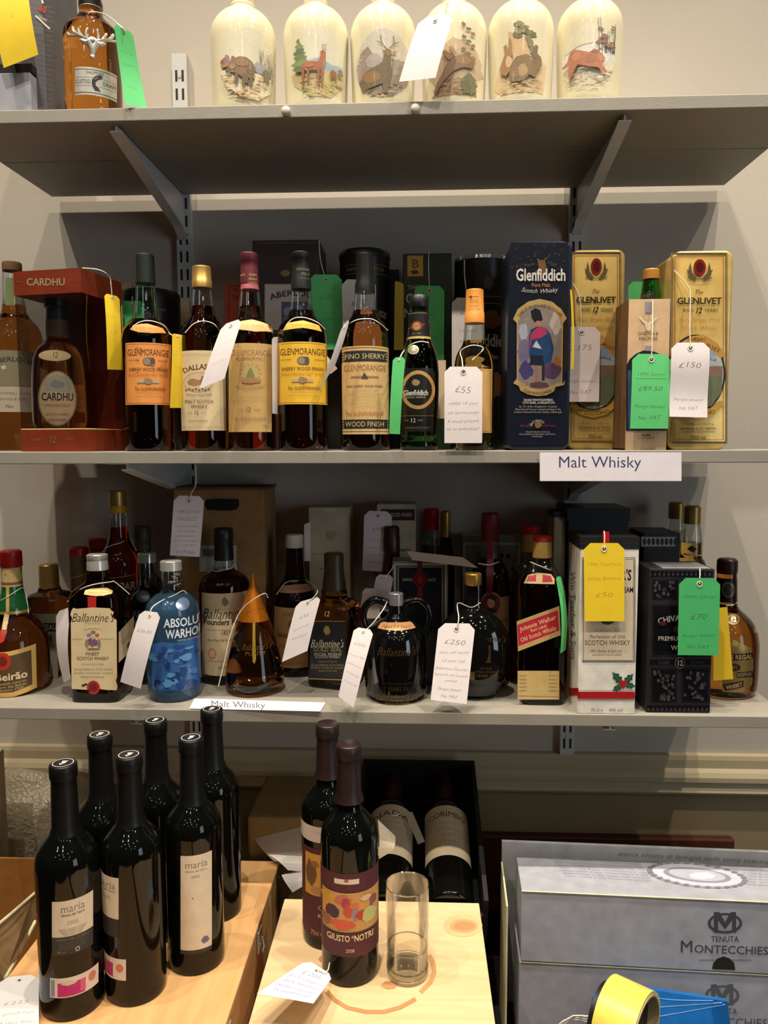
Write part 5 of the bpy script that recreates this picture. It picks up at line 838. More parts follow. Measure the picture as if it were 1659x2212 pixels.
b = bot('round shouldered whisky bottle with tall cream label and black capsule', 490, 1482, [(1209, 40), (1228, 44), (1236, 66), (1244, 90), (1258, 106), (1276, 111), (1460, 110), (1482, 106)], G_DARK, None, [(1140, 38), (1144, 42), (1164, 42), (1168, 40), (1209, 42)], CAPBLK, 1228, name='whisky_bottle', capn='capsule')
a = Art().rect(436, 1282, 542, 1460, C(206, 184, 148)).blob(486, 1300, 10, 12, C(120, 108, 88), 3, 16, .5).text("Ballantine's", 490, 1326, 22, C(44, 36, 32), 104, 't', .3).text("Ballantine's", 490.4, 1326.4, 22, C(44, 36, 32), 104, 't', .3).text('Founders Reserve', 494, 1344, 12, C(44, 36, 32), 108, 'b', .1).line([(446, 1361), (536, 1361)], .8, C(150, 130, 100)).text('1827', 488, 1367, 8, C(90, 74, 56), 22, sh=.3).text('Very Fine Old Scotch Whisky', 486, 1383, 5, C(90, 76, 60), 74).ell(458, 1412, 9, 12, C(200, 130, 100)).ell(458, 1412, 6, 8, C(206, 170, 130)).line([(446, 1428), (536, 1428)], .8, C(150, 130, 100)).text('BLENDED', 486, 1442, 4, C(120, 100, 76), 30)
b.label('label', a); tube('string', [b.m(*q, .001) for q in ((424, 1292), (442, 1240), (470, 1234), (500, 1228), (524, 1222), (536, 1236))], .0007, STRING, b.root)
b = bot('teardrop whisky decanter with orange cone stopper', 551, 1509, [(1337, 67), (1356, 80), (1380, 94), (1410, 109), (1440, 121), (1462, 127), (1480, 124), (1496, 112), (1509, 90)], G_AMBER, None, [(1240, 3), (1250, 9), (1266, 17), (1290, 34), (1314, 51), (1338, 67)], paint('orange_metal', 222, 128, 30, .25, .6), name='whisky_decanter', capn='cone_stopper', sm=4)
b.label('lettering', Art().text("Ballantine's", 552, 1398, 14, C(150, 116, 50), 56, 't', .3), 'foil_print'); b.label('lettering', Art().text('PURITY', 552, 1412, 8, C(150, 116, 50), 46), 'foil_print'); b.label('hang_pendant', Art().poly([(546, 1344), (551, 1344), (552, 1390), (553, 1424), (550, 1434), (546, 1430), (545, 1404)], C(206, 166, 70)), 'foil_print')
tube('string', [b.m(*q, .002) for q in ((579, 1296), (572, 1284), (548, 1294), (526, 1312))]+[atY(512, 1334, b.Y-.03), atY(496, 1377, b.Y-.05), atY(484, 1432, b.Y-.052), atY(472, 1482, b.Y-.05)], .0008, STRING, b.root)
b = bot('brown bottle with white screw cap and tan label behind the slanted tag', 640, 1450, [(1182, 38), (1230, 42), (1252, 50), (1262, 66), (1280, 86), (1300, 98), (1330, 104), (1450, 102)], G_DEEP, 1.32, [(1154, 36), (1156, 38), (1181, 38), (1182, 40)], WHITEC, name='whisky_bottle')
b.label('shoulder_band', Art().poly([(600, 1282), (610, 1266), (640, 1262), (668, 1264), (682, 1280), (640, 1281)], C(176, 140, 108)).text('COUNTRY', 644, 1272, 6, C(160, 60, 44), 44)); b.label('label', Art().rect(592, 1313, 684, 1443, C(190, 158, 108)).text('COLT', 622, 1327, 7, C(80, 62, 44), 24).blob(630, 1350, 8, 12, C(120, 90, 60), 3).text('SINGLE MALT', 632, 1374, 8, C(70, 54, 38), 66, 'b').text('Scotch Whisky', 632, 1396, 7, C(90, 70, 50), 60).text('PRODUCE OF SCOTLAND', 636, 1434, 3, C(110, 90, 60), 60))
tag('slanted white price tag on the white capped brown bottle', [(641, 1302), (694, 1287), (664, 1406), (609, 1430)], [1.20, 1.20, 1.17, 1.17], TW, [('£35', .3, .12, .4), ('good old', .5, .09, .6), ('blended', .66, .09, .6)], [(686, 1276, 1.21), (b, 664, 1258), (b, 640, 1254), (b, 616, 1260), (b, 596, 1288)], .003, cut=.16)
b = bot('square amber whisky bottle with black and gold label and bronze capsule', 724, 1490, [(1272, 50), (1290, 52), (1297, 80), (1308, 102), (1324, 106), (1490, 104)], G_AMBER, None, [(1194, 40), (1197, 43), (1230, 42), (1240, 44), (1260, 50), (1274, 52)], paint('bronze_capsule', 74, 62, 44, .4, .4), n=5.0, ratio=.8, yaw=-.30, name='whisky_bottle', capn='capsule')
a = Art().poly([(672, 1341), (746, 1341), (748, 1470), (668, 1467)], C(24, 27, 32)).line([(668, 1466), (748, 1469)], 2, C(190, 156, 84)).line([(672, 1342), (746, 1342)], 1, C(150, 126, 70)).blob(706, 1362, 9, 12, C(140, 118, 70), 3, 14, .4).text('12', 706, 1326, 11, C(206, 180, 110), 13, sh=.2).text("Ballantine's", 708, 1390, 17, C(206, 196, 170), 72, 't', .3).text("Ballantine's", 708.4, 1390.3, 17, C(206, 196, 170), 72, 't', .3).text('GOLD SEAL', 708, 1403, 8.5, C(150, 134, 84), 62, 'b').text('SPECIAL RESERVE', 708, 1413, 5.5, C(206, 196, 170), 60).text('SCOTCH WHISKY', 708, 1419, 5.5, C(206, 196, 170), 54).text('BLENDED & BOTTLED BY', 708, 1429, 2.6, C(170, 150, 100), 40).text('George Ballantine & Son Limited', 707, 1436, 5, C(190, 164, 100), 70, 't', .35).text('Distillers, Dumbarton, Scotland', 707, 1442, 5, C(190, 164, 100), 70, 't', .35).text('PRODUCE OF SCOTLAND', 708, 1449, 2.6, C(190, 164, 100), 40)
a.build('label', b.flat(), b.root, 'satin_print', 30)
# jug with two handles
b = bot('black glazed whisky jug with two loop handles and silver cap', 856, 1525, [(1305, 30), (1320, 33), (1332, 44), (1340, 72), (1350, 104), (1364, 124), (1384, 134), (1420, 137), (1480, 134), (1512, 126), (1525, 116)], BLACKG, None, [(1280, 29), (1282, 32), (1306, 32)], CHROME, name='whisky_jug', cat='jug', part='jug_body')
for s_ in (-1, 1):
    ax = b.ax; pts = [(856+s_*14, 1310), (856+s_*26, 1300), (856+s_*48, 1296), (856+s_*66, 1310), (856+s_*72, 1332), (856+s_*66, 1356), (856+s_*58, 1372)]
    tube('handle', [atY(x, y, b.Y) for x, y in pts], .0062, BLACKG, b.root, 10)
b.label('shoulder_label', Art().poly([(812, 1361), (816, 1350), (826, 1346), (858, 1344), (890, 1346), (898, 1350), (902, 1361), (858, 1362)], C(222, 164, 108)).text('Aged 17 Years', 857, 1354, 7, C(140, 84, 48), 66, sh=.2)); GI = C(120, 92, 44)
b.label('lettering', Art().text("Ballantine's", 858, 1409, 18, GI, 84, 't', .3), 'foil_print'); b.label('lettering', Art().text('VERY OLD SCOTCH WHISKY', 858, 1478, 5, C(70, 56, 30), 70).text('17 YEARS OLD', 858, 1489, 9, C(84, 66, 36), 70), 'foil_print'); b.label('lettering', Art().text('George Ballantine & Son', 858, 1505, 6, C(170, 134, 64), 84, 't', .3).text('Distillers Dumbarton Scotland', 857, 1513, 6, C(180, 144, 70), 88, 't', .3).text('PRODUCT OF SCOTLAND', 858, 1520, 4, C(150, 120, 60), 52), 'foil_print')
tag('long white price tag leaning on the black jug', [(766, 1354), (808, 1361), (764, 1529), (731, 1504)], [YF+.012, YF+.006, YF-.012, YF-.006], TW, [('£250', .22, .14, .6), ('A mini 1986', .38, .09, .8), ('whole decanter', .5, .08, .8), ('of ballantine', .62, .08, .75), ('17 year old', .74, .09, .75)], [(806, 1346, YF+.016), (828, 1316, YF+.03), (836, 1300, YF+.05)], .003, ink=PENC, cut=.2)
# round flattened decanter
b = bot('round black whisky decanter with gold collar cap', 1020, 1514, [(1262, 37), (1300, 38), (1314, 44), (1322, 76), (1334, 108), (1350, 134), (1372, 154), (1404, 162), (1432, 156), (1460, 142), (1486, 112), (1504, 80), (1514, 60)], mat('black_decanter_glass', C(14, 14, 12), .06, coat=.4, nscale=20), YF+.075, [(1237, 34), (1240, 37), (1260, 37), (1263, 35)], GOLD, name='whisky_decanter', ratio=.55, capn='gold_cap')
h = plane_host((b.X, b.Y-max(b.R)*.56, Z3), (math.cos(b.rot), math.sin(b.rot), 0), (0, .05, 1)); Art().text("Ballantine's", 1056, 1380, 14, GI, 76, 't', .3).rect(1030, 1394, 1060, 1432, C(84, 66, 36)).blob(1045, 1412, 12, 16, C(130, 102, 50), 3, 16, .5).text('VERY OLD', 1046, 1444, 5, GI, 34).text('SCOTCH WHISKY', 1048, 1452, 5, GI, 60).text('17 YEARS OLD', 1046, 1460, 6, C(130, 102, 50), 60).build('lettering', h, b.root, 'foil_print', 20)
tag('large white price tag marked 250 on the round black decanter', [(948, 1346), (1027, 1347), (1008, 1521), (930, 1512)], [YF+.012, YF+.012, YF-.006, YF-.006], TW, [('£250', .24, .13, .6), ('very old liquid', .37, .075, .8), ('17 year old', .48, .075, .65), ('Ballantines Decanter', .58, .075, .9), ('found for the Scottish', .66, .065, .92), ('market', .73, .07, .35), ('Morgan Stewart', .84, .075, .65), ('No VAT', .93, .08, .45)], [(991, 1335, YF+.014), (989, 1303, YF+.045), (1018, 1312, YF+.042), (1038, 1302, YF+.05)], 0, ink=INK, cut=.17)
# red label square bottle
b = bot('square whisky bottle with slanted red label and gold capsule', 1166, 1524, [(1203, 36), (1216, 44), (1234, 64), (1250, 80), (1264, 90), (1280, 94), (1524, 93)], G_DARK, None, [(1168, 38), (1169, 41), (1203, 42)], paint('pale_gold_capsule', 206, 170, 96, .4, .4), 1240, n=5.0, ratio=.95, name='whisky_bottle', capn='capsule'); b.cap('red_top', [(1157, 38), (1160, 40), (1168, 40)], paint('red_disc', 176, 40, 34, .5))
F = b.flat(); Art().poly([(1116, 1342), (1208, 1309), (1211, 1372), (1119, 1407)], C(200, 166, 104)).poly([(1117, 1350), (1205, 1318), (1208, 1362), (1120, 1396)], C(196, 32, 60)).text('Johnnie Walker', 1162, 1346, 9, C(226, 190, 120), 82, 'b', .2, -.34).text('Red Label', 1163, 1357, 6, C(226, 190, 120), 36, 'b', 0, -.34).text('Old Scotch Whisky', 1163, 1369, 9, C(226, 190, 120), 82, 'b', .1, -.34).build('slanted_label', F, b.root, 'paper', 30)
a = Art().rect(1118, 1449, 1208, 1511, C(206, 176, 112))
for k in range(5): a.text('HIGHEST', 1130, 1460+k*8, 3, C(110, 88, 54), 16).text('AWARDS', 1194, 1460+k*8, 3, C(110, 88, 54), 18)
a.line([(1120, 1503), (1206, 1505)], 1, C(140, 112, 70)); a.build('lower_label', F, b.root, 'paper', 30)
Art().poly([(1131, 1260), (1140, 1242), (1160, 1237), (1190, 1240), (1198, 1250), (1198, 1262), (1160, 1261)], C(232, 196, 140)).poly([(1136, 1256), (1142, 1245), (1158, 1241), (1158, 1256)], C(196, 50, 60)).poly([(1172, 1241), (1190, 1244), (1194, 1257), (1172, 1258)], C(196, 50, 60)).build('neck_label', b.sq, b.root, 'satin_print', 4)
tag('curled green price tag beside the slanted red label bottle', [(1200, 1247), (1212, 1244), (1222, 1404), (1210, 1412)], [1.14, 1.15, 1.15, 1.135], TG, [], [(1190, 1232, 1.17), (1160, 1220, 1.155), (1146, 1214, 1.16)], .006, eye=False, cut=.2)
# white carton
YT = YF+.003
r, e = carton('whisky_box', 'white whisky carton with black lid, red stripe and holly sprig', 1247, 1371, 1161, 1543, YT, .085, Z3, paint('white_gloss_card', 226, 220, 208, .3))
box('lid', (e[0]-.0005, YT-.0005, e[2]-.017), (e[1]+.0005, YT+.086, e[2]+.0008), M['black_card'], r)
F = front_plane(YT-.0003); a = Art().line([(1249, 1186-12), (1380, 1174)], 1, C(60, 50, 50)).frame(1258, 1204, 1372, 1430, 1.2, C(70, 58, 50)).poly([(1261, 1210), (1370, 1210), (1366, 1426), (1257, 1426)], C(216, 200, 172)).frame(1260, 1208, 1369, 1428, 1, C(90, 76, 60)).text("TEACHER'S", 1318, 1240, 22, C(40, 34, 34), 92, 'b', rot=.05).text('HIGHLAND CREAM', 1322, 1274, 11, C(40, 34, 34), 92, 'b').blob(1312, 1342, 16, 8, C(60, 90, 60), 3).text('Established 1830', 1313, 1360, 8, C(190, 170, 150), 56, sh=.2)
a.text('Perfection of Old', 1312, 1375, 7, C(120, 96, 76), 76).text('SCOTCH WHISKY', 1312, 1388, 10, C(110, 60, 50), 98).text('Wm Teacher & Sons Ltd.', 1310, 1406, 6, C(60, 50, 46), 68, 't', .4).text('GLASGOW SCOTLAND', 1311, 1414, 3.5, C(110, 96, 84), 64)
a.rect(1247, 1494, 1371, 1509, C(176, 34, 36)).line([(1247, 1491), (1371, 1491)], .8, C(60, 50, 50)).line([(1247, 1512), (1371, 1512)], .8, C(60, 50, 50)).text('75 cl e', 1289, 1533, 6, C(130, 110, 100), 26).text('40% vol', 1330, 1533, 6, C(130, 110, 100), 30)
H1, H2 = C(40, 84, 62), C(26, 60, 44)
def holly(x, y, ang, L):
    c, q = math.cos(ang), math.sin(ang); pts = []
    for t, h in ((0, 0), (.12, .18), (.25, .1), (.38, .26), (.5, .14), (.65, .24), (.78, .1), (1, 0)): pts.append((x+L*(t*c-h*q), y+L*(t*q+h*c)))
    for t, h in ((.78, .1), (.65, .24), (.5, .14), (.38, .26), (.25, .1), (.12, .18)): pts.append((x+L*(t*c+h*q), y+L*(t*q-h*c)))
    a.poly(pts, H1).line([(x, y), (x+L*.9*c, y+L*.9*q)], .8, C(90, 130, 100))
for an, L in ((-2.3, 36), (-.8, 32), (2.6, 28), (.15, 28)): holly(1346, 1478, an, L)
for x, y in ((1342, 1474), (1350, 1474), (1346, 1482)): a.ell(x, y, 4.5, 4.5, C(190, 30, 30), 12)
a.build('front_print', F, r, 'gloss_print', 40)
Art().rect(1302, 1148, 1316, 1172, C(196, 30, 30)).build('red_tape', front_plane(YT-.001), r, 'gloss_print', 20)
Art().rect(1229, 1486, 1250, 1502, C(176, 34, 36)).text('Wm Teacher & Sons', 1238, 1330, 11, C(60, 54, 54), 190, 't', .3, 1.56).build('side_print', plane_host((e[0]-.0003, 1.2, Z3), (0, -1, 0), (0, 0, 1)), r, 'gloss_print', 40)
tag('yellow price tag hanging on the white whisky carton', [(1261, 1173), (1349, 1173), (1349, 1342), (1263, 1342)], [YT-.008]*4, TY, [('1980 Teachers', .27, .08, .85), ('Xmas Bottling', .45, .08, .85), ('£50', .66, .11, .45)], [(1306, 1162, YT-.006), (1305, 1147, YT-.002)], 0, ink=C(170, 140, 40), cut=.16)
# dark patterned carton
YC = YF+.012
r, e = carton('whisky_box', 'silver and black patterned carton with a hanging green tag', 1395, 1533, 1229, 1541, YC, .075, Z3, paint('dark_foil_card', 52, 50, 52, .35, .3)); a = Art(); S1, S2, D1 = C(92, 88, 88), C(74, 70, 72), C(26, 24, 26)
a.poly([(1403, 1231), (1541, 1231), (1533, 1539), (1396, 1539)], C(60, 57, 60)).poly([(1405, 1234), (1539, 1234), (1538, 1246), (1405, 1246)], D1)
def panel(x0, y0, x1, y1): a.rect(x0, y0, x1, y1, S2).rect(x0+1.5, y0+1.5, x1-1.5, y1-1.5, D1).frame(x0+4, y0+4, x1-4, y1-4, .8, S2)
panel(1407, 1250, 1466, 1298); panel(1470, 1250, 1536, 1298); panel(1406, 1304, 1536, 1420); panel(1404, 1440, 1464, 1520); panel(1469, 1440, 1534, 1520); a.rect(1402, 1423, 1536, 1437, D1).frame(1402, 1423, 1536, 1437, 1, S2).rect(1398, 1524, 1532, 1537, D1)
for x, y, n, sd in ((1436, 1274, 16, 1), (1434, 1480, 34, 2), (1500, 1480, 34, 3), (1502, 1274, 14, 4)):
    R = random.Random(sd)
    for k in range(n): a.blob(x+R.uniform(-22, 22), y+R.uniform(-30, 30)*(1.0 if y > 1400 else .55), 4, 5, [S1, C(104, 100, 100), S2][k % 3], k, 9, .4)
for k in range(14): a.ell(1404+k*9.8, 1240, 3, 4, S2, 8); a.ell(1400+k*9.6, 1531, 3, 4, S2, 8)
a.poly([(1415, 1336), (1440, 1326), (1480, 1321), (1520, 1326), (1536, 1336), (1534, 1350), (1500, 1338), (1450, 1340), (1418, 1350)], D1).text('CHIVAS REGAL', 1474, 1334, 12, C(214, 206, 190), 110, 'b', arc=200).blob(1430, 1346, 9, 5, C(120, 40, 40), 2).ell(1470, 1358, 18, 11, C(60, 44, 50)).text('1801', 1470, 1358, 6, C(196, 180, 170), 20).poly([(1416, 1374), (1536, 1372), (1536, 1388), (1418, 1384)], D1).text('PREMIUM SCOTCH', 1474, 1378, 9, C(214, 206, 190), 108, 'b').text('WHISKY', 1474, 1398, 10, C(214, 206, 190), 52, 'b').text('AGED', 1433, 1430, 6, S1, 26).ell(1467, 1431, 11, 12, C(150, 140, 120)).ell(1467, 1431, 9.5, 10.5, D1).text('12', 1467, 1431, 11, C(226, 216, 190), 13, 'b').text('YEARS', 1504, 1430, 6, S1, 32)
a.build('print', front_plane(YC-.0003), r, 'foil_print', 40); box('clear_tape', (e[0]+.02, YC+.004, e[2]), (e[1]-.005, YC+.06, e[2]+.0006), paint('grey_film', 150, 148, 150, .2), r)
tag('green price tag marked 70 on the silver and black carton', [(1467, 1248), (1556, 1249), (1552, 1416), (1464, 1415)], [YC-.012]*4, C(74, 184, 106), [('1990s Chivas', .24, .085, .82), ('£70', .5, .14, .4), ('Morgan Stewart', .74, .08, .8), ('No VAT', .89, .09, .55)], [(1512, 1240, YC-.008), (1512, 1229, YC-.001)], 0, ink=C(44, 104, 62), cut=.16)
b = bot('rounded whisky bottle with gold shield label and dark cork cap', 1560, 1514, [(1238, 40), (1262, 42), (1304, 46), (1314, 56), (1326, 84), (1342, 112), (1362, 130), (1392, 139), (1440, 138), (1490, 132), (1514, 126)], G_AMBER, None, [(1206, 36), (1210, 42), (1228, 43), (1238, 41)], DKBROWN, name='whisky_bottle', capn='cork_cap')
b.label('neck_label', Art().rect(1548, 1250, 1596, 1302, C(40, 32, 26)).ell(1573, 1274, 15, 17, C(120, 110, 84)).ell(1573, 1274, 11, 13, C(70, 64, 56)), 'foil_print'); b.label('age_seal', Art().ell(1584, 1337, 13, 11, C(150, 124, 70)).ell(1584, 1337, 11, 9, C(70, 50, 26)).text('12', 1584, 1337, 10, C(220, 200, 150), 13, 'b'), 'foil_print')
a = Art().poly([(1560, 1400), (1580, 1388), (1600, 1388), (1624, 1400), (1628, 1440), (1624, 1480), (1604, 1494), (1560, 1494)], C(150, 122, 66)).blob(1588, 1388, 8, 8, C(190, 160, 90), 3).poly([(1556, 1412), (1626, 1410), (1626, 1424), (1556, 1426)], C(54, 42, 26)).text('CHIVAS REGAL', 1584, 1418, 9, C(206, 180, 120), 84, 'b').ell(1584, 1440, 16, 8, C(60, 46, 28)).text('1801', 1584, 1440, 7, C(190, 160, 100), 18).rect(1592, 1450, 1626, 1462, C(54, 42, 26)).text('SCOTCH', 1608, 1456, 7, C(206, 180, 120), 30, 'b').poly([(1560, 1478), (1606, 1468), (1606, 1482), (1566, 1492)], C(54, 42, 26)).text('WHISKY', 1586, 1480, 8, C(206, 180, 120), 36, 'b', 0, -.25)
b.label('label', a, 'foil_print')
tag('yellow price tag hanging beside the gold shield label bottle', [(1541, 1314), (1571, 1311), (1584, 1467), (1541, 1470)], [1.15, 1.15, 1.15, 1.15], C(226, 186, 30), [], [(1570, 1308, 1.16), (b, 1584, 1306), (b, 1592, 1302)], 0, eye=False, cut=0)
r = thing('paper_sign', 'white paper sign lying flat on the lowest shelf by the teardrop decanter', 'sign', atZ(555, 1523, Z3)); F = shelf_plane(Z3+.0012)
Art().poly([(420, 1509), (703, 1518), (692, 1537), (409, 1531)], C(240, 234, 232)).text('Malt Whisky', 514, 1522, 13, C(90, 88, 100), 118, rot=.03).build('sheet', F, r, 'card_print', 40)
# ================================================================ things below the shelves
ZT = EYE-.70; ZTAB = EYE-.92
DARKW = paint('dark_table_wood', 30, 22, 17, .5)
r = thing('trestle_table', 'dark wooden table carrying the wine cases and cartons', 'table', (0, 1.0, 0)); box('table_top', (-1.15, .45, ZTAB-.03), (1.15, 1.455, ZTAB), DARKW, r, .002)
for x in (-1.08, 1.08):
    for y in (.52, 1.40): box('leg', (x-.03, y-.03, 0), (x+.03, y+.03, ZTAB-.03), DARKW, r)
r = thing('board', 'narrow dark red board lying along the wall behind the grey cartons', 'board', (.45, 1.40, ZTAB)); A_ = atY(1000, 1806, 1.43); B_ = atY(1590, 1830, 1.43)
box('plank', (A_.x, 1.435, ZTAB), (B_.x, 1.455, atY(1200, 1808, 1.435).z), paint('dark_red_wood', 74, 38, 20, .5), r, .003)
def pine(name, label, x0, x1, y0, y1, z0, z1, seed):
    m = bpy.data.materials.new('pine_wood'); m.use_nodes = True; nt = m.node_tree; b = nt.nodes['Principled BSDF']; b.inputs['Roughness'].default_value = .5
    tc = nt.nodes.new('ShaderNodeTexCoord'); mp = nt.nodes.new('ShaderNodeMapping'); mp.inputs['Scale'].default_value = (2.2, 22, 22) if seed else (22, 2.2, 22); mp.inputs['Location'].default_value = (seed, seed*2, 0)
    n = nt.nodes.new('ShaderNodeTexNoise'); n.inputs['Scale'].default_value = 2.2; n.inputs['Detail'].default_value = 5; n.inputs['Distortion'].default_value = .6
    cr = nt.nodes.new('ShaderNodeValToRGB'); cr.color_ramp.elements[0].position = .32; cr.color_ramp.elements[1].position = .68
    cr.color_ramp.elements[0].color = C(220, 182, 132) if seed else C(206, 154, 96); cr.color_ramp.elements[1].color = C(234, 202, 156) if seed else C(222, 174, 116)
    nt.links.new(tc.outputs['Object'], mp.inputs[0]); nt.links.new(mp.outputs[0], n.inputs['Vector']); nt.links.new(n.outputs['Fac'], cr.inputs[0]); nt.links.new(cr.outputs[0], b.inputs['Base Color'])
    r = thing(name, label, 'wooden case', ((x0+x1)/2, (y0+y1)/2, z0)); t = .009
    box('lid', (x0-.003, y0-.003, z1-t), (x1+.003, y1+.003, z1), m, r, .0015)
    box('side_board', (x0, y0, z0), (x0+t, y1, z1-t), m, r, .001); box('side_board', (x1-t, y0, z0), (x1, y1, z1-t), m, r, .001)
    box('end_board', (x0+t, y0, z0), (x1-t, y0+t, z1-t), m, r, .001); box('end_board', (x0+t, y1-t, z0), (x1-t, y1, z1-t), m, r, .001); return r, m
pL, mL = pine('wine_case', 'long pine wine case carrying the six black topped wine bottles', -.535, -.233, .50, 1.218, ZTAB, ZT, 0)
pR, mR = pine('wine_case', 'pine wine case with wine stains carrying the two burgundy label bottles', -.200, .092, .55, 1.113, ZTAB, ZT, 1.7)
for yy in (1.06, .87):
    box('clasp', (-.2325, yy-.012, ZT-.045), (-.229, yy+.012, ZT-.012), SILVER, pL, .0012); tube('clasp_loop', [(-.2285, yy-.008, ZT-.03), (-.226, yy-.008, ZT-.045), (-.226, yy+.008, ZT-.045), (-.2285, yy+.008, ZT-.03)], .0011, SILVER, pL, 6, 0)
F = shelf_plane(ZT+.0001); ST = C(192, 140, 90)
Art().line([(706, 2142), (722, 2160), (750, 2177), (790, 2186), (830, 2186), (866, 2176), (898, 2158)], 9, ST).line([(926, 2064), (936, 2080), (938, 2100), (930, 2122), (908, 2144)], 10, C(198, 150, 100)).blob(700, 2072, 14, 9, C(194, 142, 94), 3).blob(842, 2128, 20, 10, C(194, 142, 94), 5).build('wine_stain', F, pR, 'satin_print', 12)
Art().ell(1000, 2000, 42, 24, C(228, 190, 138), 24).ell(1002, 2001, 30, 15, C(214, 166, 114), 24).ell(1004, 2001, 22, 10, C(200, 146, 98), 20).build('knot', F, pR, 'satin_print', 20)
# ---- six black topped wine bottles
WP = [(0, .0375), (.01, .0378), (.10, .0378), (.185, .0378), (.198, .036), (.208, .031), (.217, .0235), (.226, .0175), (.235, .0158), (.30, .0142), (.306, .0142)]
CAPW = paint('matt_black_capsule', 13, 13, 12, .4, spec=.35)
def wine(name, label, tx, ty, capm, group, yaw=0, hz=.31, capz=.222):
    P = atZ(tx, ty, ZT+hz); b = Bottle.metric(name, label, P.x, P.y, ZT, WP, WINE, group=group, yaw=yaw)
    loft('capsule', [(capz, .0195), (capz+.01, .0163), (.292, .0149), (.2925, .0163), (.3, .0166), (.3085, .0163), (.31, .0148)], capm, b.root, seg=28); return b
W = []
for k, (tx, ty, nm) in enumerate(((136, 1648, 'with pale back label and pink revenue strip'), (215, 1586, 'standing behind the pale back label bottle'), (278, 1630, 'with its label turned sideways beside the pale back label bottle'), (335, 1555, 'in the middle of the rear row of the pine case'), (412, 1593, 'with a tall narrow cream front label'), (457, 1531, 'rearmost beside the shelf edge, no label showing'))):
    b = wine('wine_bottle', 'black capsuled wine bottle '+nm, tx, ty, CAPW, 'six black capsuled wine bottles on the pine case', yaw=.2*k); W.append(b)
    def top(u, v, d, b=b): return Vector((b.X+u, b.Y-v, ZT+.3102+d))
    Art(3e-5).ell(0, 0, .0125, .0125, C(222, 220, 212), 28).ell(0, 0, .0116, .0116, C(26, 26, 24), 28).poly([(-.003, -.005), (.004, -.006), (.003, .002), (-.001, .003)], C(200, 198, 190)).poly([(-.004, .002), (.001, .004), (.003, .003), (-.001, .007)], C(200, 198, 190)).build('capsule_emblem', top, b.root, 'satin_print', .006)
    tx_ = b.X; w_ = Vector((b.X, b.Y, ZT+.23))-CAM; cx = 829.5+FPX*w_.dot(CR)/w_.dot(CF); cy = 1106-FPX*w_.dot(CU)/w_.dot(CF)
    b.label('capsule_lettering', Art().text('ALONSO DEL YERRO', cx, cy+1, 4, C(84, 80, 66), 40), 'satin_print', maxlen=4)
LB = C(216, 202, 178)
a = Art().rect(112, 1945, 202, 2022, LB).text('maría', 157, 1962, 17, C(130, 122, 112), 54).text('Alonso del Yerro', 158, 1976, 5, C(90, 84, 76), 52, 'b').text('2005', 157, 1993, 8, C(160, 150, 136), 26)
for k in range(4): a.text('Elaborado y embotellado en propiedad', 157, 2006+k*4, 2.6, C(100, 94, 86), (60, 56, 48, 40)[k])
a.rect(112, 2022, 202, 2060, C(52, 50, 44)).text('RIBERA DEL DUERO', 157, 2028, 5.5, C(96, 94, 84), 74, 'b'); a.ell(168, 2053, 5, 5, C(190, 190, 180)).ell(168, 2053, 3.4, 3.4, C(60, 58, 52)).text('75 cl', 132, 2054, 4, C(150, 150, 140), 18)
for k in range(3): a.text('Denominacion de Origen', 157, 2036+k*5, 2.4, C(110, 108, 98), 60)
W[0].label('back_label', a); a = Art().rect(108, 2110, 214, 2152, C(214, 202, 188)).rect(110, 2114, 118, 2150, C(130, 134, 140)).rect(124, 2121, 184, 2150, C(186, 36, 112)).blob(148, 2122, 22, 6, C(206, 190, 160), 3, 16, .4).rect(174, 2121, 186, 2146, C(206, 90, 130)).ell(200, 2126, 8, 10, C(200, 120, 90)); W[0].label('revenue_strip', a)
a = Art().rect(205, 1895, 256, 1985, LB).text('maría', 226, 1914, 15, C(130, 122, 112), 46).text('Alonso del Yerro', 226, 1926, 5, C(100, 94, 86), 46).text('2005', 226, 1942, 8, C(160, 150, 136), 26).rect(205, 1985, 256, 2025, C(50, 48, 42)); W[2].label('back_label', a); W[2].label('revenue_strip', Art().rect(205, 2070, 272, 2116, C(214, 202, 188)).rect(205, 2082, 244, 2112, C(176, 40, 110)).ell(258, 2090, 8, 9, C(206, 120, 80)))
a = Art().rect(390, 1848, 458, 2052, C(222, 206, 178)).text('maría', 424, 1868, 15, C(140, 130, 116), 50).text('Alonso del Yerro', 424, 1882, 4.5, C(120, 110, 98), 48).text('2005', 422, 1894, 6, C(150, 140, 126), 20).blob(443, 2034, 11, 9, C(110, 108, 130), 3, 14, .4).ell(416, 1940, 1.5, 1.5, C(90, 80, 70), 8).rect(390, 2052, 458, 2060, C(52, 50, 44)); W[4].label('front_label', a)
# ---- two burgundy label bottles
CAPB = paint('dark_burgundy_capsule', 36, 21, 21, .42); BU = C(84, 34, 42)
g1 = wine('wine_bottle', 'burgundy label wine bottle with white paper band standing behind its twin', 707, 1562, CAPB, 'two burgundy label wine bottles', -.4, capz=.235)
g1.label('paper_band', Art().rect(640, 1788, 760, 1822, C(206, 192, 176)).text('TENUTA', 700, 1802, 4, C(150, 130, 120), 40)); a = Art().rect(654, 1836, 760, 2028, BU).rect(660, 1848, 750, 1938, C(206, 150, 60)).blob(672, 1890, 14, 34, C(110, 76, 44), 3, 18, .4).blob(680, 1870, 10, 8, C(150, 100, 50), 4).blob(690, 1926, 22, 10, C(180, 130, 90), 6).text('GIUSTO', 686, 1962, 10, C(200, 176, 130), 60, al='l').text('ROSSO', 686, 1980, 8, C(214, 196, 150), 40, al='l').text('75cl e', 684, 2018, 9, C(206, 186, 146), 26); g1.label('label', a)
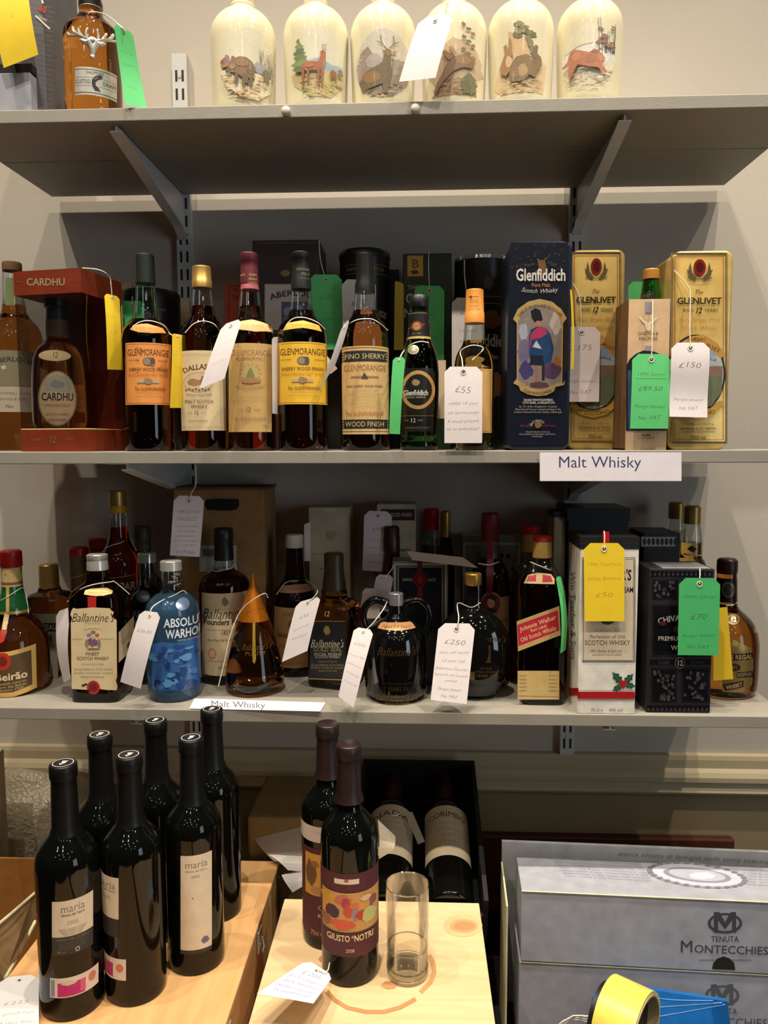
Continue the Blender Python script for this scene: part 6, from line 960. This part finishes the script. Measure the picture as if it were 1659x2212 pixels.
g2 = wine('wine_bottle', 'burgundy label wine bottle with red and orange painted panel', 753, 1606, CAPB, 'two burgundy label wine bottles', .1, capz=.235)
a = Art().rect(690, 1888, 826, 2068, BU).rect(722, 1900, 776, 1911, C(220, 206, 180)).blob(748, 1903, 6, 4, C(180, 90, 70), 3)
a.rect(697, 1930, 818, 2012, C(200, 170, 96)).rect(698, 1933, 817, 2009, C(206, 150, 84))
for k, (x, y, rx, ry, c_) in enumerate([(708, 1946, 16, 16, C(206, 160, 60)), (740, 1946, 24, 14, C(190, 110, 84)), (745, 1952, 10, 14, C(176, 64, 70)), (718, 1972, 16, 18, C(90, 44, 52)), (724, 1974, 9, 12, C(60, 52, 64)), (752, 1968, 14, 18, C(196, 80, 60)), (768, 1976, 9, 18, C(150, 130, 150)), (766, 1958, 12, 8, C(214, 110, 70)), (780, 1978, 14, 12, C(190, 60, 50)), (798, 1984, 18, 20, C(190, 190, 120)), (806, 1956, 10, 14, C(140, 84, 90)), (740, 1998, 34, 12, C(214, 90, 60)), (704, 1994, 12, 14, C(150, 100, 60)), (790, 1944, 14, 8, C(220, 190, 150))]): a.blob(x, y, rx, ry, c_, k+5, 18, .35)
a.line([(697, 1930), (818, 1930)], 1.5, C(200, 166, 96)).line([(697, 2012), (818, 2012)], 1.5, C(200, 166, 96)).text('GIUSTO', 731, 2027, 13, C(226, 200, 146), 50, 'b').text('di', 762, 2023, 6, C(226, 200, 146), 7).text('NOTRI', 786, 2027, 13, C(226, 200, 146), 42, 'b').text('2008', 756, 2053, 8, C(206, 186, 140), 20); g2.label('label', painterly(a, 690, 826, 1925, 2016, seed=3))
Q = [(664, 2073), (720, 2108), (677, 2168), (555, 2146)]
tag('white price tag with blue handwriting propped against the burgundy label bottle', Q, [atZ(*q, ZT+z).y for q, z in zip(Q, (.030, .030, .045, .045))], C(222, 220, 226), [('£ 200', .25, .14, .5), ('A tiny vintage of', .42, .1, .85), ('dark fabulous', .56, .1, .8), ('excellent old vines', .7, .1, .85), ('for sound drinks', .82, .1, .7)], [(706, 2098, atZ(706, 2098, ZT+.035).y), (712, 2080, g2.Y-.03)], 0, ink=C(104, 106, 180), cut=.16)
Q = [(2, 2112), (84, 2104), (84, 2240), (-30, 2250)]
tag('white price tag with red eyelet lying on the long pine wine case', Q, [atZ(*q, ZT+z).y for q, z in zip(Q, (.004, .012, .02, .02))], C(222, 218, 216), [('£225', .45, .13, .6), ('a good run', .62, .1, .8), ('of this fine', .76, .1, .8), ('quality wine', .9, .1, .8)], None, 0, ink=C(140, 136, 144), cut=.2)
# ---- drinking glass
P = atZ(880, 2136, ZT); gr = .0285; gy = P.y+gr; X0 = atY(880, 2110, gy).x; H = atY(878, 1909, gy).z-ZT; wl = atY(878, 2040, gy).z-ZT
r = thing('drinking_glass', 'straight clear drinking glass part filled with water', 'glass', (X0, gy, ZT)); G_TUM = thin('tumbler_glass', (.985, .987, .98, 1), .02)
loft('glass_wall', [(.012, gr-.001), (.06, gr-.0004), (H, gr), (H+.0006, gr-.0006), (H, gr-.0014), (.06, gr-.002), (.014, gr-.003)], G_TUM, r, caps=(0, 0), seg=48)
loft('rim', [(H-.0012, gr), (H+.0004, gr+.0002), (H+.001, gr-.0007), (H+.0004, gr-.0016), (H-.0012, gr-.0014)], thin('glass_rim', (.85, .86, .82, 1), .35), r, caps=(0, 0), seg=48)
loft('glass_base', [(0, gr-.004), (.002, gr-.0016), (.011, gr-.001), (.0125, gr-.0035), (.012, .006)], thin('solid_clear_glass', (.95, .955, .94, 1), .1), r, seg=48)
loft('water', [(.0135, gr-.0045), (.016, gr-.0032), (wl-.001, gr-.0024), (wl, gr-.0022)], thin('water_body', (.975, .98, .96, 1), .03), r, seg=48)
loft('water_surface', [(wl-.0008, gr-.0024), (wl+.0006, gr-.0021), (wl+.0002, gr-.0045)], thin('meniscus_glint', (.93, .94, .9, 1), .4), r, caps=(0, 0), seg=48)
for zz in (.0135, .006): loft('base_ring', [(zz-.0008, gr-.0016), (zz+.0006, gr-.0013), (zz+.0012, gr-.0040)], M['meniscus_glint'], r, caps=(0, 0), seg=48)
# ---- black case with two bottles lying in it
cx = atY(905, 1940, 1.135).x; tilt = math.radians(17); base = Vector((cx, 1.132, EYE-.772))
r = thing('wine_case', 'open black wine case leaning back with two lying bottles', 'wooden case', base); r.rotation_euler = (tilt, 0, 0); BK = paint('black_stained_wood', 18, 15, 13, .55)
MB_ = Matrix.Translation(base) @ Matrix.Rotation(tilt, 4, 'X'); hw = .105; D_ = .085; Ln = .312
def lbox(name, lo, hi, m, par): 
    bm = bmesh.new(); bmesh.ops.create_cube(bm, size=1)
    for v in bm.verts: v.co = Vector([lo[i]+(v.co[i]+.5)*(hi[i]-lo[i]) for i in range(3)])
    return bmlink(name, bm, m, par, world=False)
lbox('floor_board', (-hw, 0, 0), (hw, Ln, .006), BK, r); lbox('side_board', (-hw, 0, .006), (-hw+.007, Ln, D_), BK, r); lbox('side_board', (hw-.007, 0, .006), (hw, Ln, D_), BK, r); lbox('end_board', (-hw+.007, 0, .006), (hw-.007, .007, D_*.6), BK, r); lbox('end_board', (-hw+.007, Ln-.007, .006), (hw-.007, Ln, D_), BK, r); lbox('neck_rest', (-hw+.007, .255, .006), (hw-.007, .267, .03), BK, r)
for dx, txt, nm in ((-.048, 'NADA', 'lying wine bottle with cream label and a string tag in the black case'), (.048, 'CORIMBO', 'lying wine bottle with cream label lettered across the top in the black case')):
    o = thing('wine_bottle', nm, 'bottle', MB_ @ Vector((dx, .012, .0455)), 0, 'two bottles lying in the black case'); o.rotation_euler = (tilt-math.pi/2, 0, 0); ML = Matrix.Translation(o.location) @ o.rotation_euler.to_matrix().to_4x4()
    Z, R = pchip([q[0] for q in WP], [q[1] for q in WP], 3); loft('glass_body', [(0, .034)]+[(z, r_) for z, r_ in zip(Z, R) if z > .003], WINE, o)
    loft('capsule', [(.225, .0195), (.235, .0163), (.3, .0158), (.302, .014)], paint('dark_wine_capsule', 56, 18, 18, .5), o, seg=24)
    def cyl(u, v, d, ML=ML): a_ = u/.038; return ML @ Vector(((.0381+d)*math.sin(a_), (.0381+d)*math.cos(a_)*-1, v)) 
    def cyl2(u, y, d, ML=ML): a_ = u/.038; return ML @ Vector(((.0381+d)*math.sin(a_), -(.0381+d)*math.cos(a_), -y))
    a = Art(4e-5).rect(-.052, -.185, .052, -.075, C(196, 178, 146)).text(txt, 0, -.165, .012, C(60, 52, 44), .07, arc=.12)
    for k in range(5): a.text('vino de la tierra', 0, -.145+k*.013, .005, C(150, 132, 104), .05-.004*k, 't', .2)
    a.build('label', cyl2, o, 'paper', .006)
tag('small white tag tied to the lying bottle in the black case', [(876, 1760), (890, 1752), (918, 1818), (903, 1824)], [1.27, 1.27, 1.22, 1.22], C(196, 184, 166), [], [(866, 1756, 1.27), (856, 1762, 1.26), (846, 1760, 1.26)], 0, eye=False, cut=.2)
# ---- loose paper behind the bottles
KB = paint('brown_wrapping', 128, 106, 64, .8)
r = thing('brown_parcel', 'low brown paper parcel under the loose receipts', 'parcel', (atY(610, 1830, 1.28).x, 1.30, ZTAB)); A_ = atY(535, 1750, 1.24); B_ = atY(668, 1750, 1.24); box('parcel_body', (A_.x, 1.235, ZTAB), (B_.x, 1.40, atY(600, 1762, 1.24).z), KB, r, .006)
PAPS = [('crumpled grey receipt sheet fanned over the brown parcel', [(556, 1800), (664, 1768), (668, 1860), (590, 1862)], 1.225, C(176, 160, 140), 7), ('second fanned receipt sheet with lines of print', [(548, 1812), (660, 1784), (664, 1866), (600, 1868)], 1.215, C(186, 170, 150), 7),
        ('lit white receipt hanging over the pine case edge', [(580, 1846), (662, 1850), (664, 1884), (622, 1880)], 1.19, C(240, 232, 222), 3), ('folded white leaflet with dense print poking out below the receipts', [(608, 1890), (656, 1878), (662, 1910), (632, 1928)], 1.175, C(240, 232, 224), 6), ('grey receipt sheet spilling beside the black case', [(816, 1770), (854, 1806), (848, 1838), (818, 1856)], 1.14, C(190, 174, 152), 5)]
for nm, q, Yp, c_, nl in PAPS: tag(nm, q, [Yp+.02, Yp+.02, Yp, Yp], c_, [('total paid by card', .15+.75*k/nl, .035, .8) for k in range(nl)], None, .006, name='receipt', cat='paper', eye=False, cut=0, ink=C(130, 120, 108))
r = thing('plank', 'pale upright plank leaning on the wall below the dado rail', 'plank', (atY(796, 1720, 1.43).x, 1.43, ZTAB)); A_ = atY(778, 1720, 1.43); B_ = atY(814, 1720, 1.43); box('timber', (A_.x, 1.43, ZTAB), (B_.x, 1.452, atY(796, 1660, 1.43).z), paint('pale_timber', 150, 138, 112, .7), r, .001)
# ---- grey wine cartons
GC = paint('grey_carton', 164, 164, 172, .6); GC2 = paint('shaded_grey_carton', 150, 150, 150, .65); EDG = paint('raw_card_edge', 206, 202, 160, .7); YM = 1.085; ZM = EYE-.66  # second grey: the carton grey with the upright lid's shade in its colour
XA = atY(1126, 1990, YM).x; XB = XA+.50; zm = atY(1122, 2076, YM).z
RY = -.043; UX = Vector((math.cos(RY), math.sin(RY), 0)); PV = (XA, YM, 0)
def mont(label, z0, z1, Yf, dep, dx=0):
    r = thing('wine_carton', label, 'carton', ((XA+XB)/2+dx, Yf+dep/2, z0), 0, 'grey wine cartons'); box('carton_body', (XA+dx, Yf, z0), (XB+dx, Yf+dep, z1), GC, r, .0012, RY, PV); p = Vector((XA, Yf-.0004, z1-.0006)); tube('lid_edge', [p, p+UX*.5], .0012, EDG, r, 5, 0); return r
def emblem(a, cx, cy, s, col):
    a.ell(cx, cy, 37*s, 22*s, col, 30).ell(cx, cy, 31*s, 17*s, C(150, 150, 158), 30)
    a.poly([(cx-24*s, cy+20*s), (cx-24*s, cy-24*s), (cx-12*s, cy-24*s), (cx, cy-2*s), (cx+12*s, cy-24*s), (cx+24*s, cy-24*s), (cx+24*s, cy+20*s), (cx+15*s, cy+20*s), (cx+15*s, cy-6*s), (cx, cy+14*s), (cx-15*s, cy-6*s), (cx-15*s, cy+20*s)], col)
r = mont('pale grey wine carton with printed crest on top of its twin', zm, ZM, YM, .092); IK = C(70, 70, 78); a = Art(); emblem(a, 1566, 1994, 1, IK); a.text('TENUTA', 1566, 2028, 12, IK, 60).text('M', 1468, 2044, 25, IK, 30, al='l').text('ONTECCHIESI', 1499, 2049, 17, IK, 168, al='l', rot=.03).text('www.tenutamontecchiesi.it', 1566, 2073, 5, C(90, 90, 96), 112); a.build('print', plane_host((XA, YM-.0002, 0), UX, (0, 0, 1)), r, 'paper', 40)
Art().poly([(1538, 2093), (1541, 2080), (1550, 2070), (1563, 2066), (1576, 2070), (1586, 2080), (1588, 2095)], C(36, 34, 22)).build('finger_hole', plane_host((XA, YM-.0003, 0), UX, (0, 0, 1)), r, 'paper', 40)
a = Art()
for k in range(7): a.text('lettere antiche di casa montecchiesi nella valle', 1290+k*4, 1861+k*6, 4, C(150, 150, 164), 190, 't', .4, .06)
a.ell(1506, 1891, 108, 26, C(150, 150, 160), 36, .11).ell(1506, 1891, 98, 22, C(196, 198, 210), 36, .11).ell(1506, 1891, 74, 15, C(140, 140, 152), 32, .11).ell(1506, 1890, 62, 12, C(180, 182, 194), 30, .11).blob(1516, 1892, 32, 8, C(206, 208, 218), 4)
for k in range(28): t = k*.2244; a.ell(1506+103*math.cos(t), 1891+24*math.sin(t)+103*math.cos(t)*.11, 7, 2.6, C(120, 120, 132), 8)
for k in range(6): a.text('il vino della tenuta', 1650, 1882+k*6, 4, C(150, 150, 164), 90, 't', .4, .06)
a.build('top_print', shelf_plane(ZM+.0002), r, 'paper', 40)
r2 = mont('grey wine carton at the bottom of the pair behind the blue wrapping', ZTAB, zm-.002, YM+.002, .092, -.002); a = Art(); emblem(a, 1560, 2150, 1, C(96, 96, 102)); a.text('TENUTA', 1562, 2184, 12, C(96, 96, 102), 60).text('M', 1466, 2200, 25, C(96, 96, 102), 30, al='l').text('ONTECCHIESI', 1497, 2205, 17, C(96, 96, 102), 168, al='l', rot=.03); a.build('print', plane_host((XA, YM+.0017, 0), UX, (0, 0, 1)), r2, 'paper', 40)
YP = 1.195; XS = atY(1084, 1830, YP).x; zk = atY(1084, 1817, YP).z; r = thing('wine_carton', 'thin shaded grey carton lid standing upright behind the printed pair', 'carton', (XS+.25, YP, ZTAB), 0, 'grey wine cartons'); PV2 = (XS, YP, 0)
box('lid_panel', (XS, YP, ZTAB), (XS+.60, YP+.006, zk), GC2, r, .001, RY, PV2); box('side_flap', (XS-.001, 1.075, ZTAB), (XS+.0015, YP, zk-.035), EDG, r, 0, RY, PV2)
Art().text('antica tenuta di famiglia nella terra toscana', 1500, 1852, 9, C(112, 112, 112), 330, 't', .4, .055).build('print', plane_host((XS, YP-.0003, 0), UX, (0, 0, 1)), r, 'paper', 60)
# ---- blue wrapping, tape roll and cord
BL = paint('blue_plastic', 24, 104, 178, .4); YBW = 1.02
r = thing('blue_wrapping', 'folded bright blue plastic wrapping in front of the lower carton', 'wrapping', (atY(1430, 2212, YBW).x, YBW, ZTAB))
bpts = [(1283, 2160, 0), (1300, 2140, .012), (1330, 2126, .016), (1375, 2134, .02), (1460, 2146, .024), (1535, 2158, .02), (1572, 2164, 0)]; vs = []; fs = []
for x, y, dy in bpts:
    T = atY(x, y, YBW+dy); vs += [T, Vector((T.x+.004, T.y-.02, (T.z+ZTAB)/2)), Vector((T.x, T.y-.004, ZTAB)), Vector((T.x, T.y+.014, ZTAB)), Vector((T.x, T.y+.012, T.z-.004))]
for i in range(len(bpts)-1):
    for k in range(5): fs.append((5*i+k, 5*i+(k+1) % 5, 5*i+5+(k+1) % 5, 5*i+5+k))
fs += [tuple(range(5))[::-1], tuple(range(len(vs)-5, len(vs)))]; mesh('folded_sheet', vs, fs, BL, r)
for pts in ([(1390, 2178), (1480, 2172), (1560, 2166)], [(1400, 2200), (1480, 2186), (1566, 2170)], [(1380, 2150), (1450, 2160), (1540, 2162)]): tube('crease', [atY(x, y, YBW-.017) for x, y in pts], .0012, BL, r, 5)
# tape roll: axis roughly level, turned
P = atY(1352, 2214, .945); r = thing('tape_roll', 'yellow topped roll of parcel tape on a black dispenser', 'tape', (P.x, P.y, ZTAB)); ax = Vector((.80, -.60, 0)); e1 = Vector((0, 0, 1)); e2 = ax.cross(e1); Rt = .052; ctr = Vector((P.x, P.y, atY(1352, 2131, .945).z-Rt-.002))
def ring(name, r0, r1, h0, h1, m):
    vs, fs = [], []; n = 40
    for k in range(n):
        t = 2*math.pi*k/n; d = e1*math.cos(t)+e2*math.sin(t)
        for rr, hh in ((r1, h0), (r1, h1), (r0, h1), (r0, h0)): vs.append(ctr+d*rr+ax*hh)
    for k in range(n):
        for j in range(4): fs.append((4*k+j, 4*k+(j+1) % 4, 4*((k+1) % n)+(j+1) % 4, 4*((k+1) % n)+j))
    return mesh(name, vs, fs, m, r, 40)
ring('tape_layers', Rt-.004, Rt, -.026, .026, paint('yellow_tape', 232, 214, 96, .3)); ring('card_core', Rt-.0065, Rt-.004, -.027, .027, paint('tape_core', 190, 170, 130, .7)); ring('hub', .012, Rt-.0068, -.012, .012, M['black_card']); ring('dispenser_plate', .006, Rt-.012, -.036, -.030, M['black_card'])
bm = bmesh.new(); tubebm(bm, [ctr+ax*-.033+Vector((0, 0, .01)), ctr+ax*-.034+e2*.02+Vector((0, 0, -.02)), Vector((ctr.x, ctr.y, ZTAB+.012))+e2*.03], [.012, .014, .016], 10); bmlink('dispenser_handle', bm, M['black_card'], r, 60)
r = thing('white_cord', 'loops of thin white cord beside the tape roll', 'cord', atY(1240, 2210, 1.0)); WC = paint('white_cord_cotton', 220, 214, 200, .8)
for k in range(3): tube('loop', [atY(1196+k*8, 2226, 1.0), atY(1220+k*6, 2204-k*3, 1.0), atY(1250, 2202-k*4, 1.0), atY(1276, 2206-k*6, .995), atY(1288+k*3, 2184-k*5, .99), atY(1290, 2232, .99)], .0011, WC, r)
# ---- left: bubble wrap in an open cardboard box
KR = paint('orange_kraft', 158, 106, 46, .75); r = thing('cardboard_box', 'open brown cardboard box at the end of the long pine case', 'carton', (-.74, 1.12, ZTAB))
xa, xb = -1.0, -.585; ya, yb = .93, 1.185; zb1 = EYE-.80
box('back_wall', (xa, yb-.004, ZTAB), (xb, yb, atY(40, 1852, yb).z), KR, r); box('side_wall', (xb-.004, ya, ZTAB), (xb, yb-.004, zb1), KR, r); box('side_wall', (xa, ya, ZTAB), (xa+.004, yb-.004, zb1), KR, r); box('front_wall', (xa+.004, ya, ZTAB), (xb-.004, ya+.004, zb1), KR, r); box('base', (xa+.004, ya+.004, ZTAB), (xb-.004, yb-.004, ZTAB+.004), KR, r)
def flap(q, Ys):
    P = [atY(x, y, Y) for (x, y), Y in zip(q, Ys)]; N = (P[1]-P[0]).cross(P[3]-P[0]).normalized()*.004; vs = P+[p+N for p in P]; mesh('flap', vs, [(0, 1, 2, 3), (7, 6, 5, 4), (0, 4, 5, 1), (1, 5, 6, 2), (2, 6, 7, 3), (3, 7, 4, 0)], paint('dull_kraft', 112, 86, 52, .8), r)
flap([(-40, 2030), (76, 1926), (80, 1990), (10, 2118)], [1.0, 1.14, 1.12, .97]); tube('torn_edge', [atY(-30, 2018, .995), atY(30, 1968, 1.06), atY(76, 1928, 1.135)], .0022, EDG, r); tube('torn_edge', [atY(12, 2112, .962), atY(40, 2062, 1.04), atY(76, 1990, 1.11)], .0024, EDG, r)
m = mat('bubble_plastic', C(190, 176, 146), .28, trans=.25, nscale=14, namt=.12, bump=.9, bscale=130); bm = bmesh.new(); bmesh.ops.create_icosphere(bm, subdivisions=4, radius=1)
from mathutils import noise
for v in bm.verts:
    n = v.co.normalized(); k = 1+.13*noise.noise(n*2.2)+.05*noise.noise(n*6); v.co = Vector((-.72+n.x*k*.20, 1.365+n.y*k*.075, EYE-.757+n.z*k*.142))
r = thing('bubble_wrap', 'bundle of crumpled clear bubble wrap behind the brown cardboard box', 'bubble wrap', (-.72, 1.365, ZTAB)); bmlink('bundle', bm, m, r, 180)
r = thing('cream_box', 'pale cream box corner poking in above the bubble wrap', 'box', (-.85, 1.22, ZTAB)); B_ = atY(10, 1640, 1.262); box('carton', (B_.x-.2, 1.19, ZTAB), (B_.x, 1.262, atY(5, 1648, 1.20).z), M['pale_cream_card'], r, .002)
# ================================================================ pieces of parts hang on their part
RULE = {'eyelet': ('card',), 'capsule_print': ('capsule',), 'capsule_emblem': ('capsule',), 'capsule_lettering': ('capsule',), 'red_top': ('capsule',), 'pink_collar': ('capsule',), 'front_print': ('carton',), 'side_print': ('carton',), 'top_print': ('carton_body',),
        'print': ('carton', 'tin_body', 'tube_body', 'carton_body', 'front_panel', 'top_band', 'lid_panel'), 'relief_print': ('carton',), 'wine_stain': ('lid',), 'knot': ('lid',), 'clasp_loop': ('clasp',), 'slot_pattern': ('channel',), 'screw_head': ('channel',),
        'red_tape': ('lid',), 'wax_seal': ('ribbon',), 'lid_edge': ('carton_body',), 'cut_edge': ('window_pane',), 'torn_edge': ('flap',), 'cream_band': ('carton',), 'clear_tape': ('carton',), 'etched_marks': ('glass_neck',), 'crease': ('folded_sheet',), 'card_core': ('tape_layers',)}
base = lambda o: o.name.split('.')[0]
for o in list(bpy.data.objects):
    if o.parent and o.parent.parent is None and base(o) in RULE:
        sib = [c for c in o.parent.children if base(c) in RULE[base(o)]]
        if sib: o.parent = sib[0]
for o in list(bpy.data.objects):
    if o.parent is None and o.get('category') and not o.get('group'):
        c = o['category']; z = o.location.z
        sh = 'topmost shelf' if z > Z1-.01 else 'middle shelf' if z > Z2-.01 else 'lowest shelf' if z > Z3-.01 else 'table'
        if c == 'bottle' and z > Z3-.01: o['group'] = 'bottles on the '+sh
        elif c in ('box', 'tin', 'carton', 'gift box', 'case') and z > Z3-.01: o['group'] = 'boxes and tins on the '+sh
